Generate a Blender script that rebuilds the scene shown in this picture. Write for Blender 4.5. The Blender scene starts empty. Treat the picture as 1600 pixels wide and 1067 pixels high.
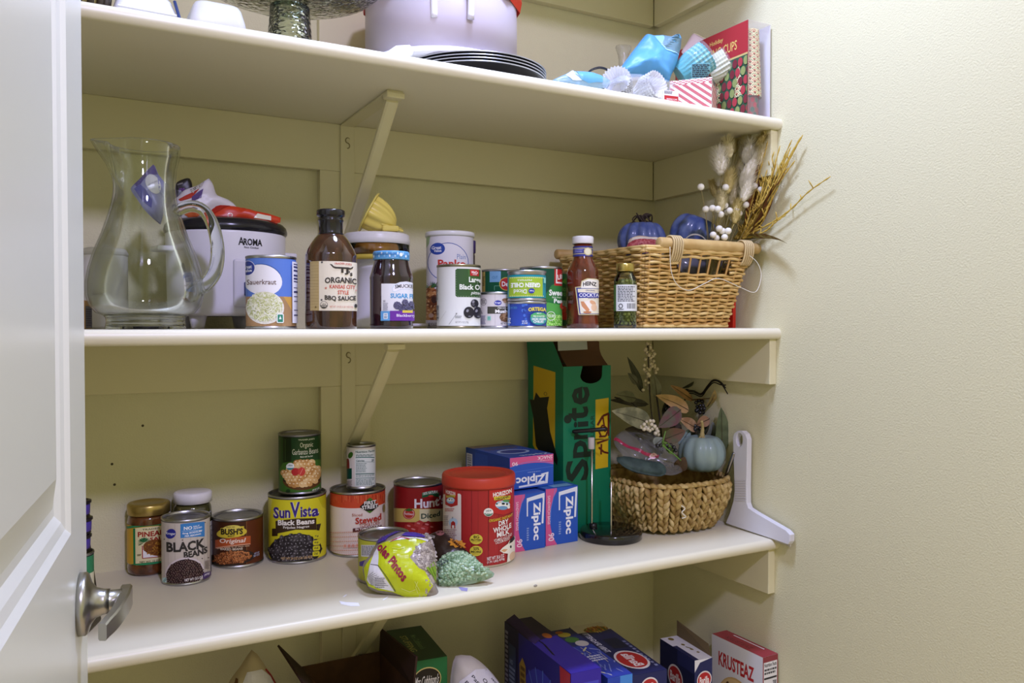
import bpy, bmesh, math, random
from math import sin, cos, pi, atan2, asin, sqrt, atan, radians
from mathutils import Vector, Matrix, noise

random.seed(7)
SC = bpy.context.scene
COL = SC.collection

# ------------------------------------------------------------------ camera
FPX, YAW, PITCH = 1272.0, 0.4988, -0.0195
CX, CY = -1.2272, -1.5443
Fv = Vector((sin(YAW)*cos(PITCH), cos(YAW)*cos(PITCH), sin(PITCH)))
Rv = Vector((cos(YAW), -sin(YAW), 0))
Uv = Rv.cross(Fv)
cam = bpy.data.cameras.new('camera')
cam.sensor_width = 36.0
cam.lens = FPX/1600*36.0
cam.clip_start = 0.02
camo = bpy.data.objects.new('camera', cam)
COL.objects.link(camo)
camo.matrix_world = Matrix(((Rv.x, Uv.x, -Fv.x, CX), (Rv.y, Uv.y, -Fv.y, CY), (Rv.z, Uv.z, -Fv.z, 0), (0, 0, 0, 1)))
SC.camera = camo

# ------------------------------------------------------------------ world, lights, exposure
w = bpy.data.worlds.new('world')
SC.world = w
w.use_nodes = True
w.node_tree.nodes['Background'].inputs[0].default_value = (1.0, 0.93, 0.46, 1)
w.node_tree.nodes['Background'].inputs[1].default_value = 0.55
SC.view_settings.view_transform = 'Standard'
SC.view_settings.look = 'None'
SC.view_settings.gamma = 1
SC.view_settings.use_curve_mapping = False
SC.view_settings.exposure = 0.12
SC.cycles.use_denoising = True
SC.cycles.max_bounces = 14
SC.cycles.transparent_max_bounces = 16
SC.cycles.caustics_reflective = False
SC.cycles.caustics_refractive = False

def area(name, loc, target, size, energy, color, shape='DISK'):
    l = bpy.data.lights.new(name, 'AREA')
    l.shape = shape
    l.size = size
    l.energy = energy
    l.color = color
    o = bpy.data.objects.new(name, l)
    COL.objects.link(o)
    o.location = loc
    d = Vector(target) - Vector(loc)
    o.rotation_euler = d.to_track_quat('-Z', 'Y').to_euler()
    return o

CEIL, FLOOR = 1.22, -1.22
area('pantry_ceiling_lamp', (-0.62, -0.60, 1.165), (-0.62, -0.60, 0), 0.24, 12.6, (0.79, 0.94, 1.58))
area('hall_ceiling_lamp', (-1.02, -2.55, 1.50), (-0.6, 0, -0.1), 0.20, 26.0, (0.90, 0.84, 1.45))

# ------------------------------------------------------------------ where a pixel's ray meets a plane of the place
Z1, Z2, Z3 = 0.4049, -0.0051, -0.4199       # tops of the three shelves in view
Z0, Z4 = 0.811, -0.835                       # tops of the shelf above and the shelf below
TH, DEP, CLT, CLH = 0.0213, 0.395, 0.018, 0.0896
CAM = Vector((CX, CY, 0))

def ray(x, y): return Fv + Rv*((x-800)/FPX) + Uv*((533.5-y)/FPX)
def onZ(x, y, z):
    v = ray(x, y); return CAM + v*(z/v.z)
def onY(x, y, Y):
    v = ray(x, y); return CAM + v*((Y-CY)/v.y)
def onX(x, y, X):
    v = ray(x, y); return CAM + v*((X-CX)/v.x)
def plan(x0, x1, D=None, Y=None):
    """centre and radius of an upright round thing seen between two columns: its diameter or its distance from the wall is known"""
    a0, a1 = atan((x0-800)/FPX), atan((x1-800)/FPX)
    h, am = (a1-a0)/2, (a0+a1)/2 + YAW
    if D is not None: dist = D/2/sin(h)
    else: dist = (Y-CY)/cos(am)
    return CX+sin(am)*dist, CY+cos(am)*dist, dist*sin(h)
def on_shelf(x0, x1, yb, z):
    """centre and radius of an upright round thing standing on a shelf, from its side columns and the row of its nearest base point"""
    q = onZ((x0+x1)/2, yb, z)
    d = Vector((q.x-CX, q.y-CY)); L = d.length; d.normalize()
    h = (atan((x1-800)/FPX)-atan((x0-800)/FPX))/2
    dist = L/(1-sin(h)); r = dist*sin(h)
    return CX+d.x*dist, CY+d.y*dist, r
def face_cam(x, y, extra=0.0): return atan2(CX-x, -(CY-y)) + radians(extra)
def depth_z(x, y, ypx):
    """height above the camera plane of row ypx at plan point x, y"""
    d = Vector((x-CX, y-CY, 0)); t = d.dot(Vector((Fv.x, Fv.y, 0)))
    s = (533.5-ypx)/FPX
    # solve (z*Uz + t*Uxy)/(t + z*Fz) = s
    uxy = d.x*Uv.x + d.y*Uv.y
    return (s*t-uxy)/(Uv.z-s*Fv.z)

# ------------------------------------------------------------------ materials
_M = {}
def lin(c): return c/12.92 if c <= 0.04045 else ((c+0.055)/1.055)**2.4
def rgb(h):
    h = h.lstrip('#')
    if len(h) == 3: h = ''.join(c*2 for c in h)
    return tuple(lin(int(h[i:i+2], 16)/255) for i in (0, 2, 4))
def M(h, r=0.5, m=0.0, tr=0.0, ior=1.45, coat=0.0, alpha=1.0, spec=0.4, sub=0.0, bump=None, var=None):
    key = (h, r, m, tr, ior, coat, alpha, spec, sub, bump, var)
    if key in _M: return _M[key]
    mt = bpy.data.materials.new('m_'+h.lstrip('#'))
    mt.use_nodes = True
    nt = mt.node_tree; b = nt.nodes['Principled BSDF']; I = b.inputs
    I['Base Color'].default_value = (*rgb(h), 1)
    I['Roughness'].default_value = r; I['Metallic'].default_value = m
    I['Transmission Weight'].default_value = tr; I['IOR'].default_value = ior
    I['Coat Weight'].default_value = coat; I['Coat Roughness'].default_value = 0.08
    I['Alpha'].default_value = alpha; I['Specular IOR Level'].default_value = spec
    if sub: 
        I['Subsurface Weight'].default_value = sub; I['Subsurface Radius'].default_value = (0.01, 0.008, 0.006); I['Subsurface Scale'].default_value = 0.3
    tc = None
    if bump or var:
        tc = nt.nodes.new('ShaderNodeTexCoord')
    if bump:      # (scale, strength, distance, detail)
        n = nt.nodes.new('ShaderNodeTexNoise'); n.inputs['Scale'].default_value = bump[0]; n.inputs['Detail'].default_value = bump[3]
        bp = nt.nodes.new('ShaderNodeBump'); bp.inputs['Strength'].default_value = bump[1]; bp.inputs['Distance'].default_value = bump[2]
        nt.links.new(tc.outputs['Object'], n.inputs['Vector']); nt.links.new(n.outputs['Fac'], bp.inputs['Height']); nt.links.new(bp.outputs['Normal'], I['Normal'])
    if var:       # (second colour, scale, stretch along z)
        n = nt.nodes.new('ShaderNodeTexNoise'); n.inputs['Scale'].default_value = var[1]; n.inputs['Detail'].default_value = 3
        mp = nt.nodes.new('ShaderNodeMapping'); mp.inputs['Scale'].default_value = (1, 1, var[2])
        rp = nt.nodes.new('ShaderNodeValToRGB'); rp.color_ramp.elements[0].position = 0.38; rp.color_ramp.elements[1].position = 0.62
        rp.color_ramp.elements[0].color = (*rgb(h), 1); rp.color_ramp.elements[1].color = (*rgb(var[0]), 1)
        nt.links.new(tc.outputs['Object'], mp.inputs['Vector']); nt.links.new(mp.outputs['Vector'], n.inputs['Vector'])
        nt.links.new(n.outputs['Fac'], rp.inputs['Fac']); nt.links.new(rp.outputs['Color'], I['Base Color'])
    _M[key] = mt
    return mt
def glass(h='#ffffff', r=0.0, ior=1.48): return M(h, r, 0, 1.0, ior)
def thin(name, body='#f7faf8', edge='#7d867f', gl=1.0, rough=0.0, dens=1.0, pw=2.4):
    """thin clear glass or film: mostly see-through, more colour and more mirror towards its edges"""
    k = ('thin', name)
    if k in _M: return _M[k]
    mt = bpy.data.materials.new('m_'+name); mt.use_nodes = True; nt = mt.node_tree; nt.nodes.clear()
    out = nt.nodes.new('ShaderNodeOutputMaterial'); mx = nt.nodes.new('ShaderNodeMixShader'); tb = nt.nodes.new('ShaderNodeBsdfTransparent'); g = nt.nodes.new('ShaderNodeBsdfGlossy')
    g.inputs['Roughness'].default_value = rough; g.inputs['Color'].default_value = (1, 1, 1, 1)
    fr = nt.nodes.new('ShaderNodeFresnel'); fr.inputs['IOR'].default_value = 1.45
    mu = nt.nodes.new('ShaderNodeMath'); mu.operation = 'MULTIPLY'; mu.inputs[1].default_value = gl; mu.use_clamp = True
    lw = nt.nodes.new('ShaderNodeLayerWeight'); lw.inputs['Blend'].default_value = 0.5
    pw_ = nt.nodes.new('ShaderNodeMath'); pw_.operation = 'POWER'; pw_.inputs[1].default_value = pw
    mc = nt.nodes.new('ShaderNodeMixRGB'); mc.inputs[1].default_value = (*rgb(body), 1); mc.inputs[2].default_value = (*rgb(edge), 1)
    nt.links.new(lw.outputs['Facing'], pw_.inputs[0]); nt.links.new(pw_.outputs[0], mc.inputs[0]); nt.links.new(mc.outputs[0], tb.inputs['Color'])
    nt.links.new(fr.outputs[0], mu.inputs[0]); nt.links.new(mu.outputs[0], mx.inputs[0]); nt.links.new(tb.outputs[0], mx.inputs[1]); nt.links.new(g.outputs[0], mx.inputs[2]); nt.links.new(mx.outputs[0], out.inputs['Surface'])
    _M[k] = mt; return mt
def film(name, col, cover=0.35, rough=0.25, spec=0.6):
    """milky or tinted plastic film: part see-through, part coloured skin"""
    k = ('film', name)
    if k in _M: return _M[k]
    mt = bpy.data.materials.new('m_'+name); mt.use_nodes = True; b = mt.node_tree.nodes['Principled BSDF'].inputs
    b['Base Color'].default_value = (*rgb(col), 1); b['Roughness'].default_value = rough; b['Alpha'].default_value = cover; b['Specular IOR Level'].default_value = spec
    _M[k] = mt; return mt
STEEL = M('#c4c4c8', 0.28, 1.0)
TIN = M('#b8b8bc', 0.33, 1.0)
TIN_D = M('#8d8d92', 0.35, 1.0)

# ------------------------------------------------------------------ mesh building
def link(name, me, parent=None):
    o = bpy.data.objects.new(name, me)
    COL.objects.link(o)
    if parent: o.parent = parent
    return o
class MB:
    def __init__(s): s.v, s.f, s.m, s.s, s.mats = [], [], [], [], []
    def mi(s, mat):
        if mat not in s.mats: s.mats.append(mat)
        return s.mats.index(mat)
    def add(s, vf, mat, smooth=False):
        vs, fs = vf; n = len(s.v); k = s.mi(mat)
        s.v += [tuple(p) for p in vs]
        for f in fs: s.f.append([i+n for i in f]); s.m.append(k); s.s.append(smooth)
        return s
    def build(s, name, parent=None, recalc=True, auto=None):
        me = bpy.data.meshes.new(name)
        me.from_pydata(s.v, [], s.f)
        for mt in s.mats: me.materials.append(mt)
        me.polygons.foreach_set('material_index', s.m)
        me.polygons.foreach_set('use_smooth', s.s)
        if recalc:
            bm = bmesh.new(); bm.from_mesh(me); bmesh.ops.recalc_face_normals(bm, faces=bm.faces); bm.to_mesh(me); bm.free()
        me.update()
        return link(name, me, parent)
def one(name, vf, mat, parent=None, smooth=False): return MB().add(vf, mat, smooth).build(name, parent)
def tr(vf, loc=(0, 0, 0), rz=0, rx=0, ry=0, sc=(1, 1, 1)):
    m = Matrix.Translation(loc) @ Matrix.Rotation(rz, 4, 'Z') @ Matrix.Rotation(ry, 4, 'Y') @ Matrix.Rotation(rx, 4, 'X') @ Matrix.Diagonal((*sc, 1))
    return [tuple(m @ Vector(p)) for p in vf[0]], vf[1]
def lathe(pr, n=48, a0=0, a1=2*pi):
    """profile of (r, z), turned about z"""
    full = abs(a1-a0-2*pi) < 1e-6
    vs, fs, rings = [], [], []
    for r, z in pr:
        if r < 1e-7 and full: rings.append([len(vs)]); vs.append((0, 0, z))
        else:
            k = n if full else n+1
            rings.append(list(range(len(vs), len(vs)+k)))
            for i in range(k):
                a = a0+(a1-a0)*i/n; vs.append((r*cos(a), r*sin(a), z))
    for A, B in zip(rings, rings[1:]):
        if len(A) == 1 and len(B) == 1: continue
        for i in range(n):
            j = (i+1) % n if full else i+1
            if len(A) == 1: fs.append([A[0], B[j], B[i]])
            elif len(B) == 1: fs.append([A[i], A[j], B[0]])
            else: fs.append([A[i], A[j], B[j], B[i]])
    return vs, fs
def box(x0, x1, y0, y1, z0, z1, bev=0.0, seg=2):
    vs = [(x, y, z) for z in (z0, z1) for y in (y0, y1) for x in (x0, x1)]
    fs = [[0, 2, 3, 1], [4, 5, 7, 6], [0, 1, 5, 4], [2, 6, 7, 3], [0, 4, 6, 2], [1, 3, 7, 5]]
    if bev <= 0: return vs, fs
    bm = bmesh.new(); b = [bm.verts.new(v) for v in vs]
    for f in fs: bm.faces.new([b[i] for i in f])
    bmesh.ops.bevel(bm, geom=bm.edges[:], offset=bev, segments=seg, affect='EDGES', profile=0.5)
    bm.verts.index_update()
    r = [tuple(v.co) for v in bm.verts], [[v.index for v in f.verts] for f in bm.faces]
    bm.free(); return r
def tube(pts, r, n=8, caps=True, flat=1.0):
    pts = [Vector(p) for p in pts]; N = len(pts)
    rs = r if isinstance(r, (list, tuple)) else [r]*N
    vs, fs = [], []
    up = None
    for i, p in enumerate(pts):
        t = (pts[min(i+1, N-1)]-pts[max(i-1, 0)])
        if t.length < 1e-9: t = Vector((0, 0, 1))
        t.normalize()
        if up is None:
            up = Vector((0, 0, 1)) if abs(t.z) < 0.9 else Vector((1, 0, 0))
        sd = t.cross(up)
        if sd.length < 1e-6: sd = t.orthogonal()
        sd.normalize(); up = sd.cross(t).normalized()
        for k in range(n):
            a = 2*pi*k/n
            q = p + sd*(cos(a)*rs[i]) + up*(sin(a)*rs[i]*flat); vs.append(tuple(q))
    for i in range(N-1):
        for k in range(n):
            j = (k+1) % n; fs.append([i*n+k, i*n+j, (i+1)*n+j, (i+1)*n+k])
    if caps: fs.append(list(range(n))[::-1]); fs.append([(N-1)*n+k for k in range(n)])
    return vs, fs
def prism(poly, z0, z1):
    n = len(poly)
    vs = [(x, y, z0) for x, y in poly]+[(x, y, z1) for x, y in poly]
    return vs, [list(range(n))[::-1], list(range(n, 2*n))]+[[i, (i+1) % n, n+(i+1) % n, n+i] for i in range(n)]
def ball(rx, ry=None, rz=None, nu=16, nv=10):
    ry = ry or rx; rz = rz or rx
    pr = [(sin(pi*i/nv), -cos(pi*i/nv)) for i in range(nv+1)]
    pr[0] = (0, -1); pr[-1] = (0, 1)
    v, f = lathe(pr, nu)
    return [(x*rx, y*ry, z*rz) for x, y, z in v], f
def spline(pts, n=8):
    """smooth path through the points"""
    P = [Vector(p) for p in pts]; out = []
    for i in range(len(P)-1):
        a, b, c, d = P[max(i-1, 0)], P[i], P[i+1], P[min(i+2, len(P)-1)]
        for k in range(n):
            t = k/n
            out.append(0.5*((2*b)+(c-a)*t+(2*a-5*b+4*c-d)*t*t+(3*b-a-3*c+d)*t**3))
    out.append(P[-1]); return out
def grid(fn, nu, nv, closed_u=False):
    vs = [tuple(fn(i/(nu if closed_u else nu-1), j/(nv-1))) for j in range(nv) for i in range(nu)]
    fs = []
    for j in range(nv-1):
        for i in range(nu if closed_u else nu-1):
            k = (i+1) % nu
            fs.append([j*nu+i, j*nu+k, (j+1)*nu+k, (j+1)*nu+i])
    return vs, fs
def pillow(W, H, T, nu=28, nv=28, crump=0.0, seed=0, flat_edge=0.06, sc=18.0, px=0.5):
    """a filled pouch lying in the xz plane: width W, height H, thickness T, flat sealed rim, crumpled skin"""
    def half(sg):
        def fn(s, t):
            x, z = (s-0.5)*W, t*H
            e = max(0.0, min(1, min(s, 1-s)/0.5)); g = max(0.0, min(1, min(t, 1-t)/0.5))
            k = (max(0, (e-flat_edge)/(1-flat_edge))*max(0, (g-flat_edge)/(1-flat_edge)))**px
            nz = noise.noise(Vector((x*sc+seed, z*sc, sg*3.1)))+0.5*noise.noise(Vector((x*sc*2.7+seed, z*sc*2.7, sg*5.1)))
            y = sg*(T/2*k) + crump*nz*(0.25+k) + 0.0004*sg
            return (x+crump*0.7*noise.noise(Vector((z*sc, seed, 1)))*(1-k), y, z+crump*0.7*noise.noise(Vector((x*sc, seed, 9)))*(1-k))
        return fn
    a = grid(half(-1), nu, nv); b = grid(half(1), nu, nv)
    n = len(a[0])
    return a[0]+b[0], a[1]+[[i+n for i in f[::-1]] for f in b[1]]

# ------------------------------------------------------------------ things
def thing(name, label, cat, loc=(0, 0, 0), rz=0, group=None):
    o = bpy.data.objects.new(name, None)
    o.empty_display_size = 0.02
    COL.objects.link(o)
    o.location = loc; o.rotation_euler = (0, 0, rz)
    return tag(o, label, cat, group)
def tag(o, label, cat, group=None):
    o['label'] = label; o['category'] = cat
    if group: o['group'] = group
    return o
def struct(o):
    o['kind'] = 'structure'; return o

# ------------------------------------------------------------------ printed artwork: thin inked layers laid on a can, a bottle or a face
_G = {}
def glyphs(txt, bold=0.0, space=1.0):
    k = (txt, bold, space)
    if k in _G: return _G[k]
    cu = bpy.data.curves.new('t', 'FONT'); cu.body = txt; cu.size = 1.0; cu.resolution_u = 2; cu.offset = bold*0.65; cu.space_character = space
    o = bpy.data.objects.new('t', cu)
    me = bpy.data.meshes.new_from_object(o)
    V = [(v.co.x, v.co.y) for v in me.vertices]; P = [list(p.vertices) for p in me.polygons]
    bpy.data.objects.remove(o); bpy.data.curves.remove(cu); bpy.data.meshes.remove(me)
    if V:
        x0, x1 = min(v[0] for v in V), max(v[0] for v in V); y0, y1 = min(v[1] for v in V), max(v[1] for v in V)
        V = [((x-x0)/max(1e-6, x1-x0), (y-y0)/max(1e-6, y1-y0)) for x, y in V]
    _G[k] = (V, P); return _G[k]
def cut(poly, axis, g):
    """split a convex polygon on the lines k*g of an axis"""
    lo = min(p[axis] for p in poly); hi = max(p[axis] for p in poly)
    k = math.floor(lo/g)+1; out = []; cur = poly
    while k*g < hi-1e-9 and len(cur) >= 3:
        c = k*g; A, B = [], []
        for i in range(len(cur)):
            p, q = cur[i], cur[(i+1) % len(cur)]
            if p[axis] <= c: A.append(p)
            if p[axis] >= c: B.append(p)
            if (p[axis]-c)*(q[axis]-c) < 0:
                t = (c-p[axis])/(q[axis]-p[axis]); m = (p[0]+(q[0]-p[0])*t, p[1]+(q[1]-p[1])*t); A.append(m); B.append(m)
        if len(A) >= 3: out.append(A)
        cur = B; k += 1
    if len(cur) >= 3: out.append(cur)
    return out
def homog(src, dst):
    """projective map taking the 4 src points to the 4 dst points"""
    import numpy as np
    A, b = [], []
    for (x, y), (u, v) in zip(src, dst):
        A.append([x, y, 1, 0, 0, 0, -u*x, -u*y]); b.append(u); A.append([0, 0, 0, x, y, 1, -v*x, -v*y]); b.append(v)
    h = np.linalg.solve(np.array(A, float), np.array(b, float))
    return lambda x, y: ((h[0]*x+h[1]*y+h[2])/(h[6]*x+h[7]*y+1), (h[3]*x+h[4]*y+h[5])/(h[6]*x+h[7]*y+1))
class Lab:
    STEP = 0.00003
    def __init__(s, surf, gu=None, gv=None, base=0.00025, rough=0.42):
        s.surf, s.gu, s.gv, s.off, s.rough = surf, gu, gv, base, rough
        s.mb = MB(); s.conv = lambda x, y: (x, y); s.lin = True; s.lim = None
    # --- frames: crop coordinates -> label coordinates (metres)
    def cyl(s, R, x0, x1, yt, yb, v0, v1, bow=0.0):
        xc, hw = (x0+x1)/2, (x1-x0)/2
        def cv(x, y):
            X = (x-xc)/hw*0.985
            u = R*asin(X) if abs(X) <= 0.98 else R*(asin(0.98)+(abs(X)-0.98)*2.2)*(1 if X > 0 else -1)
            y += bow*(1-sqrt(max(0, 1-X*X)))
            return u, v0+(yb-y)/(yb-yt)*(v1-v0)
        s.conv = cv; s.lin = False; return s
    def flat(s, x0, x1, yt, yb, W, H):
        s.conv = lambda x, y: ((x-x0)/(x1-x0)*W, (yb-y)/(yb-yt)*H); s.lin = True; return s
    def quad(s, bl, br, tr_, tl, W, H):
        s.conv = homog([bl, br, tr_, tl], [(0, 0), (W, 0), (W, H), (0, H)]); s.lin = False; return s
    # --- raw
    def _put(s, polys, col, mat=None):
        mt = mat or M(col, s.rough, spec=0.35)
        for p in polys:
            if s.lim:
                u0, u1, v0, v1 = s.lim
                p = clip(p, 0, u0, 1); p = clip(p, 0, u1, -1); p = clip(p, 1, v0, 1); p = clip(p, 1, v1, -1)
                if len(p) < 3: continue
            ps = cut(p, 0, s.gu) if s.gu else [p]
            if s.gv: ps = [q for z in ps for q in cut(z, 1, s.gv)]
            for q in ps:
                s.mb.add(([s.surf(u, v, s.off) for u, v in q], [list(range(len(q)))]), mt)
    def _px(s, poly, col, mat=None):
        if not s.lin:
            d = []
            for i in range(len(poly)):
                a, b = poly[i], poly[(i+1) % len(poly)]
                n = max(1, min(12, int(math.hypot(b[0]-a[0], b[1]-a[1])/14)))
                d += [(a[0]+(b[0]-a[0])*k/n, a[1]+(b[1]-a[1])*k/n) for k in range(n)]
            poly = d
        q = [s.conv(x, y) for x, y in poly]
        tri = tess(q)
        s._put(tri, col, mat)
    def up(s, k=1.0): s.off += s.STEP*k
    # --- drawing, all in crop coordinates
    def full(s, u0, u1, v0, v1, col, mat=None):
        if s.lim is None: s.lim = (u0, u1, v0, v1)
        s._put([[(u0, v0), (u1, v0), (u1, v1), (u0, v1)]], col, mat); s.up()
    def rect(s, x0, y0, x1, y1, col): s._px([(x0, y1), (x1, y1), (x1, y0), (x0, y0)], col); s.up()
    def poly(s, pts, col): s._px(pts, col); s.up()
    def rrect(s, x0, y0, x1, y1, r, col):
        p = []
        for cx, cy, a in ((x1-r, y1-r, 0), (x0+r, y1-r, 90), (x0+r, y0+r, 180), (x1-r, y0+r, 270)):
            p += [(cx+r*cos(radians(a+t)), cy+r*sin(radians(a+t))) for t in (0, 22, 45, 68, 90)]
        s._px(p, col); s.up()
    def ell(s, cx, cy, rx, ry, col, rot=0, n=28, a0=0, a1=360, up=1.0):
        c, d = cos(radians(rot)), sin(radians(rot)); p = []
        m = n if a1-a0 >= 360 else n+1
        for i in range(m):
            a = radians(a0+(a1-a0)*i/n); x, y = rx*cos(a), ry*sin(a)
            p.append((cx+x*c-y*d, cy+x*d+y*c))
        s._px(p, col); s.up(up)
    def ring(s, cx, cy, rx, ry, wd, col, a0=0, a1=360, n=36):
        for i in range(n):
            a, b = radians(a0+(a1-a0)*i/n), radians(a0+(a1-a0)*(i+1)/n)
            s._px([(cx+rx*cos(a), cy+ry*sin(a)), (cx+rx*cos(b), cy+ry*sin(b)), (cx+(rx-wd)*cos(b), cy+(ry-wd)*sin(b)), (cx+(rx-wd)*cos(a), cy+(ry-wd)*sin(a))], col)
        s.up()
    def line(s, pts, wd, col):
        for (x0, y0), (x1, y1) in zip(pts, pts[1:]):
            L = math.hypot(x1-x0, y1-y0) or 1; nx, ny = -(y1-y0)/L*wd/2, (x1-x0)/L*wd/2
            s._px([(x0+nx, y0+ny), (x1+nx, y1+ny), (x1-nx, y1-ny), (x0-nx, y0-ny)], col)
        s.up()
    def T(s, txt, x0, y0, x1, y1, col, bold=0.0, shear=0.0, arc=0.0, rot=0, space=1.0, quad=None, outline=None, ow=0.03):
        """text whose ink fills the box; arc lifts the middle (crop px)"""
        if outline: s.T(txt, x0, y0, x1, y1, outline, bold+ow, shear, arc, rot, space, quad)
        V, P = glyphs(txt, bold, space)
        if not V: return
        if quad:
            bl, br, tr_, tl = quad
            pts = []
            for a, b in V:
                x = (bl[0]*(1-a)+br[0]*a)*(1-b)+(tl[0]*(1-a)+tr_[0]*a)*b; y = (bl[1]*(1-a)+br[1]*a)*(1-b)+(tl[1]*(1-a)+tr_[1]*a)*b
                pts.append(s.conv(x, y))
        else:
            ym = (y0+y1)/2
            u0, u1 = s.conv(x0, ym)[0], s.conv(x1, ym)[0]; v0, v1 = s.conv((x0+x1)/2, y1)[1], s.conv((x0+x1)/2, y0)[1]
            k = (v1-v0)/(y1-y0) if y1 != y0 else 0
            pts = []
            for a, b in V:
                u = (u0+(u1-u0)*a if s.lin else s.conv(x0+(x1-x0)*a, ym)[0]) + shear*(v1-v0)*(b-0.5); v = v0+(v1-v0)*b + arc*k*(1-(2*a-1)**2)
                pts.append((u, v))
            if rot:
                cu, cv_ = (u0+u1)/2, (v0+v1)/2; c, d = cos(radians(rot)), sin(radians(rot))
                pts = [(cu+(u-cu)*c-(v-cv_)*d, cv_+(u-cu)*d+(v-cv_)*c) for u, v in pts]
        s._put([[pts[i] for i in p] for p in P], col); s.up()
    def small(s, x0, y0, x1, y1, rows, col, seed=1, fill=0.9):
        """rows of fine print too small to read"""
        rn = random.Random(seed); h = (y1-y0)/rows
        for i in range(rows):
            x = x0; xe = x0+(x1-x0)*(fill if i % 3 else 1)
            while x < xe:
                wd = (x1-x0)*rn.uniform(0.06, 0.2)
                s._px([(x, y0+i*h+h*0.6), (min(xe, x+wd), y0+i*h+h*0.6), (min(xe, x+wd), y0+i*h), (x, y0+i*h)], col); x += wd+(x1-x0)*0.03
        s.up()
    def pile(s, cx, cy, rx, ry, n, a, b, cols, seed=1, hi=None, top=None, jit=0.25, rot=None):
        """a heap of beans, peas, cubes ... printed inside an ellipse"""
        rn = random.Random(seed); st = []
        cell = math.sqrt(pi*rx*ry/n)
        y = cy-ry
        k = 0
        while y <= cy+ry:
            x = cx-rx + (cell/2 if k % 2 else 0)
            while x <= cx+rx:
                qx, qy = x+rn.uniform(-jit, jit)*cell, y+rn.uniform(-jit, jit)*cell
                if ((qx-cx)/rx)**2+((qy-cy)/ry)**2 <= 1 and (top is None or qy > top(qx)): st.append((qx, qy))
                x += cell
            y += cell*0.88; k += 1
        for qx, qy in st:
            r = rn.uniform(0, 180) if rot is None else rot+rn.uniform(-30, 30)
            f = rn.uniform(0.85, 1.15)
            s.ell(qx, qy, a*f, b*f, rn.choice(cols), r, 10, up=0.12)
            if hi: s.ell(qx-a*0.25, qy-b*0.35, a*0.32, b*0.22, hi, r, 6, up=0.12)
        s.up()
    def barcode(s, x0, y0, x1, y1, seed=1, vertical=False, bg='#f4f4f2'):
        rn = random.Random(seed)
        if bg: s.rect(x0, y0, x1, y1, bg)
        t = 0.04
        while t < 0.95:
            wd = rn.choice((0.015, 0.025, 0.04))
            if vertical: s._px([(x0+(x1-x0)*0.08, y0+(y1-y0)*(t+wd)), (x0+(x1-x0)*0.92, y0+(y1-y0)*(t+wd)), (x0+(x1-x0)*0.92, y0+(y1-y0)*t), (x0+(x1-x0)*0.08, y0+(y1-y0)*t)], '#1a1a1c')
            else: s._px([(x0+(x1-x0)*t, y1-(y1-y0)*0.2), (x0+(x1-x0)*(t+wd), y1-(y1-y0)*0.2), (x0+(x1-x0)*(t+wd), y0+(y1-y0)*0.05), (x0+(x1-x0)*t, y0+(y1-y0)*0.05)], '#1a1a1c')
            t += wd+rn.choice((0.02, 0.03, 0.05))
        s.up()
    def build(s, name, parent): return s.mb.build(name, parent, recalc=False)
def clip(p, ax, c, sg):
    out = []
    for i in range(len(p)):
        a, b = p[i], p[(i+1) % len(p)]
        da, db = (a[ax]-c)*sg, (b[ax]-c)*sg
        if da >= 0: out.append(a)
        if da*db < 0:
            t = da/(da-db); out.append((a[0]+(b[0]-a[0])*t, a[1]+(b[1]-a[1])*t))
    return out
def tess(q):
    """triangles of a simple polygon"""
    n = len(q)
    if n <= 3: return [q]
    from mathutils.geometry import tessellate_polygon
    t = tessellate_polygon([[Vector((x*1000, y*1000, 0)) for x, y in q]])
    out = []
    for a, b, c in t:
        A, B, C_ = q[a], q[b], q[c]
        if (B[0]-A[0])*(C_[1]-A[1])-(B[1]-A[1])*(C_[0]-A[0]) < 0: B, C_ = C_, B
        out.append([A, B, C_])
    return out
def cyl_surf(R):
    Rf = R if callable(R) else (lambda v: R)
    R0 = Rf(0.05)
    def f(u, v, off):
        a = u/R0; r = Rf(v)+off
        return (r*sin(a), -r*cos(a), v)
    return f
def face_surf(o, u, v, n):
    o, u, v, n = Vector(o), Vector(u), Vector(v), Vector(n)
    return lambda a, b, off: tuple(o+u*a+v*b+n*off)
def cyl_lab(R, x0, x1, yt, yb, v0, v1, bow=0.0, **kw):
    R0 = R(0.05) if callable(R) else R
    return Lab(cyl_surf(R), gu=0.0025, **kw).cyl(R0, x0, x1, yt, yb, v0, v1, bow)

def can(name, lb, R, H, x, y, z, rot, tin=None, group=None, lidmat=None):
    """a tin can with beaded rims, a ringed lid and a printed paper label (the label is added by the caller)"""
    t = thing(name, lb, 'can', (x, y, z), rot, group)
    tin = tin or TIN
    one('body', lathe([(0, 0.0025), (R-0.004, 0.0025), (R-0.0015, 0.0002), (R+0.0007, 0.0005), (R+0.0010, 0.0028), (R-0.0006, 0.0045),
        (R-0.0006, H-0.0045), (R+0.0010, H-0.0030), (R+0.0008, H-0.0004), (R-0.0006, H), (R-0.0018, H-0.0010), (R-0.0022, H-0.0040)], 72), tin, t, True)
    one('lid', lathe([(R-0.0022, H-0.0040), (R-0.005, H-0.0044), (R-0.006, H-0.0034), (R-0.009, H-0.0034), (R-0.010, H-0.0042), (R*0.62, H-0.0042), (R*0.58, H-0.0036), (R*0.5, H-0.0042), (0, H-0.0042)], 64), lidmat or TIN_D, t, True)
    return t
def rowH(x, y, R, row, z):
    """height above z of the point nearest the camera, on the cylinder, seen at a row"""
    d = Vector((CX-x, CY-y)).normalized()
    return depth_z(x+d.x*R, y+d.y*R, row)-z
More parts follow.
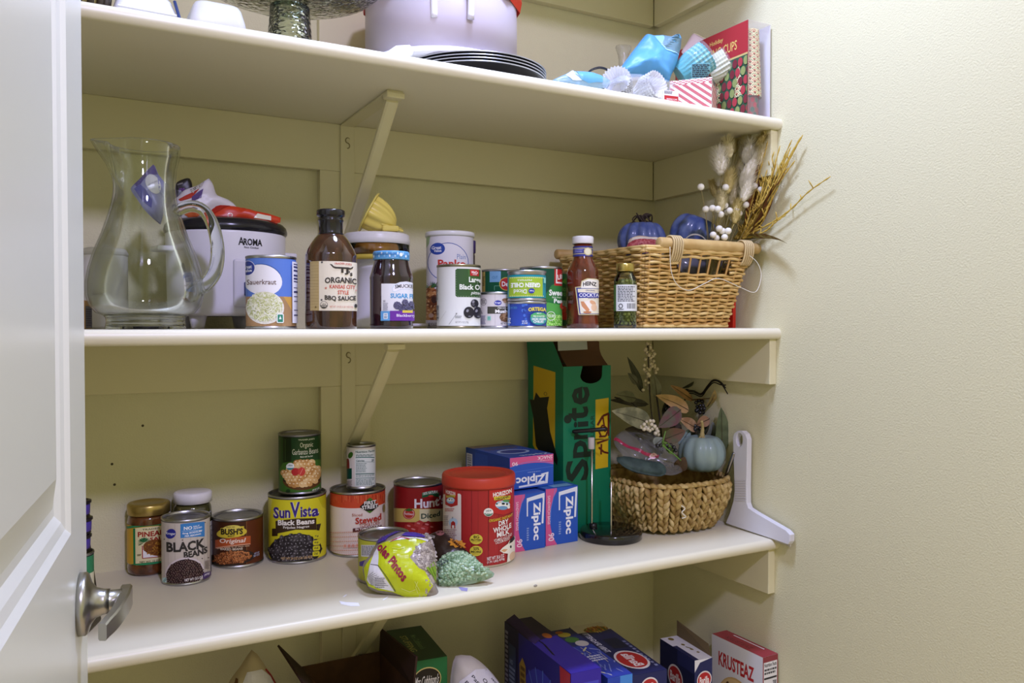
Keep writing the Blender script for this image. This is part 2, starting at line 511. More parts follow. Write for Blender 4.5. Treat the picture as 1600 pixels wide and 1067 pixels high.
class Puff:
    """a soft bag: an outline seen on a leaning plane, swollen to both sides; loc is the thing's base"""
    def __init__(s, out, cen, P0, n, Tf, Tb, crump=0.004, seed=0, loc=None, pw=0.5, sc=28.0, img=lambda x, y: (x, y)):
        s.n = Vector(n).normalized(); s.P0 = Vector(P0); s.img = img
        s.U = Vector((0, 0, 1)).cross(s.n).normalized(); s.V = s.n.cross(s.U)
        s.c = s.uv(*img(*cen)); o = [s.uv(*img(*p)) for p in out]
        d = []
        for i in range(len(o)):
            a, b, c_, e = o[i-1], o[i], o[(i+1) % len(o)], o[(i+2) % len(o)]
            for k in range(4):
                t = k/4
                d.append(tuple(0.5*((2*b[j])+(c_[j]-a[j])*t*0.6+(2*b[j]*-2+a[j]*0+4*c_[j])*0+((-3*b[j]+3*c_[j])*2-(1.2*(c_[j]-a[j])+0.6*(e[j]-b[j])))*t*t+((2*b[j]-2*c_[j])*2+0.6*(c_[j]-a[j])+0.6*(e[j]-b[j]))*t**3) for j in (0, 1)))
        s.o = sorted(((atan2(p[1]-s.c[1], p[0]-s.c[0]), math.hypot(p[0]-s.c[0], p[1]-s.c[1])) for p in d))
        s.Tf, s.Tb, s.cr, s.seed, s.pw, s.sc = Tf, Tb, crump, seed, pw, sc
        s.loc = Vector(loc) if loc is not None else s.P0
    def uv(s, x, y):
        v = ray(x, y); t = (s.P0-CAM).dot(s.n)/v.dot(s.n); p = CAM+v*t-s.P0
        return p.dot(s.U), p.dot(s.V)
    def rad(s, a):
        o = s.o
        for i in range(len(o)):
            a1, r1 = o[i]
            if a1 >= a: 
                a0, r0 = o[i-1]
                if i == 0: a0 -= 2*pi
                return r0+(r1-r0)*(a-a0)/max(1e-6, a1-a0)
        a0, r0 = o[-1]; a1, r1 = o[0]; a1 += 2*pi
        return r0+(r1-r0)*(a-a0)/max(1e-6, a1-a0)
    def h(s, u, v, side=1):
        du, dv = u-s.c[0], v-s.c[1]
        r = min(1.0, math.hypot(du, dv)/max(1e-6, s.rad(atan2(dv, du))))
        k = max(0.0, 1-r*r)**s.pw
        z = noise.noise(Vector((u*s.sc+s.seed, v*s.sc, side*2.0)))+0.55*noise.noise(Vector((u*s.sc*2.3+s.seed, v*s.sc*2.3, side*4.0)))
        rg = 1-abs(noise.noise(Vector((u*s.sc*0.8+s.seed*3, v*s.sc*0.8, 7.0+side))))*2
        return (s.Tf if side > 0 else s.Tb)*k + s.cr*(z+0.6*rg)*(0.35+0.65*k)*min(1, (1-r)*6)
    def pt(s, u, v, off, side=1):
        p = s.P0+s.U*u+s.V*v+s.n*(side*(s.h(u, v, side)+off))-s.loc
        return tuple(p)
    def mesh(s, na=64, nr=16):
        vs, fs = [], []
        for side in (1, -1):
            b = len(vs); vs.append(s.pt(*s.c, 0, side))
            for j in range(1, nr+1):
                q = (j/nr)**0.8
                for i in range(na):
                    a = -pi+2*pi*i/na; R = s.rad(a)*q
                    vs.append(s.pt(s.c[0]+R*cos(a), s.c[1]+R*sin(a), 0, side))
            for i in range(na):
                k = (i+1) % na
                f = [b, b+1+i, b+1+k]; fs.append(f if side > 0 else f[::-1])
                for j in range(nr-1):
                    f = [b+1+j*na+i, b+1+(j+1)*na+i, b+1+(j+1)*na+k, b+1+j*na+k]; fs.append(f if side > 0 else f[::-1])
        n1 = len(vs)//2
        for i in range(na):
            k = (i+1) % na; e = 1+(nr-1)*na
            fs.append([e+i, n1+e+i, n1+e+k, e+k])
        return vs, fs
    def lab(s, **kw):
        L = Lab(lambda u, v, off: s.pt(u, v, off), gu=0.006, gv=0.006, base=kw.pop('base', 0.0009), **kw)
        L.conv = lambda x, y: s.uv(*s.img(x, y)); L.lin = False; return L
    def beads(s, n, r, mats, region=None, seed=1, cap=1.0, name='beans', parent=None, depth=0.0):
        """beans pressing on the front skin, placed only where region (crop px test) holds"""
        rn = random.Random(seed); mb = MB(); k = 0; tries = 0
        while k < n and tries < n*30:
            tries += 1
            a = rn.uniform(-pi, pi); q = sqrt(rn.random())*cap; R = s.rad(a)*q
            u, v = s.c[0]+R*cos(a), s.c[1]+R*sin(a)
            if region and not region(u, v): continue
            f = rn.uniform(0.85, 1.2)
            mb.add(tr(ball(r[0]*f, r[1]*f, r[2]*f, 8, 5), s.pt(u, v, -depth+rn.uniform(-0.001, 0)), rn.uniform(0, 6), rn.uniform(-.7, .7), rn.uniform(-.7, .7)), rn.choice(mats), True); k += 1
        return mb.build(name, parent)

def plate(out, holes, t, fn):
    """flat shape with holes: outline and holes in 2-D, thickness t, fn(a, b, h) -> point"""
    from mathutils.geometry import tessellate_polygon
    loops = [out]+holes; flat = [p for l in loops for p in l]
    tri = tessellate_polygon([[Vector((p[0], p[1], 0)) for p in l] for l in loops])
    n = len(flat); vs = [tuple(fn(p[0], p[1], 0)) for p in flat]+[tuple(fn(p[0], p[1], t)) for p in flat]
    fs = [list(f) for f in tri]+[[i+n for i in f[::-1]] for f in tri]; b = 0
    for l in loops:
        m_ = len(l)
        for i in range(m_): j = (i+1) % m_; fs.append([b+i, b+j, n+b+j, n+b+i])
        b += m_
    return vs, fs
def leaf(base, tip, wd, up=(0, 0, 1), cup=0.15, curl=0.15, n=9, tipk=1.0):
    """a leaf blade from base to tip: width, fold along the midrib, backward curl"""
    b, t = Vector(base), Vector(tip); d = t-b; L = d.length; d.normalize()
    u = Vector(up); s_ = d.cross(u)
    if s_.length < 1e-5: s_ = d.orthogonal()
    s_.normalize(); u = s_.cross(d).normalized()
    vs, fs = [], []
    for i in range(n):
        f = i/(n-1); w_ = wd/2*(sin(pi*min(1, f**0.8))**0.75)*(1-0.15*f*tipk)
        if i in (0, n-1): w_ = 0.0004
        c = b+d*(L*f)+u*(-curl*L*f*f)
        for k in (-1, -0.5, 0, 0.5, 1): vs.append(tuple(c+s_*(w_*k)+u*(cup*w_*abs(k)+0.03*w_*sin(i*2.2+k*3))))
    for i in range(n-1):
        for k in range(4): fs.append([i*5+k, i*5+k+1, (i+1)*5+k+1, (i+1)*5+k])
    return vs, fs
# ================================================================== the pantry itself
WALL = M('#d6d1ac', 0.62, bump=(330.0, 0.42, 0.0022, 2.0), spec=0.35)
PAINT = M('#d7d0aa', 0.38, spec=0.45, bump=(60.0, 0.06, 0.002, 2.0))
SHELF = M('#dcd6bc', 0.36, spec=0.5, bump=(45.0, 0.05, 0.002, 2.0))
CEILM = M('#efe9da', 0.7, bump=(150.0, 0.4, 0.003, 2.0))
FLOORM = M('#dcc69a', 0.6, bump=(30.0, 0.2, 0.003, 3.0))
XL, YF = -1.52, -1.55
struct(one('wall_back', box(XL-0.1, 0.1, 0, 0.1, FLOOR, CEIL), WALL))
struct(one('wall_right', box(0, 0.1, YF, 0, FLOOR, CEIL), WALL))
struct(one('wall_left', box(XL-0.1, XL, YF, 0, FLOOR, CEIL), WALL))
struct(one('ceiling', box(XL-0.1, 0.1, YF, 0.1, CEIL, CEIL+0.1), CEILM))
struct(one('floor', box(XL-0.1, 0.1, -2.6, 0.1, FLOOR-0.1, FLOOR), FLOORM))

# the ceiling light of the pantry (above the frame)
lt = thing('ceiling_light', 'round white flush ceiling light above the shelf fronts', 'ceiling light', (-0.62, -0.60, CEIL))
one('base', lathe([(0, 0), (0.15, 0), (0.15, -0.02), (0, -0.02)], 40), M('#e8e6e0', 0.4), lt, True)
_d = bpy.data.materials.new('m_lamp_diffuser'); _d.use_nodes = True
_d.node_tree.nodes['Principled BSDF'].inputs['Base Color'].default_value = (0.9, 0.9, 0.88, 1)
_d.node_tree.nodes['Principled BSDF'].inputs['Emission Color'].default_value = (1, 0.98, 0.93, 1)
_d.node_tree.nodes['Principled BSDF'].inputs['Emission Strength'].default_value = 3.0
one('diffuser', lathe([(0.14, -0.02), (0.135, -0.038), (0.1, -0.046), (0, -0.05)], 40), _d, lt, True)

# shelves: a bull-nosed board on a back cleat and a side cleat
def nose(z, y1=0.0):
    r = TH/2; p = [(y1, z), (y1, z-TH)]
    yc = -DEP+r*0.8
    for i in range(11):
        a = radians(-90-18*i); p.append((yc+r*0.8*cos(a), z-r+r*sin(a)))
    return p
def board(z):
    p = nose(z); n = len(p)
    vs = [(x, y, zz) for x in (XL, 0.0) for y, zz in p]
    return vs, [list(range(n)), list(range(n, 2*n))[::-1]]+[[i, (i+1) % n, n+(i+1) % n, n+i] for i in range(n)]
for z, lb in ((Z0, 'highest white shelf, its board above the picture, under the ceiling'),
              (Z1, 'cream painted shelf at the top of the picture carrying the cake carrier'),
              (Z2, 'cream painted shelf at eye level carrying the glass pitcher and sauce bottles'),
              (Z3, 'cream painted shelf seen from above carrying bean cans and the woven basket'),
              (Z4, 'lowest cream shelf carrying pasta boxes and the open carton')):
    t = thing('pantry_shelf', lb, 'shelf', (0, 0, 0), 0, 'pantry shelves')
    bo = MB().add(board(z), SHELF, True).build('board', t)
    mod = bo.modifiers.new('e', 'EDGE_SPLIT'); mod.split_angle = radians(40)
    if z == Z3:      # paint scuffs and a dent left on the boards
        for pts in ([(530, 939), (541, 941), (560, 942), (562, 947), (548, 947), (533, 944)], [(535, 933), (540, 929), (543, 929), (538, 933)], [(598, 937), (606, 932), (607, 933), (599, 938)], [(716, 917), (731, 919), (730, 924), (721, 923)]):
            q = [onZ(a, b, z) for a, b in pts]
            one('paint_scuff', ([(p.x, p.y, z+0.0003) for p in q], [list(range(len(q)))]), M('#f4f4f6', 0.5) if pts[0][0] != 716 else M('#9c94c0', 0.5), t)
        q = onY(837, 921, -DEP-0.0004); one('dent', tr(ball(0.004, 0.0008, 0.0025, 10, 6), (q.x, -DEP+0.0006, z-0.008)), M('#9a958a', 0.6), t, True)
    one('back_cleat', box(XL, -CLT-0.0003, -CLT, 0, z-TH-CLH, z-TH, 0.0012), PAINT, t)
    one('side_cleat', box(-CLT, 0, -DEP+0.012, -CLT-0.0006, z-TH-CLH, z-TH, 0.0012), PAINT, t)
# upright batten behind the brackets, one length in each bay
for i, (za, zb) in enumerate(((Z1-TH-CLH, Z2), (Z2-TH-CLH, Z3), (Z3-TH-CLH, Z4), (Z0-TH-CLH, Z1))):
    struct(one('trim_%d' % (i+1), box(-0.808, -0.710, -CLT+0.001, 0, zb, za, 0.001), PAINT))

# steel shelf brackets painted with the wall: plate, arm, diagonal brace, screws
BX = -0.7555
def bracket(z, lb):
    zt = z-TH
    t = thing('shelf_bracket', lb, 'shelf bracket', (BX, -CLT, zt), 0, 'painted shelf brackets')
    one('wall_plate', box(-0.0135, 0.0135, -0.0035, 0, -0.245, -0.002, 0.0008), PAINT, t)
    m = MB(); m.add(box(-0.0135, 0.0135, -0.262, -0.0036, -0.0035, -0.0002, 0.0006), PAINT)
    m.add(box(-0.0155, 0.0155, -0.266, -0.245, -0.013, -0.0036, 0.002), PAINT)
    m.build('arm', t)
    # brace: a flat bar with turned-down sides
    a, b = Vector((0, -0.247, -0.014)), Vector((0, -0.010, -0.215))
    pts = [a+Vector((0, 0.004, 0.004)), a] + [a.lerp(b, k/8) + Vector((0, 0, -0.004*sin(pi*k/8))) for k in range(1, 9)] + [b+Vector((0, 0.006, -0.012))]
    prof = [(-0.0105, 0.004), (-0.0105, -0.003), (-0.007, -0.0045), (0.007, -0.0045), (0.0105, -0.003), (0.0105, 0.004)]
    vs, fs = [], []
    for i, p in enumerate(pts):
        q0, q1 = pts[max(i-1, 0)], pts[min(i+1, len(pts)-1)]
        d = (q1-q0).normalized(); nrm = Vector((0, d.z, -d.y)); nrm = nrm if nrm.y < 0 else -nrm
        for x, h in prof: vs.append(tuple(p+Vector((x, 0, 0))-nrm*h))
    n = len(prof)
    for i in range(len(pts)-1):
        for k in range(n): fs.append([i*n+k, i*n+(k+1) % n, (i+1)*n+(k+1) % n, (i+1)*n+k])
    fs += [list(range(n))[::-1], [(len(pts)-1)*n+k for k in range(n)]]
    one('brace', (vs, fs), PAINT, t)
    # keyhole slot pressed in the plate, a curl with a painted screw head
    cl = [(0.004*cos(radians(a)), -0.0038, -0.030+0.005*sin(radians(a))) for a in range(30, 271, 24)] + [(0.004*cos(radians(a)), -0.0038, -0.040+0.005*sin(radians(a))) for a in range(90, -120, -24)]
    one('keyhole_slot', tube(cl, 0.0011, 6), M('#8f8660', 0.6), t, True)
    one('screw', tr(lathe([(0, 0.0015), (0.003, 0.0012), (0.004, 0)], 12), (0.001, -0.0036, -0.029), 0, pi/2), PAINT, t, True)
bracket(Z1, 'cream steel bracket with diagonal brace under the top shelf')
bracket(Z2, 'cream steel bracket with diagonal brace behind the small can, under the eye-level shelf')
bracket(Z3, 'cream steel bracket behind the open brown carton under the lower shelf')

# small nail holes and scuffs of the wall
for i, (x, y, z) in enumerate([(*onY(223, 665, 0)[:2], onY(223, 665, 0).z), (*onY(175, 725, 0)[:2], onY(175, 725, 0).z), (*onY(179, 757, 0)[:2], onY(179, 757, 0).z)]):
    o = one('trim_%d' % (20+i), tr(ball(0.0022, 0.0006, 0.0022, 8, 6), (x, -0.0002, z)), M('#4a4434', 0.9)); struct(o)

# ------------------------------------------------------------------ the open door with its lever
DA = radians(7.4)
PD = Vector((-1.2204, -0.6486, 0))          # handle axis on the door face
dt = thing('door_1', 'open white panel door at the left edge with a satin lever handle', 'door', (PD.x, PD.y, 0), -DA)
dt['kind'] = 'structure'
DOOR = M('#dcdcd2', 0.3, spec=0.5, bump=(35.0, 0.05, 0.002, 2.0))
# local frame: +y runs towards the latch edge, +x is the face we see; hinge side at -y
ZT, ZB, YE, YH = 0.80, -1.205, 0.060, -0.700
def ringpanel(m, y0, y1, z0, z1):
    """raised panel: sunk moulding round a fielded centre, on the face x=0"""
    steps = [(0, 0), (0.006, -0.004), (0.014, -0.006), (0.022, -0.0105), (0.030, -0.0105), (0.062, -0.0025)]
    prev = None
    for d, x in steps:
        r = [(x, y0+d, z0+d), (x, y1-d, z0+d), (x, y1-d, z1-d), (x, y0+d, z1-d)]
        if prev: 
            for i in range(4): m.add(([prev[i], prev[(i+1) % 4], r[(i+1) % 4], r[i]], [[0, 1, 2, 3]]), DOOR)
        prev = r
    m.add((prev, [[0, 1, 2, 3]]), DOOR)
m = MB()
P_Y0, P_Y1 = YH+0.12, -0.050
ups, los = (-0.191, 0.68), (-1.05, -0.40)
def q4(a, b, c, d): m.add(([a, b, c, d], [[0, 1, 2, 3]]), DOOR)
def fr(y0, y1, z0, z1): q4((0, y0, z0), (0, y1, z0), (0, y1, z1), (0, y0, z1))
fr(P_Y1, YE-0.002, ZB, ZT); fr(YH, P_Y0, ZB, ZT)
for a, b in ((ZB, los[0]), (los[1], ups[0]), (ups[1], ZT)): fr(P_Y0, P_Y1, a, b)
ringpanel(m, P_Y0, P_Y1, *ups); ringpanel(m, P_Y0, P_Y1, *los)
q4((0, YE-0.002, ZB), (-0.002, YE, ZB), (-0.002, YE, ZT), (0, YE-0.002, ZT))
q4((-0.002, YE, ZB), (-0.035, YE, ZB), (-0.035, YE, ZT), (-0.002, YE, ZT))
q4((-0.035, YH, ZB), (-0.035, YE, ZB), (-0.035, YE, ZT), (-0.035, YH, ZT))
q4((0, YH, ZB), (-0.035, YH, ZB), (-0.035, YH, ZT), (0, YH, ZT))
q4((0, YH, ZT), (0, YE, ZT), (-0.035, YE, ZT), (-0.035, YH, ZT)); q4((0, YH, ZB), (0, YE, ZB), (-0.035, YE, ZB), (-0.035, YH, ZB))
m.build('door_leaf', dt)
NICK = M('#b4b2ac', 0.3, 1.0, bump=(200.0, 0.02, 0.001, 2.0))
HZ = -0.272
ro = MB()
ro.add(tr(lathe([(0, 0.009), (0.0118, 0.027), (0.0122, 0.022), (0.0145, 0.015), (0.0205, 0.0105), (0.0285, 0.008), (0.0302, 0.006), (0.0302, 0), (0, 0)], 40), (0, 0, HZ), 0, 0, pi/2), NICK, True)
ro.build('rose', dt)
le = MB()
le.add(tr(lathe([(0, 0.012), (0.0105, 0.012), (0.0105, 0.038), (0, 0.038)], 28), (0, 0, HZ), 0, 0, pi/2), NICK, True)
# lever: a flat blade that leaves the neck and sweeps back along the door towards the hinge, thinning and dropping a little
path = [(0.041, 0.012, 0.000), (0.0405, 0.0, -0.001), (0.039, -0.012, -0.003), (0.036, -0.024, -0.006), (0.032, -0.035, -0.009), (0.028, -0.044, -0.011), (0.025, -0.051, -0.013)]
path = spline(path, 4)
vs, fs = [], []
for i, p in enumerate(path):
    t = i/(len(path)-1); hh = 0.0115-0.0035*t; tt = 0.0055-0.0015*t
    a = path[min(i+1, len(path)-1)]-path[max(i-1, 0)]; a.normalize(); nn = Vector((a.y, -a.x, 0)).normalized()
    for s_, h_ in ((-1, -0.8), (-0.7, -1), (0.7, -1), (1, -0.8), (1, 0.8), (0.7, 1), (-0.7, 1), (-1, 0.8)):
        vs.append((p.x+nn.x*tt*s_, p.y+nn.y*tt*s_, HZ+p.z+hh*h_))
for i in range(len(path)-1):
    for k in range(8): fs.append([i*8+k, i*8+(k+1) % 8, (i+1)*8+(k+1) % 8, (i+1)*8+k])
fs += [list(range(8))[::-1], [(len(path)-1)*8+k for k in range(8)]]
le.add((vs, fs), NICK)
le.build('lever_handle', dt)
# ================================================================== the shelf seen from above: cans and jars on its left half
# --- Kroger black beans
x, y, R = on_shelf(253, 329, 915, Z3); H = rowH(x, y, R, 812, Z3)
t = can('bean_can', 'grey plank-patterned can of black beans with a blue NO SALT ADDED panel', R, H, x, y, Z3, face_cam(x, y))
L = cyl_lab(R, 62, 662, 195, 1030, 0.003, H-0.005, bow=100)
L.full(-R*3.13, R*3.13, 0.005, H-0.005, '#cdc3b8')
for i, X in enumerate((95, 145, 228, 330, 420, 500, 588, 630)): L.line([(X, 200), (X, 1020)], 3, '#a89c90')
for X, Y in ((100, 380), (320, 425), (600, 200), (640, 690), (560, 700)): L.ell(X, Y, 9, 7, '#5a5048')
L.ell(180, 320, 62, 66, '#2b2f8c'); L.T('Kroger', 124, 300, 236, 345, '#f2f2f6', 0.02)
L.poly([(298, 395), (592, 395), (592, 190), (298, 205)], '#3d84c9')
L.T('NO', 338, 245, 440, 292, '#f4f6fa', 0.05); L.T('SALT', 452, 238, 530, 260, '#f4f6fa', 0.03); L.T('ADDED', 452, 264, 560, 284, '#f4f6fa', 0.03)
L.line([(318, 306), (570, 306)], 4, '#cfe2f4'); L.T('0mg SODIUM', 322, 320, 555, 352, '#f4f6fa', 0.04); L.T('PER SERVING', 350, 360, 545, 382, '#f4f6fa', 0.04)
L.T('BLACK', 128, 450, 595, 585, '#33302e', 0.06, arc=0, rot=1.5); L.T('BEANS', 335, 575, 625, 665, '#33302e', 0.06, rot=2)
L.ell(345, 860, 235, 195, '#d9cdd0'); L.ell(345, 880, 222, 190, '#2b1a1d')
L.pile(345, 880, 215, 180, 150, 20, 14, ['#35201f', '#2a181b', '#422a26', '#3a2226'], 3, hi='#b9a294')
L.poly([(560, 985), (662, 985), (662, 880), (600, 890), (560, 905)], '#4a3568'); L.T('(439g)', 575, 905, 640, 940, '#e8e2ee', 0.03)
L.rect(85, 905, 135, 1000, '#bcd9d6'); L.line([(90, 990), (130, 930)], 8, '#3f7f7c'); L.line([(90, 960), (130, 910)], 6, '#3f7f7c')
L.T('NET WT 15.5 OZ', 345, 950, 555, 985, '#efeaea', 0.03); L.small(585, 730, 640, 850, 6, '#7a6e66', 4)
L.barcode(690, 300, 1100, 900, 3); L.build('label', t)

# --- pineapple salsa jar (glass, gold lid) and the pickle jar behind
def jar_glass(prof, n=56): return lathe(prof, n)
SAUCE = M('#4a2a16', 0.12, coat=0.8, var=('#6b3d1c', 60.0, 1.0))
x, y, R = on_shelf(199, 268, 901, Z3); H = rowH(x, y, R, 790, Z3)
t = thing('salsa_jar', 'pineapple salsa jar with yellow green-edged label and gold lid', 'jar', (x, y, Z3), face_cam(x, y))
one('body', lathe([(0, 0.0015), (R-0.006, 0), (R-0.001, 0.004), (R, 0.012), (R-0.0008, 0.016), (R-0.0008, H*0.70), (R, H*0.72), (R-0.002, H*0.80), (R-0.0045, H*0.845), (0, H*0.845)], 64), SAUCE, t, True)
one('lid', lathe([(R-0.004, H*0.845), (R-0.001, H*0.845), (R-0.0002, H*0.85), (R-0.0002, H*0.975), (R-0.002, H*0.995), (R-0.006, H), (R*0.72, H), (R*0.68, H-0.0012), (0, H-0.0012)], 56), M('#b59d5c', 0.3, 0.85), t, True)
L = cyl_lab(R, 283, 520, 632, 888, H*0.17, H*0.72, bow=34)
L.full(-R*2.2, R*2.2, H*0.17, H*0.72, '#d3a52e'); L.rect(325, 640, 640, 884, '#e9dfae')
for yy in (632, 884): L.line([(170, yy-4), (640, yy-4)], 16, '#0f7a45'); L.line([(170, yy-4), (640, yy-4)], 3, '#4fae78')
L.line([(323, 640), (323, 884)], 11, '#0f7a45')
L.T("TRADER JOE'S", 366, 648, 520, 662, '#5a4a22', 0.02); L.T('PINEAPPLE', 342, 668, 545, 702, '#a3231d', 0.05); L.T('SALSA', 405, 706, 520, 730, '#a3231d', 0.05)
L.poly([(366, 842), (366, 760), (450, 842)], '#f3f0ee'); L.line([(366, 760), (366, 842), (470, 842)], 5, '#a3231d')
L.ell(445, 782, 78, 52, '#7c4a1d', 20); L.pile(445, 782, 72, 47, 70, 5, 4, ['#9a6524', '#6a3b16', '#b5832f'], 5)
for k in range(11): a = radians(150+k*20); L.poly([(375, 738), (375+26*cos(a)+6, 738+26*sin(a)), (375+34*cos(a), 738+34*sin(a)), (375+26*cos(a)-6, 738+24*sin(a))], ['#1f5a34', '#2f7a46'][k % 2])
L.T('NET WT. 12 OZ (340g)', 352, 860, 500, 874, '#4a4026', 0.02); L.small(340, 812, 360, 824, 2, '#6a6040', 2); L.build('label', t)

x, y, R = plan(266.8, 331, Y=-0.036); R *= 0.94; H = rowH(x, y, R, 772, Z3)
t = thing('pickle_jar', 'tall glass jar with plain white lid standing behind the black bean can', 'jar', (x, y, Z3), face_cam(x, y))
one('body', lathe([(0, 0.002), (R-0.006, 0), (R, 0.006), (R, H*0.76), (R-0.001, H*0.80), (R-0.005, H*0.86), (0, H*0.86)], 56), M('#3a3a22', 0.08, coat=0.9, var=('#55522c', 40.0, 0.4)), t, True)
one('lid', lathe([(R-0.002, H*0.855), (R+0.0005, H*0.86), (R+0.0005, H*0.975), (R-0.0015, H*0.995), (R-0.005, H), (0, H)], 56), M('#e6e4ea', 0.35), t, True)
L = cyl_lab(R, 525, 757, 540, 860, H*0.14, H*0.60); L.full(-R*1.9, R*1.9, H*0.14, H*0.60, '#d9d6cf'); L.small(690, 580, 756, 760, 12, '#3a3a3a', 6); L.build('label', t)

# --- Bush's baked beans
x, y, R = on_shelf(332, 412, 888, Z3); H = rowH(x, y, R, 811, Z3)
t = can('bean_can', 'short wide brown can of baked beans with a yellow name oval', R, H, x, y, Z3, face_cam(x, y))
L = cyl_lab(R, 758, 1045, 604, 884, 0.003, H-0.005, bow=45)
L.full(-R*3.13, R*3.13, 0.005, H-0.005, '#43210f'); L.rect(950, 500, 1200, 900, '#5d2e15'); L.line([(950, 560), (950, 880)], 3, '#8a5a2c')
L.poly([(806, 630), (935, 628), (935, 690), (806, 690)], '#2e1a10'); L.rect(806, 632, 936, 690, '#d8c33c'); L.ell(868, 666, 84, 34, '#d8c33c'); L.ell(868, 638, 50, 17, '#e0d060'); L.ell(868, 690, 40, 10, '#d8c33c')
L.T("BUSH'S", 808, 642, 930, 682, '#2a2418', 0.07); L.T('BEST', 846, 684, 884, 694, '#2a2418', 0.04); L.T('SINCE 1908', 838, 628, 884, 636, '#4a421c', 0.01)
L.poly([(776, 756), (972, 750), (972, 695), (776, 702)], '#b4562a'); L.T('Original', 800, 706, 942, 742, '#f2e2d0', 0.03, shear=0.25)
L.line([(780, 752), (970, 746)], 5, '#e0b090'); L.T('BAKED BEANS', 805, 764, 928, 778, '#e8d8c0', 0.03); L.small(786, 756, 965, 762, 1, '#d8b898', 2)
L.ell(880, 828, 118, 46, '#33271f', rot=-4); L.pile(868, 822, 104, 42, 95, 9, 6, ['#8a4a22', '#a5612f', '#763c18', '#b87440'], 7, hi='#dca878')
L.T('NET WT', 990, 800, 1018, 812, '#b9c0d8', 0.02); L.T('28 OZ', 985, 814, 1020, 826, '#b9c0d8', 0.02); L.build('label', t)

# --- SunVista black beans, with the garbanzo can on its lid
x, y, R = on_shelf(419.7, 510.4, 881.5, Z3); H = rowH(x, y, R, 776.5, Z3); a = face_cam(x, y)
t = can('bean_can', 'large yellow can of black beans with purple lettering, under the green can', R, H, x, y, Z3, a)
L = cyl_lab(R, 68, 380, 440, 797, 0.0, H, bow=35); v1 = H-0.005
L.full(-R*3.13, R*3.13, 0.005, v1, '#d9d12a')
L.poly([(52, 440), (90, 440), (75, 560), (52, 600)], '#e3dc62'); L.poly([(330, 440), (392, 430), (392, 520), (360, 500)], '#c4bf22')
for cxx, ch, w0, h0 in ((97, 'S', 30, 62), (129, 'u', 27, 42), (159, 'n', 28, 42), (186, 'V', 52, 82), (240, 'i', 11, 56), (252, 's', 24, 44), (277, 't', 20, 56), (299, 'a', 40, 44)):
    L.T(ch, cxx, 548-h0, cxx+w0, 548, '#3b2a80', 0.05, outline='#e9e9f2', ow=0.05)
L.poly([(90, 640), (90, 600), (120, 600), (120, 640)], '#332414'); L.poly([(325, 622), (325, 590), (350, 588), (340, 625)], '#332414')
L.poly([(110, 628), (110, 560), (215, 553), (324, 557), (324, 620), (215, 612)], '#3c2c1c')
L.T('Black Beans', 122, 563, 314, 592, '#f2ece4', 0.05, arc=4); L.T('Frijoles Negros', 150, 594, 286, 610, '#f2ece4', 0.03)
L.ell(212, 722, 140, 88, '#1d1a1c', n=36); L.pile(212, 722, 136, 84, 95, 17, 12, ['#3a3638', '#2c282a', '#4a4548', '#242022'], 11, hi='#8d888c', top=lambda X: 640)
for k, (bx, by) in enumerate(((324, 655), (323, 688), (322, 718), (320, 748))): L.rrect(bx-19, by-13, bx+19, by+13, 8, '#ddd52c'); L.T(['7g', '6g', '6g', '2g'][k], bx-12, by-8, bx+10, by+6, '#4a4a30', 0.02)
L.T('NET WT 29 OZ (1.81 LB) 822g', 140, 757, 300, 774, '#c9a878', 0.03); L.small(90, 780, 250, 790, 1, '#5a5a28', 3); L.build('label', t)
xs, ys = x, y; zt = Z3+H+0.0003
d = plan(434.3, 500.2, D=0.0745); x, y, R = d; k = 0.030
x, y = xs+(x-xs)*0.2, ys+(y-ys)*0.2
d2 = Vector((xs-CX, ys-CY)).length; R = d2*sin((atan((500.2-800)/FPX)-atan((434.3-800)/FPX))/2)
x, y = plan(434.3, 500.2, D=2*R)[:2]
H2 = rowH(x, y, R, 679, zt); a = face_cam(x, y)
t = can('bean_can', 'green can of organic garbanzo beans standing on the yellow can', R, H2, x, y, zt, a, tin=TIN_D)
L = cyl_lab(R, 78, 615, 140, 900, 0.002, H2-0.004, bow=60)
L.full(-R*3.13, R*3.13, 0.005, H2-0.005, '#24491f'); L.rect(135, 120, 240, 470, '#16280f'); L.rect(240, 120, 640, 450, '#1f4420'); L.line([(165, 160), (165, 440)], 4, '#4a6a38')
L.poly([(78, 560), (135, 470), (640, 440), (640, 900), (78, 900)], '#3d6a24')
L.T("TRADER JOE'S", 328, 168, 535, 192, '#dfe6d4', 0.03); L.T('Organic', 350, 215, 515, 300, '#eef0e4', -0.005); L.T('Garbanzo Beans', 252, 300, 580, 375, '#eef0e4', -0.005); L.T('Made with Sea Salt', 352, 392, 510, 414, '#dfe6d4', 0.02)
L.ell(375, 700, 245, 150, '#5d3a1c', a0=0, a1=180); L.ell(375, 700, 245, 60, '#2e2010')
L.pile(375, 620, 235, 185, 62, 40, 38, ['#c99a5c', '#d9b074', '#b98548', '#e0bf88'], 13, hi='#f0dcb4', top=lambda X: 440+max(0, (330-X))*0.75, jit=0.18)
L.ell(290, 600, 48, 52, '#b32a2c'); L.ell(368, 600, 46, 58, '#c23a36'); L.line([(345, 640), (385, 560)], 6, '#e58a80')
L.ell(228, 525, 50, 46, '#e6ecec'); L.ell(228, 545, 44, 24, '#2a7d86', a0=0, a1=180); L.T('USDA', 198, 500, 258, 522, '#3a5a5e', 0.03); L.T('ORGANIC', 200, 532, 256, 546, '#e6ecec', 0.03)
L.T('NET WT 15 OZ', 500, 830, 590, 858, '#e8e8e0', 0.03, rot=6); L.ell(200, 850, 28, 24, '#1d3a18'); L.build('label', t)

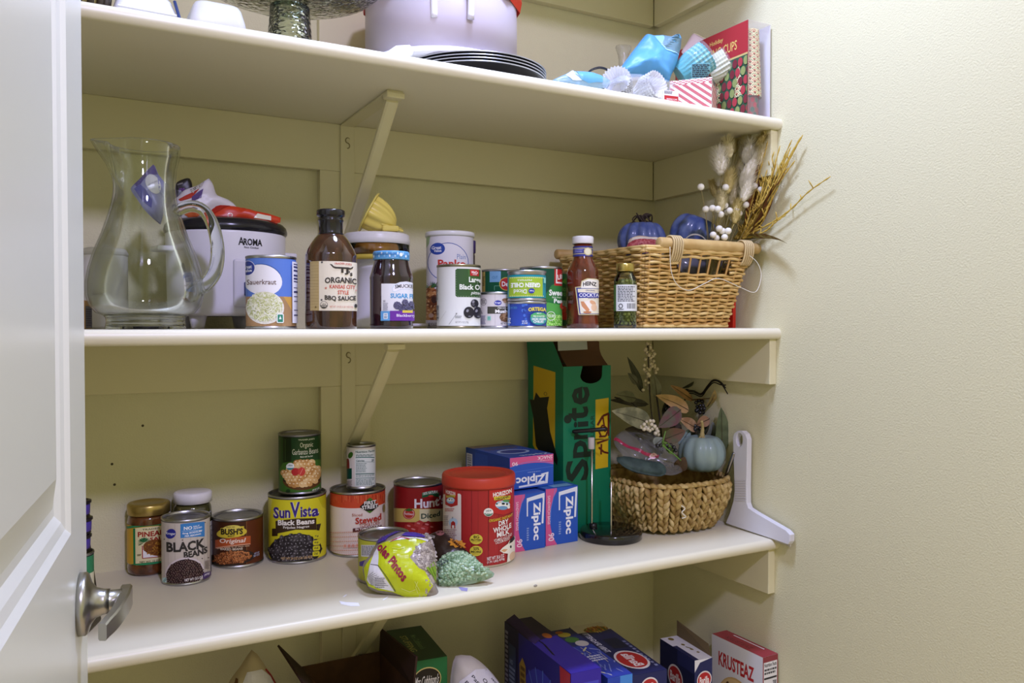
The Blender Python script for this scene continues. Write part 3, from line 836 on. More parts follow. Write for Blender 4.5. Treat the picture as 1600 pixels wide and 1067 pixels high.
# --- stewed tomatoes, with the small can on its lid
x, y, R = on_shelf(516, 602.4, 871, Z3); H = rowH(x, y, R, 769.5, Z3); a = face_cam(x, y)
t = can('tomato_can', 'white and orange can of sliced stewed tomatoes, under the small can', R, H, x, y, Z3, a)
L = cyl_lab(R, 400, 697, 412, 760, 0.0, H, bow=33)
L.full(-R*3.13, R*3.13, 0.005, H-0.005, '#e6d8cf'); L.full(-R*3.13, R*3.13, H*0.76, H-0.005, '#c8492a')
for k in range(40):
    X = 380+k*8.5; L.line([(X, 425), (X+random.uniform(-2, 2), 425+random.uniform(15, 55))], random.uniform(1.5, 4), random.choice(['#d86238', '#b03a20', '#da7a4c']))
for j in range(11):
    for k in range(34): L._px([(392+k*9.5+(j % 2)*4, 625+j*12), (392+k*9.5+5.5, 625+j*12), (392+k*9.5+5.5, 618+j*12), (392+k*9.5+(j % 2)*4, 618+j*12)], '#d8a68c')
L.up()
L.poly([(558, 488), (612, 524), (658, 488), (612, 440)], '#1d1c1a'); L.poly([(595, 452), (612, 440), (628, 452), (612, 458)], '#4a7a2c'); L.poly([(595, 512), (612, 524), (628, 512)], '#4a7a2c')
L.T('FIRST', 582, 458, 645, 478, '#f4f2ee', 0.04, outline='#1d1c1a', ow=0.06); L.T('STREET', 570, 480, 655, 501, '#f4f2ee', 0.04, outline='#1d1c1a', ow=0.06)
L.T('Sliced', 519, 523, 572, 538, '#b0584a', 0.0); L.T('Stewed', 536, 540, 672, 575, '#b8392e', 0.04, rot=2); L.T('TOMATOES', 556, 574, 662, 594, '#b0584a', 0.0, rot=2)
L.poly([(523, 622), (672, 610), (672, 590), (523, 602)], '#5d2a2a'); L.T('IN TOMATO JUICE', 537, 597, 668, 612, '#f0e4de', 0.04, rot=2)
for k in range(4): L.rrect(474+k*21, 684, 492+k*21, 704, 5, '#e9c8ba'); L.rrect(477+k*21, 687, 489+k*21, 701, 4, '#d99a84')
L.T('NET WT 28 OZ (793g)', 498, 690, 560, 712, '#c07868', 0.0); L.ell(686, 500, 7, 22, '#8a7a4a'); L.build('label', t)
zt = Z3+H+0.0003
d2 = Vector((x-CX, y-CY)).length; R2 = d2*sin((atan((586.2-800)/FPX)-atan((541-800)/FPX))/2)
x2, y2 = plan(541, 586.2, D=2*R2)[:2]; H2 = rowH(x2, y2, R2, 695.5, zt)
t = can('mushroom_can', 'small white can with a nutrition panel standing on the stewed tomatoes', R2, H2, x2, y2, zt, face_cam(x2, y2), lidmat=M('#7c7a4e', 0.35, 0.9))
L = cyl_lab(R2, 955, 1325, 285, 862, 0.002, H2-0.004, bow=45)
L.full(-R2*3.13, R2*3.13, 0.005, H2-0.005, '#d8d0cc'); L.poly([(940, 570), (1020, 570), (1020, 720), (940, 720)], '#0e4a38'); L.poly([(930, 430), (990, 430), (990, 570), (930, 570)], '#8a2a24')
L.line([(962, 370), (990, 450), (1004, 570)], 9, '#e8e6dc'); L.ell(1005, 385, 30, 45, '#3a6a20', 20)
L.rect(1060, 315, 1318, 830, '#d6dcdc'); L.T('Nutrition Facts', 1070, 332, 1310, 362, '#24504e', 0.04)
for yy, ww in ((425, 12), (490, 4), (655, 12), (715, 7)): L.line([(1070, yy), (1308, yy)], ww, '#1f5f58')
L.T('Calories', 1075, 458, 1180, 484, '#24504e', 0.04); L.T('20', 1270, 450, 1300, 482, '#24504e', 0.04); L.small(1075, 385, 1300, 415, 2, '#5a7472', 5); L.small(1075, 505, 1210, 640, 6, '#8b9a9a', 6); L.small(1075, 670, 1300, 700, 2, '#8b9a9a', 8); L.small(1075, 730, 1300, 820, 5, '#8b9a9a', 9); L.small(965, 740, 1025, 830, 5, '#9a8e8c', 10)
L.build('label', t)

# --- Hunt's diced tomatoes
HH = 0.117; P = onZ(654, 751, Z3+HH); x, y = P.x, P.y; d2 = Vector((x-CX, y-CY)).length; R = d2*sin((atan((693-800)/FPX)-atan((615.5-800)/FPX))/2)
t = can('tomato_can', 'red can of diced tomatoes with a cream band, behind the red milk tub', R, HH, x, y, Z3, face_cam(x, y))
L = cyl_lab(R, 742, 1008, 372, 720, 0.003, HH-0.005, bow=30)
L.full(-R*3.13, R*3.13, 0.005, HH-0.005, '#8e1a1c'); L.poly([(700, 575), (700, 490), (1060, 505), (1060, 582), (880, 578)], '#d3bd66'); L.poly([(880, 575), (880, 500), (1060, 505), (1060, 582)], '#dcd6a8')
L.poly([(893, 432), (893, 402), (940, 388), (984, 402), (984, 430), (940, 420)], '#20603a'); L.T('100% NATURAL', 898, 396, 980, 414, '#e2ecd8', 0.03, arc=5); L.ell(940, 422, 14, 6, '#c23a2a')
L.T("Hunt's", 853, 432, 1020, 492, '#e9e6ea', 0.05); L.T('Diced', 888, 524, 990, 556, '#2f4a3c', 0.04)
L.ell(824, 526, 32, 34, '#b32a22'); L.ell(824, 526, 28, 30, '#d9a8a0'); L.ell(824, 528, 24, 25, '#b8382c'); L.poly([(800, 505), (824, 492), (850, 505), (824, 512)], '#3a6a2a'); L.T('FlashSteam', 800, 520, 848, 534, '#f0e0dc', 0.02)
for k, (cx_, cy_, rx_, ry_) in enumerate(((830, 605, 34, 26), (880, 590, 32, 24), (925, 598, 36, 26), (855, 625, 40, 24), (905, 622, 38, 24), (950, 615, 30, 26))):
    L.poly([(cx_-rx_, cy_+ry_), (cx_-rx_*0.8, cy_-ry_*0.4), (cx_, cy_-ry_), (cx_+rx_*0.9, cy_-ry_*0.3), (cx_+rx_, cy_+ry_)], ['#a82c26', '#b8403a', '#962420'][k % 3]); L.ell(cx_-rx_*0.2, cy_-ry_*0.2, rx_*0.3, ry_*0.2, '#d8807a', 20)
L.build('label', t)
# ================================================================== same shelf, right half
def q1(ox, oy, s): return lambda x, y: (ox+x/s, oy+y/s)

# --- milk powder tub
x, y, R = on_shelf(692.5, 803.5, 888, Z3); H = rowH(x, y, R, 748, Z3); a = face_cam(x, y)
t = thing('milk_powder_tub', 'big red tub of dry whole milk with an orange plastic lid', 'tub', (x, y, Z3), a)
one('body', lathe([(0, 0.001), (R-0.003, 0.001), (R-0.001, 0), (R+0.0006, 0.0015), (R, 0.004), (R, H-0.004), (0, H-0.004)], 80), M('#c9bda6', 0.35, 0.4), t, True)
hl = 0.020
one('lid', lathe([(R, H-hl+0.002), (R+0.0022, H-hl), (R+0.0030, H-hl+0.004), (R+0.0022, H-0.003), (R+0.0005, H), (R-0.003, H+0.0006), (R-0.005, H-0.0022), (R*0.80, H-0.0025), (R*0.78, H-0.0018), (R*0.76, H-0.0028), (0, H-0.0028)], 80), M('#c2402e', 0.4), t, True)
L = cyl_lab(R, 40, 710, 190, 1030, 0.004, H-hl, bow=95)
L.full(-R*3.13, R*3.13, 0.004, H-hl, '#a82a2c')
for k, X in enumerate((222, 310, 370, 465, 560, 640)): L.line([(X, 180), (X, 1030)], [4, 6, 3, 8, 3, 3][k], '#7a1c20')
for k in range(30): X = random.uniform(218, 690); Y = random.uniform(200, 900); L._px([(X, Y+random.uniform(60, 160)), (X+2.5, Y+100), (X+3, Y), (X, Y+10)], random.choice(['#b8383a', '#962426']))
L.up()
L.rrect(-60, 222, 214, 900, 22, '#e4dcd8'); L.rect(-60, 700, 214, 1000, '#e4dcd8')
L.poly([(62, 340), (62, 170), (182, 170), (182, 350), (120, 372)], '#b02a28'); L.T('HORIZON', 68, 190, 160, 232, '#f0ece8', 0.04); L.poly([(72, 262), (72, 236), (158, 236), (158, 262)], '#cdbb4a'); L.T('ORGANIC', 76, 240, 154, 258, '#4a4420', 0.03)
L.ell(115, 295, 40, 34, '#a9c6da'); L.ell(112, 290, 30, 14, '#f0f0ee'); L.ell(105, 284, 8, 6, '#1f1f1f'); L.ell(128, 288, 7, 6, '#1f1f1f'); L.ell(120, 322, 26, 10, '#7fa8cc')
L.small(60, 385, 150, 425, 2, '#c47878', 2); L.small(45, 465, 95, 585, 6, '#a8a0a0', 3); L.small(50, 620, 170, 800, 9, '#b08888', 4)
L.ell(140, 540, 42, 48, '#b9d2e8'); L.poly([(120, 610), (120, 545), (140, 525), (160, 545), (160, 610)], '#b02a28'); L.rect(130, 575, 150, 608, '#f0ece8'); L.line([(135, 480), (135, 500)], 5, '#333')
# crest
L.poly([(470, 445), (470, 190), (700, 165), (700, 430), (600, 468)], '#bb2b29'); L.line([(470, 435), (600, 466), (700, 430)], 6, '#8a1d20')
L.T('HORIZON', 506, 196, 682, 246, '#f4f0ec', 0.05, rot=2); L.poly([(518, 300), (512, 262), (672, 244), (668, 284)], '#d6c23c'); L.T('ORGANIC', 528, 258, 662, 290, '#4a4420', 0.05, rot=2)
L.ell(596, 350, 70, 48, '#a9cbe0'); L.ell(630, 305, 35, 14, '#5a9a5a'); L.ell(598, 350, 62, 22, '#f2f2f0'); L.ell(545, 350, 18, 14, '#f2f2f0'); L.ell(540, 340, 10, 8, '#222'); L.ell(600, 338, 16, 11, '#222'); L.ell(635, 342, 9, 12, '#222'); L.ell(650, 375, 14, 18, '#f2f2f0'); L.ell(596, 385, 44, 22, '#6f9cc6'); L.ell(572, 318, 12, 10, '#e8c8b0')
L.ell(464, 432, 44, 46, '#ece8e2'); L.ell(464, 432, 38, 40, '#f4f2ee'); L.ell(464, 440, 38, 33, '#1f6a52', a0=0, a1=180); L.T('USDA', 440, 404, 490, 426, '#2a4a44', 0.04); L.T('ORGANIC', 432, 440, 496, 456, '#f0f4f0', 0.04)
L.T('ORGANIC INSTANT', 468, 488, 690, 520, '#d6b83a', 0.04, rot=2.5)
L.T('DRY', 556, 520, 648, 576, '#f4f0ee', 0.04, rot=3); L.T('WHOLE', 506, 585, 676, 642, '#f4f0ee', 0.04, rot=3); L.T('MILK', 540, 642, 656, 698, '#f4f0ee', 0.04, rot=3)
L.T('VITAMINS A & D AND', 512, 706, 680, 738, '#e8dcd8', 0.01, rot=5); L.T('CALCIUM ADDED', 526, 738, 660, 768, '#e8dcd8', 0.01, rot=5)
for cy_, a1, b1, c1 in ((728, '8G', 'PROTEIN', 'per serving'), (858, '50%', 'MORE', 'calcium')):
    L.ell(352, cy_, 58, 57, '#dcca48'); L.T(a1, 328, cy_-42, 380, cy_-8, '#2f2a18', 0.04); L.T(b1, 306, cy_-2, 398, cy_+22, '#2f2a18', 0.05); L.T(c1, 316, cy_+26, 388, cy_+36, '#4a4420', 0.0)
L.poly([(632, 1000), (640, 900), (600, 890), (565, 865), (590, 830), (640, 790), (660, 750), (700, 700), (740, 720), (740, 1000)], '#efe9dc'); L.poly([(650, 790), (665, 740), (702, 700), (710, 740), (680, 775)], '#2a2420'); L.ell(668, 825, 9, 16, '#20201e'); L.poly([(575, 865), (600, 845), (640, 850), (610, 880)], '#dba878'); L.ell(700, 940, 45, 60, '#dfc0a0')
L.T('NET WT 30.6 OZ', 450, 915, 605, 955, '#f0e6e4', 0.02, rot=3); L.T('(1.91 LBS) 870g', 450, 960, 608, 992, '#f0e6e4', 0.02, rot=3); L.build('label', t)

# --- the can behind the bags
x, y, R, HH = -0.770, -0.258, 0.0415, 0.076
t = can('bean_can', 'low yellow-labelled can half hidden behind the bag of pinto beans', R, HH, x, y, Z3, face_cam(x, y))
L = cyl_lab(R, 140, 560, 345, 850, 0.003, HH-0.005, bow=60)
L.full(-R*3.13, R*3.13, 0.005, HH-0.005, '#b8b93a'); L.rect(165, 380, 300, 520, '#d6d4d4'); L.small(172, 390, 290, 510, 8, '#6a6a72', 3); L.poly([(150, 640), (150, 590), (270, 520), (300, 560), (250, 640)], '#4a3a8c'); L.build('label', t)

# --- bag of pinto beans leaning on it
im = q1(540, 790, 6.4)
n = Vector((CX+0.765, CY+0.36, 0)).normalized(); n = Vector((n.x, n.y, 0.55)).normalized()
P0 = onZ(625, 930, Z3)+Vector((0, 0.012, 0.014))
out = [(168, 640), (200, 760), (225, 830), (330, 872), (470, 895), (600, 935), (740, 945), (860, 940), (925, 900), (932, 860), (900, 800), (915, 700), (905, 600), (890, 480), (850, 370), (800, 310), (690, 268), (600, 262), (500, 262), (430, 290), (340, 330), (300, 390), (260, 450), (240, 500), (185, 560)]
PB = Puff(out, (560, 620), P0, n, 0.030, 0.016, 0.0045, 3, loc=(P0.x, P0.y, Z3), img=im)
t = thing('bean_bag', 'lime green plastic bag of dried pinto beans slumped near the shelf edge', 'bag', (P0.x, P0.y, Z3))
one('bag', PB.mesh(), M('#8f857c', 0.22, spec=0.6), t, True)
L = PB.lab(rough=0.22)
BEIGE = ['#a4988c', '#8c8078', '#b4a89a', '#7d726a']
L.pile(780, 600, 130, 330, 260, 17, 12, BEIGE, 3, hi='#c8beb4')
L.poly([(185, 640), (300, 500), (340, 420), (480, 370), (690, 350), (808, 378), (760, 440), (690, 500), (640, 560), (680, 600), (730, 665), (790, 690), (820, 740), (870, 830), (800, 930), (700, 938), (590, 925), (470, 880), (330, 860), (230, 820), (195, 740)], '#b9c41f')
L.poly([(640, 560), (690, 500), (760, 440), (808, 378), (860, 420), (885, 500), (895, 600), (820, 640), (790, 690), (730, 665)], '#9b9086')
L.pile(790, 540, 110, 130, 75, 17, 12, BEIGE, 5, hi='#c8beb4')
L.poly([(830, 640), (880, 580), (908, 640), (905, 780), (860, 720), (800, 660)], '#7d9a2c'); L.line([(830, 650), (880, 740)], 8, '#4f7a20'); L.line([(850, 620), (900, 720)], 6, '#4f7a20')
L.poly([(300, 380), (340, 330), (430, 285), (560, 262), (560, 275), (430, 340), (400, 380), (330, 400)], '#4b3796'); L.poly([(560, 330), (600, 290), (700, 285), (780, 300), (795, 340), (690, 345)], '#4b3796')
L.poly([(430, 400), (540, 345), (830, 360), (820, 385), (690, 360), (540, 380)], '#d9d6dc'); L.line([(450, 395), (560, 350), (640, 372)], 12, '#a63844')
L.poly([(215, 760), (250, 620), (290, 500), (330, 440), (335, 560), (330, 650), (400, 760), (490, 880), (330, 845), (240, 800)], '#d8d5d8')
for k in range(9): L.line([(225+k*4, 735+k*10), (285+k*18, 700+k*16)], 4, '#5a585e')
L.line([(255, 620), (330, 640), (420, 760), (500, 880)], 6, '#33323a'); L.small(300, 760, 400, 850, 6, '#8a888e', 5)
L.T('oles Pintos', 336, 525, 690, 640, '#8f1f3c', 0.05, quad=[(310, 460), (570, 810), (632, 742), (372, 392)])
for pts in ([(470, 470), (540, 480), (600, 455)], [(560, 860), (640, 890), (700, 870)], [(690, 800), (740, 880)], [(720, 800), (700, 850), (720, 900)]): L.line(pts, 5, '#d6dd70')
L.build('bag_print', t)

# --- dark bag with orange lettering behind, and the bag of green split peas
im = q1(540, 790, 6.4)
P0 = Vector((-0.650, -0.300, Z3+0.012)); n = Vector((-0.45, -0.75, 0.75))
out = [(800, 320), (860, 280), (960, 250), (1040, 310), (1120, 370), (1200, 440), (1260, 500), (1180, 560), (1000, 600), (900, 570), (850, 450)]
PB = Puff(out, (1010, 440), P0, n, 0.014, 0.010, 0.003, 9, loc=(P0.x, P0.y, Z3), img=im)
t = thing('candy_bag', 'dark brown candy bag with orange lettering under the bag of green peas', 'bag', (P0.x, P0.y, Z3))
one('bag', PB.mesh(), M('#2e1d1a', 0.28, spec=0.5), t, True)
L = PB.lab(rough=0.3); L.ell(950, 300, 45, 34, '#8e5a5e', 20); L.T('Big', 915, 280, 985, 320, '#3a2222', 0.05)
star = [(1120+70*(1.0 if k % 2 else 0.72)*cos(k*pi/9)*1.3, 400+62*(1.0 if k % 2 else 0.72)*sin(k*pi/9)) for k in range(18)]
L.poly(star, '#c98a30'); L.T("Reese's", 1055, 380, 1190, 425, '#3a1d14', 0.06, quad=[(1060, 390), (1165, 470), (1190, 430), (1085, 350)]); L.T('PIECES', 0, 0, 1, 1, '#c9c2c0', 0.02, quad=[(830, 330), (895, 362), (905, 340), (840, 308)]); L.build('bag_print', t)
P0 = onZ(700, 916, Z3)+Vector((0.0, 0.012, 0.012)); n = Vector((-0.35, -0.70, 0.62))
out = [(905, 600), (925, 700), (915, 770), (945, 808), (1020, 812), (1150, 800), (1300, 772), (1400, 745), (1470, 715), (1500, 690), (1440, 650), (1350, 590), (1260, 500), (1160, 465), (1060, 475), (960, 520)]
PB = Puff(out, (1130, 650), P0, n, 0.020, 0.012, 0.003, 15, loc=(P0.x, P0.y, Z3), img=im)
t = thing('pea_bag', 'clear plastic bag of dried green split peas lying by the milk tub', 'bag', (P0.x, P0.y, Z3))
one('bag', PB.mesh(), M('#8aa184', 0.2, spec=0.6), t, True)
PEA = [M('#9db894', 0.35), M('#86a37c', 0.35), M('#b0c6a4', 0.3), M('#6f8c68', 0.4)]
b = PB.beads(430, (0.0032, 0.0030, 0.0024), PEA, seed=4, cap=0.93, name='peas', parent=t); b['kind'] = 'stuff'
L = PB.lab(rough=0.25, base=0.0036); L.T('SPLIT', 0, 0, 1, 1, '#3a3e52', 0.02, quad=[(915, 590), (1010, 560), (1018, 590), (925, 615)]); L.T('PEAS', 0, 0, 1, 1, '#3a3e52', 0.02, quad=[(935, 625), (1030, 590), (1036, 612), (942, 645)]); L.build('bag_print', t)

# --- three zipper bag cartons
def carton(name, lb, cat, loc, rz, W, D, H, col, group=None, bev=0.0008):
    t = thing(name, lb, cat, loc, rz, group)
    one('carton', box(0, W, 0, D, 0, H, bev), M(col, 0.45), t)
    F = {'front': face_surf((0, 0, 0), (1, 0, 0), (0, 0, 1), (0, -1, 0)), 'left': face_surf((0, D, 0), (0, -1, 0), (0, 0, 1), (-1, 0, 0)),
         'right': face_surf((W, 0, 0), (0, 1, 0), (0, 0, 1), (1, 0, 0)), 'top': face_surf((0, 0, H), (1, 0, 0), (0, 1, 0), (0, 0, 1))}
    return t, F
def face(F, k, W, H):
    L = Lab(F[k], base=0.0002).flat(0, 100, 0, 100, W, H); L.lim = (0.0004, W-0.0004, 0.0004, H-0.0004); return L
BLUE, PINK = '#2b57b8', '#d2588c'
def zip_front(L, flip=False):
    L.rect(0, 0, 100, 100, BLUE); L.rect(0, 0, 34, 100, PINK)
    L.ell(75, 52, 62, 62, BLUE, n=40); L.line([(14, 60), (16, 36), (30, 0)], 1.4, '#5d86d8')
    # name runs down the face
    L.poly([(40, 8), (98, 2), (98, 8), (94, 56), (88, 56), (92, 12), (44, 16), (44, 40), (40, 40)], '#dfe4f2')
    L.poly([(45, 14), (91, 10), (88, 54), (46, 42)], BLUE)
    L.T('Ziploc', 0, 0, 1, 1, '#eef0f8', 0.05, quad=[(55, 17), (55, 84), (85, 84), (85, 17)])
    L.T('SANDWICH BAGS', 0, 0, 1, 1, '#f0d8e6', 0.0, quad=[(6, 12), (6, 62), (14, 62), (14, 12)]); L.T('90', 0, 0, 1, 1, '#f2dce8', 0.02, quad=[(8, 78), (8, 92), (26, 92), (26, 78)])
    L.small(40, 60, 47, 84, 6, '#8fa8dc', 4)
gz = 'blue and pink zipper bag cartons'
rz = 0.05
zb = rowH(-0.396, -0.218, 0, 763, Z3)
tA, F = carton('zipper_bag_box', 'blue and pink zipper bag carton standing beside the red milk tub', 'box', (-0.5075, -0.231, Z3), rz, 0.0690, 0.170, zb, BLUE, gz)
L = face(F, 'front', 0.0690, zb); zip_front(L); L.build('front_print', tA)
tB, F = carton('zipper_bag_box', 'blue and pink zipper bag carton at the right, beside the black-based stand', 'box', (-0.4345, -0.2225, Z3), rz, 0.0755, 0.054, zb+0.003, BLUE, gz)
L = face(F, 'front', 0.0755, zb+0.003); zip_front(L); L.build('front_print', tB)
L = face(F, 'top', 0.0755, 0.054); L.rect(0, 0, 100, 100, '#2f66b8'); L.rect(30, 50, 90, 90, '#7fb0d8'); L.build('top_print', tB)
# the third lies upside down on the two
zt2 = Z3+zb+0.0035
CL, CR = onY(796.5, 713, -0.203), onY(865.5, 713, -0.196)
hT = rowH(-0.46, -0.203, 0, 713, zt2); WC = CR.x-CL.x
tC, F = carton('zipper_bag_box', 'blue and pink zipper bag carton lying on top of the other two', 'box', (CL.x, -0.203, zt2), 0.08, WC, 0.165, hT, BLUE, gz)
L = face(F, 'front', WC, hT); L.rect(0, 0, 100, 100, BLUE); L.rect(0, 0, 100, 34, PINK); L.ell(45, 60, 75, 38, BLUE, n=40)
L.line([(0, 30), (30, 19), (60, 18), (100, 30)], 1.3, '#5d86d8'); L.line([(0, 46), (100, 40)], 0.8, '#5d86d8')
def flip(x0, y0, x1, y1): return [(x1, y0), (x0, y0), (x0, y1), (x1, y1)]
L.T('SNACK', 0, 0, 1, 1, '#f2dce8', 0.02, quad=flip(62, 4, 97, 15)); L.T('90', 0, 0, 1, 1, '#f2dce8', 0.02, quad=flip(5, 14, 18, 26)); L.small(68, 18, 96, 21, 1, '#e8b8d0', 2)
L.poly([(20, 96), (86, 92), (88, 56), (70, 60), (72, 64), (82, 62), (80, 86), (20, 90)], '#dfe4f2'); L.T('Ziploc', 0, 0, 1, 1, '#eef0f8', 0.05, quad=flip(14, 56, 80, 88)); L.small(40, 50, 70, 53, 1, '#8fa8dc', 3); L.build('front_print', tC)
L = face(F, 'left', 0.165, hT); L.rect(0, 0, 100, 100, '#27489c'); L.rect(2, 18, 16, 96, '#c9ccd4'); L.barcode(3, 20, 15, 95, 4, True, None); L.rect(22, 10, 52, 90, '#2d52aa'); L.build('side_print', tC)
L = face(F, 'top', WC, 0.165); L.rect(0, 0, 100, 100, '#2d4ea4'); L.rect(0, 0, 100, 16, '#8a7a86'); L.ell(48, 62, 34, 16, '#a9bce0'); L.ell(48, 62, 28, 12, '#2a3a8c'); L.T('Ziploc', 0, 0, 1, 1, '#cfdcf2', 0.04, quad=flip(30, 88, 97, 98)); L.small(10, 30, 90, 42, 3, '#5a4a5a', 5); L.build('top_print', tC)

# --- the soda carton stood on end, its flaps torn open
GREEN = '#0e7350'
PS = onZ(898, 828, Z3); rzS = 0.06
W, D = 0.121, 0.128
cxS, cyS = onY(880, 700, -0.170).x, -0.170
HS = rowH(cxS, cyS, 0, 573, Z3)
t = thing('soda_carton', 'tall green soda carton with yellow panels stood on end, torn open at the top', 'carton', (cxS, cyS, Z3), rzS)
m = MB(); gm, km = M(GREEN, 0.42), M('#5a3f28', 0.8)
th = 0.0012
m.add(box(0, W, 0, D, 0, th), gm)
def wall4(a, b): m.add(box(*a, *b, 0, HS), gm)
m.add(box(0, th, th, D, 0, HS), gm); m.add(box(W-th, W, th, D, 0, HS), gm); m.add(box(0, W, D-th, D, 0, HS), gm)
# front wall with the torn half-round hand hole at the top edge
arc = [(0.078-0.030, HS)]+[(0.070+0.028*cos(radians(a)), HS-0.020+0.0*a+0.0-0.016*sin(radians(180-a))*1.0) for a in range(180, -1, -20)]+[(0.098+0.001, HS)]
fp = [(0, 0), (W, 0), (W, HS)]+arc[::-1]+[(0, HS)]
n_ = len(fp)
m.add(([(x_, 0.0, z_) for x_, z_ in fp]+[(x_, th, z_) for x_, z_ in fp], [list(range(n_)), list(range(n_, 2*n_))[::-1]]+[[i, n_+i, n_+(i+1) % n_, (i+1) % n_] for i in range(n_)]), gm)
m.build('carton', t)
inn = MB()
inn.add(box(th, W-th, D-2*th-0.0004, D-th-0.0002, 0.01, HS-0.001), km); inn.add(box(th+0.0002, 2*th, 2*th, D-2*th, 0.01, HS-0.001), km); inn.add(box(W-2*th, W-th-0.0002, 2*th, D-2*th, 0.01, HS-0.001), km)
inn.build('kraft_lining', t)
fl = MB()    # flaps: left flap leans outward and up to the shelf above, back flap upright, curved brown tongue over the front
zc = Z2-TH-0.002-Z3
fl.add(([(0, 0.002, HS), (0, D, HS), (-0.004, D, zc), (-0.006, 0.03, zc)], [[0, 1, 2, 3]]), gm)
fl.build('green_flap', t)
fb = MB()
fb.add(([(0.0, D-0.002, HS), (W, D-0.002, HS), (W-0.004, D-0.006, zc), (0.0, D-0.006, zc)], [[0, 1, 2, 3]]), km)
g1 = grid(lambda s_, t_: (0.012+0.105*s_, 0.004+0.030*t_+0.010*sin(pi*t_), HS-0.018*(s_ > 2)+(zc-HS)*t_*(0.98 if s_ < 0.9 else 0.9)), 8, 8)
fb.build('kraft_flap', t); MB().add(g1, km, True).build('kraft_flap', t)
wp = MB(); wp.add(([(-0.004, 0.012, zc-0.022), (0.062, 0.002, zc-0.020), (0.066, 0.010, zc-0.001), (0.0, 0.02, zc-0.001)], [[0, 1, 2, 3]]), M('#a9b0aa', 0.5)); o = wp.build('printed_strip', t)
L = Lab(face_surf((0, 0, 0), (1, 0, 0), (0, 0, 1), (0, -1, 0)), base=0.0002).quad((240, 905), (478, 905), (485, 128), (240, 130), W, HS)
L.rect(401, 622, 470, 290, '#cfae1d') if False else L.poly([(401, 622), (466, 618), (472, 286), (403, 292)], '#cbab20')
DK = '#15281f'
# S p r i t e, climbing the face
for ch, b0, b1, x0_, x1_ in (('S', 668, 565, 252, 366), ('p', 560, 478, 288, 392), ('r', 474, 425, 292, 362), ('i', 418, 390, 292, 365), ('t', 388, 322, 262, 366), ('e', 312, 226, 282, 372)):
    L.T(ch, 0, 0, 1, 1, DK, 0.045, quad=[(x1_, b0), (x1_, b1), (x0_, b1), (x0_, b0)])
L.ell(262, 376, 19, 20, DK)
L.T('ZERO SUGAR', 0, 0, 1, 1, '#123f2c', 0.02, quad=[(396, 598), (396, 364), (376, 364), (376, 598)])
L.line([(418, 520), (445, 545), (470, 552)], 9, '#5a2414'); L.line([(430, 555), (432, 505)], 9, '#5a2414')
L.line([(410, 500), (470, 485)], 10, '#5a2414'); L.line([(420, 470), (455, 470), (468, 440), (440, 415), (418, 440), (430, 468)], 9, '#5a2414')
L.line([(412, 415), (440, 372), (472, 362)], 11, '#5a2414'); L.line([(470, 362), (470, 470)], 10, '#5a2414'); L.line([(440, 375), (452, 450)], 8, '#5a2414')
L.build('front_print', t)
L = Lab(face_surf((0, D, 0), (0, -1, 0), (0, 0, 1), (-1, 0, 0)), base=0.0002).quad((70, 905), (240, 905), (240, 130), (70, 130), D, HS)
L.poly([(95, 520), (98, 135), (204, 158), (202, 540), (150, 600)], '#cbab20')
L.poly([(110, 262), (130, 285), (175, 275), (165, 330), (180, 440), (216, 560), (212, 590), (188, 560), (160, 590), (110, 520), (96, 380), (78, 300), (100, 300)], '#171a14'); L.ring(157, 264, 8, 9, 2, '#3a3418')
L.build('side_print', t)

# --- black-based stand with two steel rods and a black cross bar
P = onZ(954, 853, Z3); x, y, R = on_shelf(905, 1003.5, 853, Z3)
t = thing('rod_stand', 'black round-based stand with two steel rods and a black top bar', 'stand', (x, y, Z3), face_cam(x, y))
one('base', lathe([(0, 0), (R-0.002, 0), (R, 0.002), (R, 0.014), (R-0.0015, 0.0168), (R-0.004, 0.018), (0, 0.018)], 56), M('#161618', 0.12, coat=0.6), t, True)
s_ = R/49.0      # metres per photo column at the base
hx = lambda px_: (px_-954)*s_
z1_ = rowH(x, y, 0, 690, Z3)
STL = M('#b9b4aa', 0.25, 1.0)
m = MB(); m.add(tr(lathe([(0.0022, 0.018), (0.0022, z1_), (0, z1_)], 16), (hx(924), 0.010, 0)), STL, True); m.add(tr(lathe([(0.0017, 0), (0.0017, 0.10)], 14), (hx(924), 0.010, z1_-0.12)), STL, True); m.build('tall_rod', t)
one('foot_knob', tr(lathe([(0.008, 0.018), (0.008, 0.024), (0.004, 0.026), (0, 0.026)], 16), (hx(926), 0.012, 0)), M('#1b1b1d', 0.3), t, True)
z2_ = rowH(x, y, 0, 752, Z3)
one('short_rod', tr(lathe([(0.0019, 0.018), (0.0019, z2_), (0, z2_+0.001)], 16), (hx(954.5), -0.006, 0)), STL, t, True)
z3_ = rowH(x, y, 0, 703, Z3); z4_ = rowH(x, y, 0, 685, Z3)
one('white_collar', tr(lathe([(0, z3_), (0.0062, z3_), (0.0066, z3_+0.001), (0.0066, z4_-0.001), (0.006, z4_), (0, z4_)], 18), (hx(923), 0.010, 0)), M('#bcb6b4', 0.4), t, True)
za, zb_ = rowH(x, y, 0, 676, Z3), rowH(x, y, 0, 671.5, Z3)
one('cross_bar', tube([(hx(893), 0.010, za-0.001), (hx(896), 0.010, za), (hx(944), 0.010, zb_), (hx(948), 0.010, zb_-0.0005)], [0.0030, 0.0042, 0.0042, 0.003], 10), M('#141315', 0.3), t, True)
one('brass_tab', tube([(hx(928), 0.010, z4_-0.004), (hx(952), 0.006, z4_-0.002)], 0.0013, 8), M('#8c7a30', 0.3, 0.9), t, True)
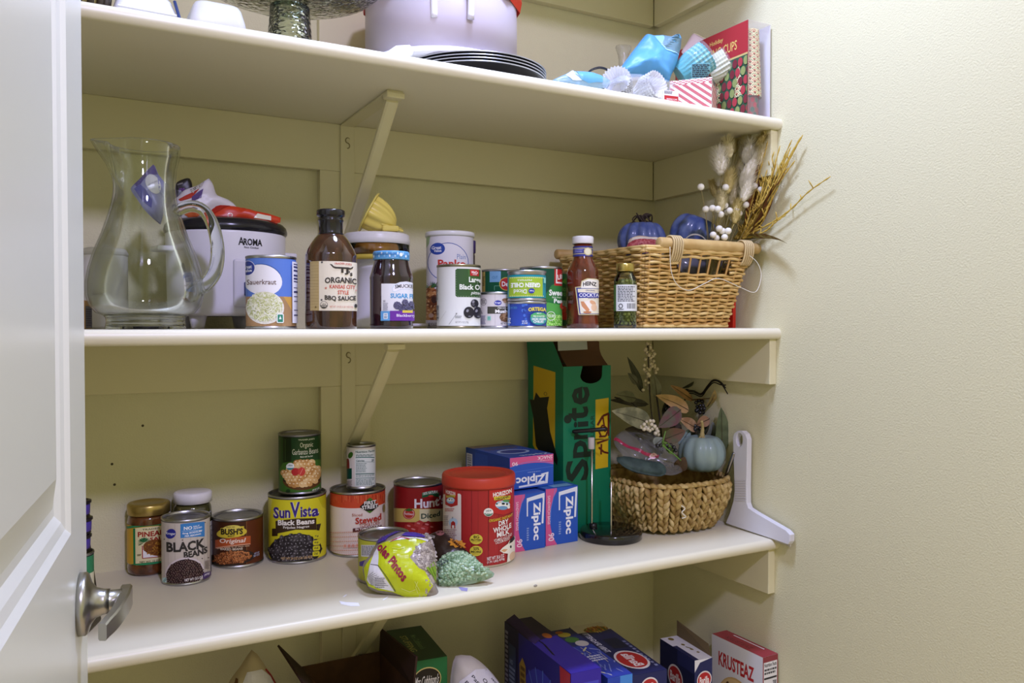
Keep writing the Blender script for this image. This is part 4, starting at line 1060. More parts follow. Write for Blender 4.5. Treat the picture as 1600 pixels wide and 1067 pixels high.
# ================================================================== the eye-level shelf
def prof_px(rows, R, half, y0px, mmrow):
    """(half-width in crop px, crop row) pairs -> (r, z)"""
    return [(R*w_/half, (y0px-yy)*mmrow) for w_, yy in rows]
def hrow(x, y, r, row, z=Z2): return rowH(x, y, r, row, z)

# --- glass pitcher
x, y, Rb = plan(133, 319, Y=-0.285); a = face_cam(x, y)
k = Rb/93.0
t = thing('pitcher', 'large clear glass pitcher with a looped handle at the left end of the shelf', 'pitcher', (x, y, Z2+0.0003), a)
rows = [(57, 228), (56.5, 236), (55, 248), (51, 262), (49, 279), (48.8, 294), (50.5, 309), (54, 324), (58.5, 339), (68, 366), (80, 393), (89, 420), (93, 442), (93, 462), (88, 478), (78, 489), (66, 494), (63, 497), (62.5, 503), (63.5, 509), (64, 514)]
outp = [(w_*k, hrow(x, y, 0, r_)) for w_, r_ in rows]; outp[-1] = (64*k, 0.0)
inn_ = [(max(0.002, w_-0.0030), z_) for w_, z_ in outp[:17]]; zin = outp[17][1]
top = outp[0][1]
prf = [(0, 0.004), (50*k, 0.004), (56*k, 0.0)]+outp[::-1]+[(outp[0][0]-0.0015, top+0.0012)]+[(inn_[0][0], top)]+inn_[1:-2]+[(60*k, inn_[-2][1]), (40*k, zin+0.004), (0, zin+0.003)]
vs, fs = lathe(prf, 96)
def spout(p):
    X, Y, Z = p
    if Z > top-0.075:
        r_ = math.hypot(X, Y)
        if r_ > 1e-5:
            an = atan2(Y, X)-radians(205)
            an = atan2(sin(an), cos(an)); q = max(0, 1-(abs(an)/0.42))
            hfac = max(0, (Z-(top-0.075))/0.075)**1.6
            q = q*q*(3-2*q)*hfac
            return (X+cos(radians(205))*q*0.027, Y+sin(radians(205))*q*0.027, Z-0.004*q)
    return p
GL = M('#f4fbf7', 0.0, 0, 1.0, 1.46)
cutf = lambda zmax, zmin, prs: lathe([p for p in prs if zmin <= p[1] <= zmax], 96)
TGL = thin('pitcher_glass', '#fcfefc', '#6f7a70', 0.6, 0.0, 1.0, 14.0)
wall = [p for p in outp[::-1]+[(outp[0][0]-0.0015, top+0.0012)]+[(inn_[0][0], top)]+inn_[1:] if p[1] > zin+0.002]
v2, f2 = lathe(wall, 96)
MB().add(([spout(p) for p in v2], f2), TGL, True).build('body', t)
foot = [(0, 0.004), (50*k, 0.004), (56*k, 0.0)]+[p for p in outp[::-1] if p[1] <= zin+0.004]+[(58*k, zin+0.0045), (40*k, zin+0.004), (0, zin+0.003)]
MB().add(lathe(foot, 96), GL, True).build('thick_base', t)
one('rim', tr(lathe([(outp[0][0]-0.0032, top-0.0005), (outp[0][0]-0.0016, top+0.0014), (outp[0][0]+0.0002, top), (outp[0][0]-0.0016, top-0.0012), (outp[0][0]-0.0032, top-0.0005)], 96)), TGL, t, True) if False else None
hp = [(276, 333), (284, 324), (300, 319), (317, 323), (331, 340), (340, 368), (342, 398), (336, 424), (322, 443), (308, 452), (299, 462), (296, 470)]
ps = [((u-226)*k, -0.004, hrow(x, y, 0, v)) for u, v in hp]
hr = [0.006, 0.0085, 0.0085, 0.0085, 0.009, 0.0095, 0.010, 0.0105, 0.0105, 0.0115, 0.0105, 0.006]
sp = spline(ps, 4); rr = []
for i in range(len(sp)): f_ = i/(len(sp)-1)*(len(hr)-1); j = min(int(f_), len(hr)-2); rr.append(hr[j]+(hr[j+1]-hr[j])*(f_-j))
one('handle', tube(sp, rr, 16), GL, t, True)

# --- white canister behind the pitcher and the little carton beside it
x, y, R = plan(128, 201, Y=-0.075); H = hrow(x, y, R, 386)
t = thing('canister', 'plain white canister standing behind the glass pitcher', 'canister', (x, y, Z2+0.0003), face_cam(x, y))
one('body', lathe([(0, 0), (R-0.004, 0), (R, 0.004), (R, H-0.006), (R-0.002, H-0.0015), (R-0.005, H), (0, H)], 48), M('#dcd9d6', 0.45), t, True)
one('rim', lathe([(R, H-0.012), (R+0.001, H-0.011), (R+0.001, H-0.007), (R, H-0.006)], 48), M('#cfccc8', 0.4), t, True)
q = onY(131, 500, -0.17); 
t, F = carton('small_carton', 'small tan and grey carton leaning behind the pitcher at the door edge', 'box', (q.x-0.03, -0.165, Z2+0.0003), radians(-28), 0.036, 0.020, hrow(q.x, -0.165, 0, 470), '#b08a58')
L = Lab(F['right'], base=0.0002).flat(0, 100, 0, 100, 0.020, 0.03); L.lim = (0.0005, 0.0195, 0.001, 0.034); L.rect(0, -20, 100, 100, '#6f6a6e'); L.small(10, 0, 90, 90, 8, '#3f3c44', 3); L.build('side_print', t)

# --- rice cooker and the packets heaped on its lid
x, y, R = plan(258, 448, Y=-0.116); a0 = face_cam(x, y); a = a0+radians(22)
t = thing('rice_cooker', 'white rice cooker with a black lid rim behind the sauerkraut can', 'rice cooker', (x, y, Z2+0.0003), a)
fx, fy = x+sin(a0)*R, y-cos(a0)*R
zb, zt_, zl = hrow(x, y, R*0.75, 494), hrow(x, y, R, 358), hrow(x, y, R, 343)
WHT = M('#dfdde6', 0.28, spec=0.5)
one('body', lathe([(0, zb+0.004), (R*0.80, zb+0.004), (R*0.90, zb), (R*0.95, zb+0.006), (R*0.965, zb+0.02), (R*0.99, zt_-0.004), (R*0.985, zt_), (0, zt_)], 72), WHT, t, True)
one('lid_rim', lathe([(R*0.985, zt_-0.001), (R*1.015, zt_+0.002), (R*1.02, zt_+0.006), (R*1.0, zl-0.002), (R*0.95, zl+0.003), (R*0.88, zl+0.005), (R*0.5, zl+0.012), (0, zl+0.014)], 72), M('#1e1d22', 0.22), t, True)
for ang in (-62, 20, 140, 235):
    c, s_ = cos(radians(ang-90)), sin(radians(ang-90))
    one('foot', tr(lathe([(0, 0), (0.009, 0), (0.010, 0.002), (0.015, zb+0.006), (0, zb+0.006)], 16), (R*0.72*c, R*0.72*s_, 0)), WHT, t, True)
for sgn in (-1, 1):
    one('side_handle', tr(box(-0.014, 0.014, -0.020, 0.020, hrow(x, y, 0, 399), hrow(x, y, 0, 391), 0.003), (sgn*(R+0.008), 0, 0)), WHT, t)
half = 98.0
L = cyl_lab(R*0.985, 258, 448, 358, 494, zb, zt_, base=0.0006)
om = L.conv; sh = R*radians(22)
L.conv = lambda X, Y: (om(X, Y)[0]-sh, om(X, Y)[1])
L.T('A', 371, 369.5, 380, 382, '#17171a', 0.03); L.T('ROMA', 379, 371, 408, 382, '#17171a', 0.05); L.T('Rice Cooker', 380, 383.5, 403, 386.5, '#3a3a40', 0.02); L.build('name_print', t)
pa = (om(376, 440)[0]-sh)/(R*0.985)
pz0, pz1 = hrow(x, y, R, 480), hrow(x, y, R, 404)
pm = MB(); pm.add(tr(box(-0.013, 0.013, -0.006, 0.004, pz0, pz1, 0.004), ((R*0.965)*sin(pa), -(R*0.965)*cos(pa), 0), pa), M('#d3d1dc', 0.3)); pm.build('control_panel', t)
one('lever', tr(box(-0.0035, 0.0035, -0.0045, 0.002, pz0+0.018, pz0+0.040, 0.002), ((R*0.965+0.006)*sin(pa+0.06), -(R*0.965+0.006)*cos(pa+0.06), 0), pa), M('#2c3a6e', 0.3), t)
XC, YC, ZC = x, y, Z2+zl+0.014
im = q1(120, 210, 3.3333)
def packet(name, lb, out, cen, Yp, Tf, col, seed, n=(-0.15, -1, 0.25), tb=0.006, cr=0.004, cat='packet'):
    P0 = Vector((onY(*im(*cen), Yp).x, Yp, Z2+zl+0.012)); n = Vector(n).normalized()
    pb = Puff(out, cen, onY(*im(*cen), Yp), n, Tf, tb, cr, seed, loc=P0, img=im)
    t = thing(name, lb, cat, P0)
    one('pouch', pb.mesh(48, 12), M(col, 0.38, spec=0.5), t, True)
    return t, pb
t, pb = packet('snack_packet', 'purple packet with a pale oval standing on the rice cooker, seen through the pitcher', [(280, 282), (330, 230), (400, 155), (425, 210), (462, 260), (455, 350), (440, 470), (400, 440), (350, 390), (320, 345)], (385, 300), YC-0.055, 0.008, '#7f7fae', 2)
L = pb.lab(rough=0.25); L.poly([(300, 265), (400, 160), (425, 215), (360, 235), (320, 290)], '#44347e'); L.poly([(300, 290), (330, 270), (360, 300), (395, 350), (390, 390), (340, 350)], '#4b4a9a'); L.ell(400, 270, 36, 52, '#c9c7cc', -30); L.T('mild & juicy', 0, 0, 1, 1, '#5a5a70', 0.0, quad=[(378, 288), (424, 262), (420, 248), (374, 274)]); L.poly([(418, 200), (462, 260), (455, 340), (430, 300)], '#6f6fae'); L.build('packet_print', t)
t, pb = packet('snack_packet', 'black packet at the back of the heap on the rice cooker', [(505, 330), (520, 250), (585, 226), (602, 268), (590, 330), (530, 380), (470, 370), (460, 300)], (540, 300), YC+0.01, 0.006, '#221f22', 5)
L = pb.lab(rough=0.25); L.T('DARK', 0, 0, 1, 1, '#b9b6b6', 0.0, quad=[(526, 275), (555, 265), (553, 258), (524, 268)]); L.T('TEA', 0, 0, 1, 1, '#7a4a9a', 0.03, quad=[(538, 308), (566, 298), (562, 285), (534, 295)]); L.build('packet_print', t)
t, pb = packet('snack_packet', 'crumpled white and red packet on the rice cooker lid', [(440, 372), (520, 330), (560, 290), (640, 262), (683, 226), (710, 260), (728, 315), (790, 340), (835, 380), (760, 400), (690, 440), (600, 455), (540, 455), (470, 440)], (620, 370), YC-0.03, 0.012, '#c9c5c8', 8, cr=0.007)
L = pb.lab(rough=0.25); L.poly([(590, 300), (640, 262), (665, 255), (655, 285), (600, 325)], '#bdb8b0'); L.T('TASTE', 0, 0, 1, 1, '#2c2a30', 0.04, quad=[(594, 314), (644, 288), (639, 272), (589, 298)])
L.poly([(530, 350), (590, 320), (640, 300), (600, 345), (540, 365)], '#a63a30'); L.poly([(600, 340), (660, 300), (650, 350), (600, 370)], '#5a4a7a'); L.poly([(560, 430), (610, 405), (650, 430), (600, 450)], '#b4562e'); L.poly([(470, 330), (505, 300), (500, 360), (470, 400)], '#2c2430'); L.build('packet_print', t)
t, pb = packet('snack_packet', 'shiny orange packet lying along the rice cooker lid', [(560, 462), (640, 430), (690, 375), (720, 360), (830, 378), (950, 405), (1058, 425), (1060, 440), (1056, 466), (1000, 470), (880, 462), (760, 462)], (850, 425), YC-0.045, 0.010, '#c23a1c', 11, cr=0.004)
L = pb.lab(rough=0.22); L.poly([(690, 385), (730, 365), (800, 378), (740, 410), (690, 440), (640, 445)], '#9c2418'); L.build('dark_corner', t)
L = pb.lab(rough=0.22); L.poly([(920, 448), (940, 424), (1010, 436), (1010, 458)], '#d8d4c0'); L.build('pale_patch', t)
L = pb.lab(rough=0.22); L.ring(798, 432, 14, 10, 4, '#f0d8cc'); L.build('round_mark', t)

# --- sauerkraut
x, y, R = plan(384.5, 463, D=0.0705); H = hrow(x, y, R, 398.5)
t = can('vegetable_can', 'blue and white can of sauerkraut in front of the rice cooker', R, H, x, y, Z2+0.0003, face_cam(x, y))
L = cyl_lab(R, 112, 716, 168, 1022, 0.002, H-0.004); L.lim = (-R*3.13, R*3.13, 0.004, H-0.0045)
L.rect(-900, 100, 1700, 1060, '#5a7cc9'); L.poly([(-300, 640), (1100, 640), (1100, 1060), (-300, 1060)], '#a5825c'); L.poly([(560, 640), (800, 640), (800, 900), (690, 860)], '#c79a4c')
L.ell(318, 430, 232, 186, '#35589c', 14); L.ell(310, 440, 238, 186, '#e9e7ec', 14)
L.ell(135, 290, 92, 92, '#e9e7f2'); L.ell(135, 290, 86, 86, '#33418f'); L.T('Great', 80, 250, 188, 296, '#eef0f6', 0.04); L.T('Value', 80, 300, 190, 338, '#eef0f6', 0.04)
L.T('Sauerkraut', 128, 432, 474, 496, '#6a5148', 0.02)
L.ell(340, 780, 225, 200, '#e6e2d8'); L.ell(335, 765, 210, 178, '#cfd0a8'); L.pile(335, 765, 205, 172, 330, 22, 6, ['#e2e2c4', '#d3d6a8', '#eeeede', '#bfc486', '#e8e8d2'], 21)
L.rrect(475, 850, 555, 965, 14, '#e6ece8'); L.rrect(485, 862, 545, 955, 8, '#2f7f66'); L.poly([(500, 920), (515, 875), (530, 920)], '#e6ece8')
L.rect(655, 200, 860, 965, '#e4e2ec'); 
for yy in (225, 255, 300, 360, 400, 440, 520, 565, 630, 690, 800, 860): L.rect(672, yy, 840, yy+random.choice((8, 14, 22)), '#3a3c6a')
L.build('label', t)

# --- barbecue sauce bottle
x, y, R = plan(477, 558, D=0.0755); a = face_cam(x, y)
t = thing('sauce_bottle', 'dark bottle of organic Kansas City style barbecue sauce with a cream label', 'bottle', (x, y, Z2+0.0003), a)
rz_ = lambda c: hrow(x, y, R*0.6, 300+c/4.64)
pf = [(102, 122), (104, 128), (104, 158), (100, 166), (90, 170), (89, 186), (94, 190), (94, 200), (88, 205), (88, 285), (94, 300)]
pf = [(R*w_/188, rz_(c)) for w_, c in pf]
one('cap', lathe([(0, pf[0][1]+0.001), (pf[0][0]-0.002, pf[0][1]+0.001)]+pf+[(0, pf[-1][1])], 56), M('#17151a', 0.2, coat=0.5), t, True)
pb_ = [(94, 300), (104, 312), (120, 330), (146, 368), (168, 408), (182, 438), (188, 456), (188, 975), (184, 992), (176, 1003)]
pb_ = [(R*w_/188, max(0.0, rz_(c))) for w_, c in pb_]; pb_[-1] = (pb_[-1][0], 0)
BOT = M('#2c1710', 0.07, coat=1.0, var=('#4a2a18', 55.0, 0.35))
one('bottle', lathe([(0, pb_[0][1])]+pb_+[(0, 0.002)], 64), BOT, t, True)
zA, zB = hrow(x, y, R, 390+785/8.21), hrow(x, y, R, 390+150/8.21)
L = cyl_lab(R, 55, 720, 150, 785, zA, zB, base=0.0004)
u0 = L.conv(122, 500)[0]
L.full(u0, R*2.4, zA, zB, '#e4dcc8'); L.rect(122, 100, 236, 800, '#b5a06e')
for yy in range(170, 780, 38): L.line([(124, yy), (232, yy+random.uniform(-6, 6))], 2.5, '#96824f')
for X, Y in ((275, 165), (268, 648)): L.ell(X, Y, 12, 12, '#5a5a5a')
L.T("TRADER JOE'S", 428, 172, 645, 204, '#c05a48', 0.03, arc=8)
L.poly([(372, 186), (400, 192), (420, 215), (450, 222), (598, 222), (630, 228), (655, 212), (668, 205), (655, 232), (625, 250), (590, 244), (440, 244), (412, 232)], '#3a342e')
L.T('TJ', 478, 222, 605, 318, '#3a342e', 0.07); L.T("'s", 608, 268, 655, 332, '#3a342e', 0.05)
L.T('ORGANIC', 310, 362, 706, 438, '#3a342e', 0.05, arc=10); L.T('KANSAS CITY', 368, 452, 690, 500, '#c2503c', 0.03); L.T('STYLE', 468, 524, 606, 574, '#c2503c', 0.03); L.T('BBQ SAUCE', 308, 585, 700, 655, '#3a342e', 0.05, arc=-12)
st = [(322+(18 if k_ % 2 == 0 else 8)*cos(radians(90+36*k_)), 496-(18 if k_ % 2 == 0 else 8)*sin(radians(90+36*k_))) for k_ in range(10)]
L.poly(st, '#c2705c'); L.poly([(p_+378, q_+18) for p_, q_ in st], '#d8a898')
L.ell(298, 712, 46, 46, '#3f3d3a'); L.ell(298, 712, 41, 41, '#e4dcc8'); L.ell(298, 716, 41, 37, '#3f3d3a', a0=0, a1=180); L.T('USDA', 272, 692, 324, 712, '#3f3d3a', 0.04); L.T('ORGANIC', 266, 722, 330, 738, '#e4dcc8', 0.03)
L.T('NET WT. 19 OZ (1 LB 3 OZ) 539g', 370, 722, 660, 752, '#cf8a78', 0.02); L.ell(694, 718, 18, 26, '#3f3d3a'); L.poly([(185, 748), (210, 748), (198, 722)], '#6a5a30'); L.build('label', t)

# --- citrus juicer behind
x, y, R = plan(537, 640.5, Y=-0.135); a = face_cam(x, y); kk = lambda c: hrow(x, y, R*0.7, 300+c/4.64)
t = thing('citrus_juicer', 'white electric juicer with a clear band and white lid behind the sauce bottle', 'juicer', (x, y, Z2+0.0003), a)
PLW = M('#dcdae6', 0.3)
one('base', lathe([(0, 0), (R*0.93, 0), (R*0.95, 0.004), (R*0.90, 0.012), (R*0.62, kk(905)), (R*0.62, kk(730)), (R*0.60, kk(720)), (R*0.60, kk(560)), (R*0.66, kk(550)), (R*0.66, kk(520)), (R*0.62, kk(500)), (R*0.80, kk(488)), (0, kk(488))], 56), PLW, t, True)
one('yellow_ring', lathe([(R*0.80, kk(488)), (R*0.96, kk(484)), (R*0.97, kk(455)), (R*0.9, kk(452)), (0, kk(452))], 56), M('#c9b24c', 0.4), t, True)
one('juice_cup', lathe([(0, kk(450)), (R*0.955, kk(450)), (R*0.97, kk(446)), (R*0.97, kk(370)), (0, kk(370))], 56), M('#c08a34', 0.2, coat=0.3, var=('#a87428', 40.0, 0.5)), t, True)
one('clear_band', lathe([(R*0.985, kk(452)), (R*1.0, kk(448)), (R*1.0, kk(335)), (R*0.985, kk(335)), (R*0.985, kk(452))], 56), thin('juicer_band', '#f4f2f0', '#a09a90', 1.0), t, True)
one('lid', lathe([(R*0.985, kk(372)), (R*1.005, kk(370)), (R*1.01, kk(335)), (R*0.99, kk(318)), (R*0.99, kk(300)), (R*0.93, kk(290)), (0, kk(286))], 56), M('#dedce0', 0.3), t, True)
cord = [(R*0.75, -R*0.50, 0.006), (R*1.05, -R*0.42, 0.006), (R*1.42, -R*0.05, 0.006), (R*1.55, R*0.25, 0.006), (R*1.4, R*0.42, 0.006), (R*1.0, R*0.35, 0.006)]
one('power_cord', tube(spline(cord, 8), 0.0028, 8), PLW, t, True)
zt_ = Z2+kk(286)
YEL = M('#d9c766', 0.35)
t = thing('juicer_cone', 'pale yellow ribbed plastic juicing cone lying on the white juicer lid', 'juicer cone', (x-R*0.30, y-R*0.25, zt_+0.001), a)
m = MB()
def cone_pt(s_, q_):
    an = 2*pi*s_; rib = 1+0.07*cos(an*9)*(1-q_*0.3)
    r_ = 0.030*(1-q_**2.2)**0.6*rib
    return (r_*cos(an), r_*sin(an), q_*0.052)
m.add(tr(grid(cone_pt, 90, 14, True), (0.0, 0, 0.036), 0, 0, radians(118)), YEL, True); m.build('ribbed_cone', t)
m = MB(); m.add(tr(lathe([(0.026, 0), (0.038, 0.001), (0.039, 0.004), (0.036, 0.004), (0.030, 0.003), (0.026, 0.003), (0.026, 0)], 40), (-0.004, 0, 0.036), 0, 0, radians(118)), YEL, True); m.build('flange', t)
m = MB(); m.add(tr(box(0, 0.042, -0.012, 0.012, -0.002, 0.002, 0.0015), (0.018, -0.01, 0.016), 0.2, 0.3, radians(16)), YEL); m.add(tr(box(0, 0.03, -0.014, 0.014, 0.0, 0.010, 0.003), (0.020, -0.008, 0.0005), 0.1), YEL); m.build('pour_lip', t)

# --- blackberry jam
x, y, R = plan(577.5, 645.5, D=0.0668); a = face_cam(x, y); kk = lambda c: max(0, hrow(x, y, R*0.8, 380+c/7.62))
t = thing('jam_jar', 'dark blackberry jam jar with a blue and white checked lid', 'jar', (x, y, Z2+0.0003), a)
one('jar', lathe([(0, kk(180)), (R*0.80, kk(180)), (R*0.80, kk(205)), (R*0.84, kk(260)), (R*0.93, kk(340)), (R*0.985, kk(385)), (R, kk(410)), (R*0.985, kk(425)), (R*0.985, kk(950)), (R, kk(965)), (R, kk(1000)), (R*0.95, 0), (0, 0.002)], 64), M('#1c0f16', 0.06, coat=1.0, var=('#32191f', 60.0, 0.4)), t, True)
one('lid', lathe([(R*0.80, kk(192)), (R*0.835, kk(190)), (R*0.845, kk(172)), (R*0.83, kk(165)), (R*0.83, kk(105)), (R*0.82, kk(92)), (R*0.79, kk(88)), (0, kk(88))], 56), M('#5f9fd0', 0.3), t, True)
L = cyl_lab(R*0.832, 98, 530, 100, 165, kk(165), kk(103), base=0.0003); L.full(-R*2.6, R*2.6, kk(165), kk(104), '#5d9ed2')
rn = random.Random(4)
for i in range(40): L.rect(-300+i*31, 102+32*(i % 2), -284+i*31, 134+32*(i % 2), ['#a9cfe8', '#d8e8f4', '#7fb6e0'][i % 3])
L.T("CONTAINS NO SUGAR", 118, 118, 372, 140, '#2c5a94', 0.03); L.ell(425, 132, 18, 24, '#e6eef4'); L.build('lid_print', t)
zA, zB = kk(925), kk(455); L = cyl_lab(R*0.985, 62, 570, 455, 925, zA, zB, base=0.0004); u0 = L.conv(200, 700)[0]
L.lim = (u0, R*2.3, zA, zB); L.poly([(200, 925), (900, 925), (900, 560), (690, 500), (560, 462), (490, 455), (420, 465), (370, 485), (200, 485)], '#e2e2e8')
L.poly([(330, 580), (322, 545), (345, 505), (420, 478), (500, 470), (640, 500), (640, 560), (500, 545), (420, 555), (360, 585)], '#c9d8e6'); L.poly([(336, 575), (330, 545), (350, 510), (420, 484), (500, 477), (640, 506), (640, 552), (500, 538), (420, 548), (362, 578)], '#eceaf0')
L.T("SMUCKER'S", 358, 500, 640, 545, '#3f4046', 0.04, arc=14); L.T('SUGAR FREE', 305, 600, 660, 658, '#4f9ccf', 0.06)
for cx_, cy_, r_ in ((385, 745, 46), (440, 775, 44), (472, 705, 34), (515, 760, 44), (545, 720, 30), (590, 750, 40)):
    L.ell(cx_, cy_, r_, r_, '#33304a'); L.pile(cx_, cy_, r_*0.95, r_*0.95, 36, 8, 8, ['#4a4866', '#3a3854', '#5a5878'], int(cx_), hi='#9a98b4')
L.rect(200, 812, 300, 930, '#5d9bd2'); L.rrect(230, 835, 276, 905, 8, '#dfe8f0'); L.T('10', 240, 842, 266, 866, '#3a5a8c', 0.03); L.small(236, 872, 272, 900, 3, '#3a5a8c', 3)
L.rect(300, 808, 900, 930, '#6b2f9c'); L.rect(436, 800, 552, 830, '#d9c452'); L.T('Blackberry Jam', 372, 845, 660, 888, '#ece4f4', 0.02); L.T('NO', 228, 680, 252, 705, '#4a4a54', 0.03); L.small(226, 715, 280, 805, 6, '#8a8a94', 7); L.build('label', t)

# --- panko canister, with the purple-capped bottle behind it
x, y, R = plan(666, 740, D=0.0885); H = hrow(x, y, R, 360); kk = lambda c: hrow(x, y, R, 350+c/6.27)
t = thing('panko_canister', 'tall white canister of plain panko crumbs behind the olive can', 'canister', (x, y, Z2+0.0003), face_cam(x, y))
one('body', lathe([(0, 0.001), (R-0.003, 0.001), (R-0.001, 0), (R, 0.002), (R-0.0008, 0.005), (R-0.0008, H-0.008), (0, H-0.008)], 64), M('#b4b2b4', 0.35, 0.6), t, True)
one('lid', lathe([(R-0.0006, kk(112)), (R+0.0014, kk(110)), (R+0.0022, kk(98)), (R+0.0022, H-0.002), (R+0.001, H), (R-0.004, H), (R-0.006, H-0.002), (0, H-0.002)], 64), M('#dcdce0', 0.25), t, True)
L = cyl_lab(R-0.0006, 70, 537, 112, 1015, 0.0, kk(112)); L.full(-R*3.1, R*3.1, 0.005, kk(112), '#dcdae4')
L.poly([(20, 100), (110, 100), (100, 180), (75, 215), (20, 230)], '#a9c49c'); L.ell(285, 370, 205, 188, '#3c58a8'); L.ell(285, 370, 198, 181, '#e2e0ea')
L.ell(182, 240, 74, 58, '#2f4aa4'); L.T('Great', 124, 212, 220, 245, '#eef0f8', 0.04); L.T('Value', 146, 246, 222, 272, '#eef0f8', 0.04)
L.T('Plain', 374, 292, 460, 340, '#4f76b8', -0.01); L.T('Panko', 186, 346, 462, 424, '#c23c34', 0.05); L.T('BREAD CRUMBS', 200, 440, 450, 470, '#c23c34', 0.02)
L.rect(20, 630, 400, 930, '#8a5230'); L.pile(150, 780, 200, 150, 60, 44, 36, ['#a86a3a', '#8a4a24', '#c08650', '#6f3a1c'], 5, hi='#d8b080'); L.ell(150, 735, 30, 35, '#3f2418'); L.ell(120, 890, 26, 22, '#c9a8a0')
for k_ in range(9): a_ = radians(200+k_*17); L.poly([(120, 620), (120+70*cos(a_), 620+70*sin(a_)), (128+60*cos(a_), 632+55*sin(a_))], ['#2f5a34', '#4a7a44', '#234a2a'][k_ % 3])
L.rect(20, 935, 400, 1010, '#c9c4d4'); L.T('NET WT 8 OZ', 85, 962, 175, 990, '#4a4460', 0.02); L.build('label', t)
x2, y2, R2 = plan(715, 743.5, Y=-0.085); H2 = hrow(x2, y2, R2, 375)
t = thing('spice_bottle', 'narrow bottle with a purple cap, only its edge showing behind the panko canister', 'bottle', (x2, y2, Z2+0.0003), face_cam(x2, y2))
one('bottle', lathe([(0, 0), (R2*0.9, 0), (R2*0.92, 0.002), (R2*0.92, H2-0.03), (R2*0.85, H2-0.024), (0, H2-0.024)], 32), M('#3a2c34', 0.2), t, True)
one('cap', lathe([(R2*0.9, H2-0.025), (R2, H2-0.024), (R2, H2-0.001), (R2*0.96, H2), (0, H2)], 32), M('#43306e', 0.35), t, True)

# --- black olives
x, y, R = plan(683, 750.5, D=0.0725); H = hrow(x, y, R, 412.5)
t = can('olive_can', 'white can of large black olives with a green square label', R, H, x, y, Z2+0.0003, face_cam(x, y), tin=M('#8a8468', 0.35, 0.9))
L = cyl_lab(R, 175, 600, 400, 1035, 0.002, H-0.004); L.lim = (-R*3.13, R*3.13, 0.0045, H-0.0045)
L.rect(-700, 300, 1500, 1100, '#dcdcd8'); L.poly([(355, 440), (372, 424), (900, 424), (900, 720), (372, 720), (355, 704)], '#36562f'); L.poly([(480, 424), (900, 424), (900, 560), (480, 540)], '#446a36')
for yy in range(450, 700, 26): L.line([(364, yy), (364, yy+14)], 3, '#8aa880')
for xx in range(375, 640, 26): L.line([(xx, 712), (xx+14, 712)], 3, '#a8c09c')
L.rect(497, 428, 583, 495, '#b4282c'); L.T("WinCo", 508, 444, 572, 472, '#f0e4e2', 0.05); L.T('FOODS', 522, 476, 562, 486, '#f0e4e2', 0.03)
L.T('Large', 485, 508, 606, 580, '#e4e8dc', 0.05); L.T('Black Olives', 395, 585, 700, 642, '#e4e8dc', 0.05); L.T('pitted', 508, 655, 606, 700, '#e4e8dc', 0.02, shear=0.3)
for cx_, cy_, rx_, ry_ in ((540, 785, 38, 44), (484, 880, 50, 60), (570, 880, 44, 62)): L.ell(cx_, cy_, rx_, ry_, '#26242a'); L.ell(cx_-14, cy_-18, 12, 16, '#8a8890', 20); L.ell(cx_+6, cy_+40, 14, 7, '#6a6870')
L.ell(525, 795, 13, 16, '#55525a'); L.line([(295, 1005), (372, 885)], 6, '#a9a9a4'); L.ell(366, 893, 7, 7, '#8a8a84'); L.line([(195, 985), (270, 865)], 3, '#c2c2bc')
L.T('NET WT 6 OZ (170g)', 355, 972, 480, 996, '#6a6a6a', 0.0); L.small(355, 915, 415, 945, 2, '#9a9a98', 2); L.barcode(120, 800, 205, 970, 5, True, None); L.small(120, 560, 190, 760, 14, '#7a7a76', 3); L.build('label', t)

# --- green vegetable cans at the back
x, y, R = plan(753.5, 816, D=0.0765); H = hrow(x, y, R, 420)
t = can('vegetable_can', 'green can with a light blue tab and red oval behind the small white can', R, H, x, y, Z2+0.0003, face_cam(x, y))
L = cyl_lab(R, 605, 938, 425, 930, 0.002, H-0.004); L.lim = (-R*3.13, R*3.13, 0.0045, H-0.0045); L.rect(300, 380, 1300, 960, '#0f5a3a')
L.rect(500, 380, 630, 960, '#c9b060'); L.small(605, 470, 628, 560, 6, '#6a5a2a', 2); L.rect(668, 400, 760, 525, '#7fb2dc'); L.T('CUT', 690, 470, 735, 495, '#4f86b8', 0.03); L.line([(708, 600), (708, 560), (760, 560)], 4, '#7ab49a')
L.ell(805, 542, 58, 60, '#d8c04a'); L.ell(805, 542, 52, 54, '#b4242a'); L.T('Del', 768, 520, 830, 565, '#f4ece8', 0.05); L.build('label', t)
x, y, R = plan(820, 885.5, D=0.084); H = hrow(x, y, R, 423.5)
t = can('vegetable_can', 'dark green can with tomatoes printed on it, mostly hidden behind the sweet pea can', R, H, x, y, Z2+0.0003, face_cam(x, y))
L = cyl_lab(R, 973, 1308, 442, 930, 0.002, H-0.004); L.lim = (-R*3.13, R*3.13, 0.0045, H-0.0045); L.rect(300, 400, 1900, 960, '#12502c'); L.T('SO', 1268, 570, 1300, 605, '#5a9a4a', 0.04); L.T('YQ', 1268, 615, 1300, 650, '#5a9a4a', 0.04); L.rect(1262, 690, 1308, 745, '#9ab8a8'); L.small(1266, 695, 1300, 740, 4, '#3a5a4a', 2)
L.ell(1280, 770, 26, 34, '#b8382a'); L.ell(1290, 830, 30, 36, '#a82c22'); L.ell(1272, 755, 8, 8, '#e09a80'); L.poly([(1262, 520), (1300, 480), (1310, 540)], '#4f8a34'); L.build('label', t)
x, y, R = plan(812.5, 878, D=0.0765); H = hrow(x, y, R, 416)
t = can('vegetable_can', 'green can of sweet peas with a red brand square behind the two chile cans', R, H, x, y, Z2+0.0003, face_cam(x, y))
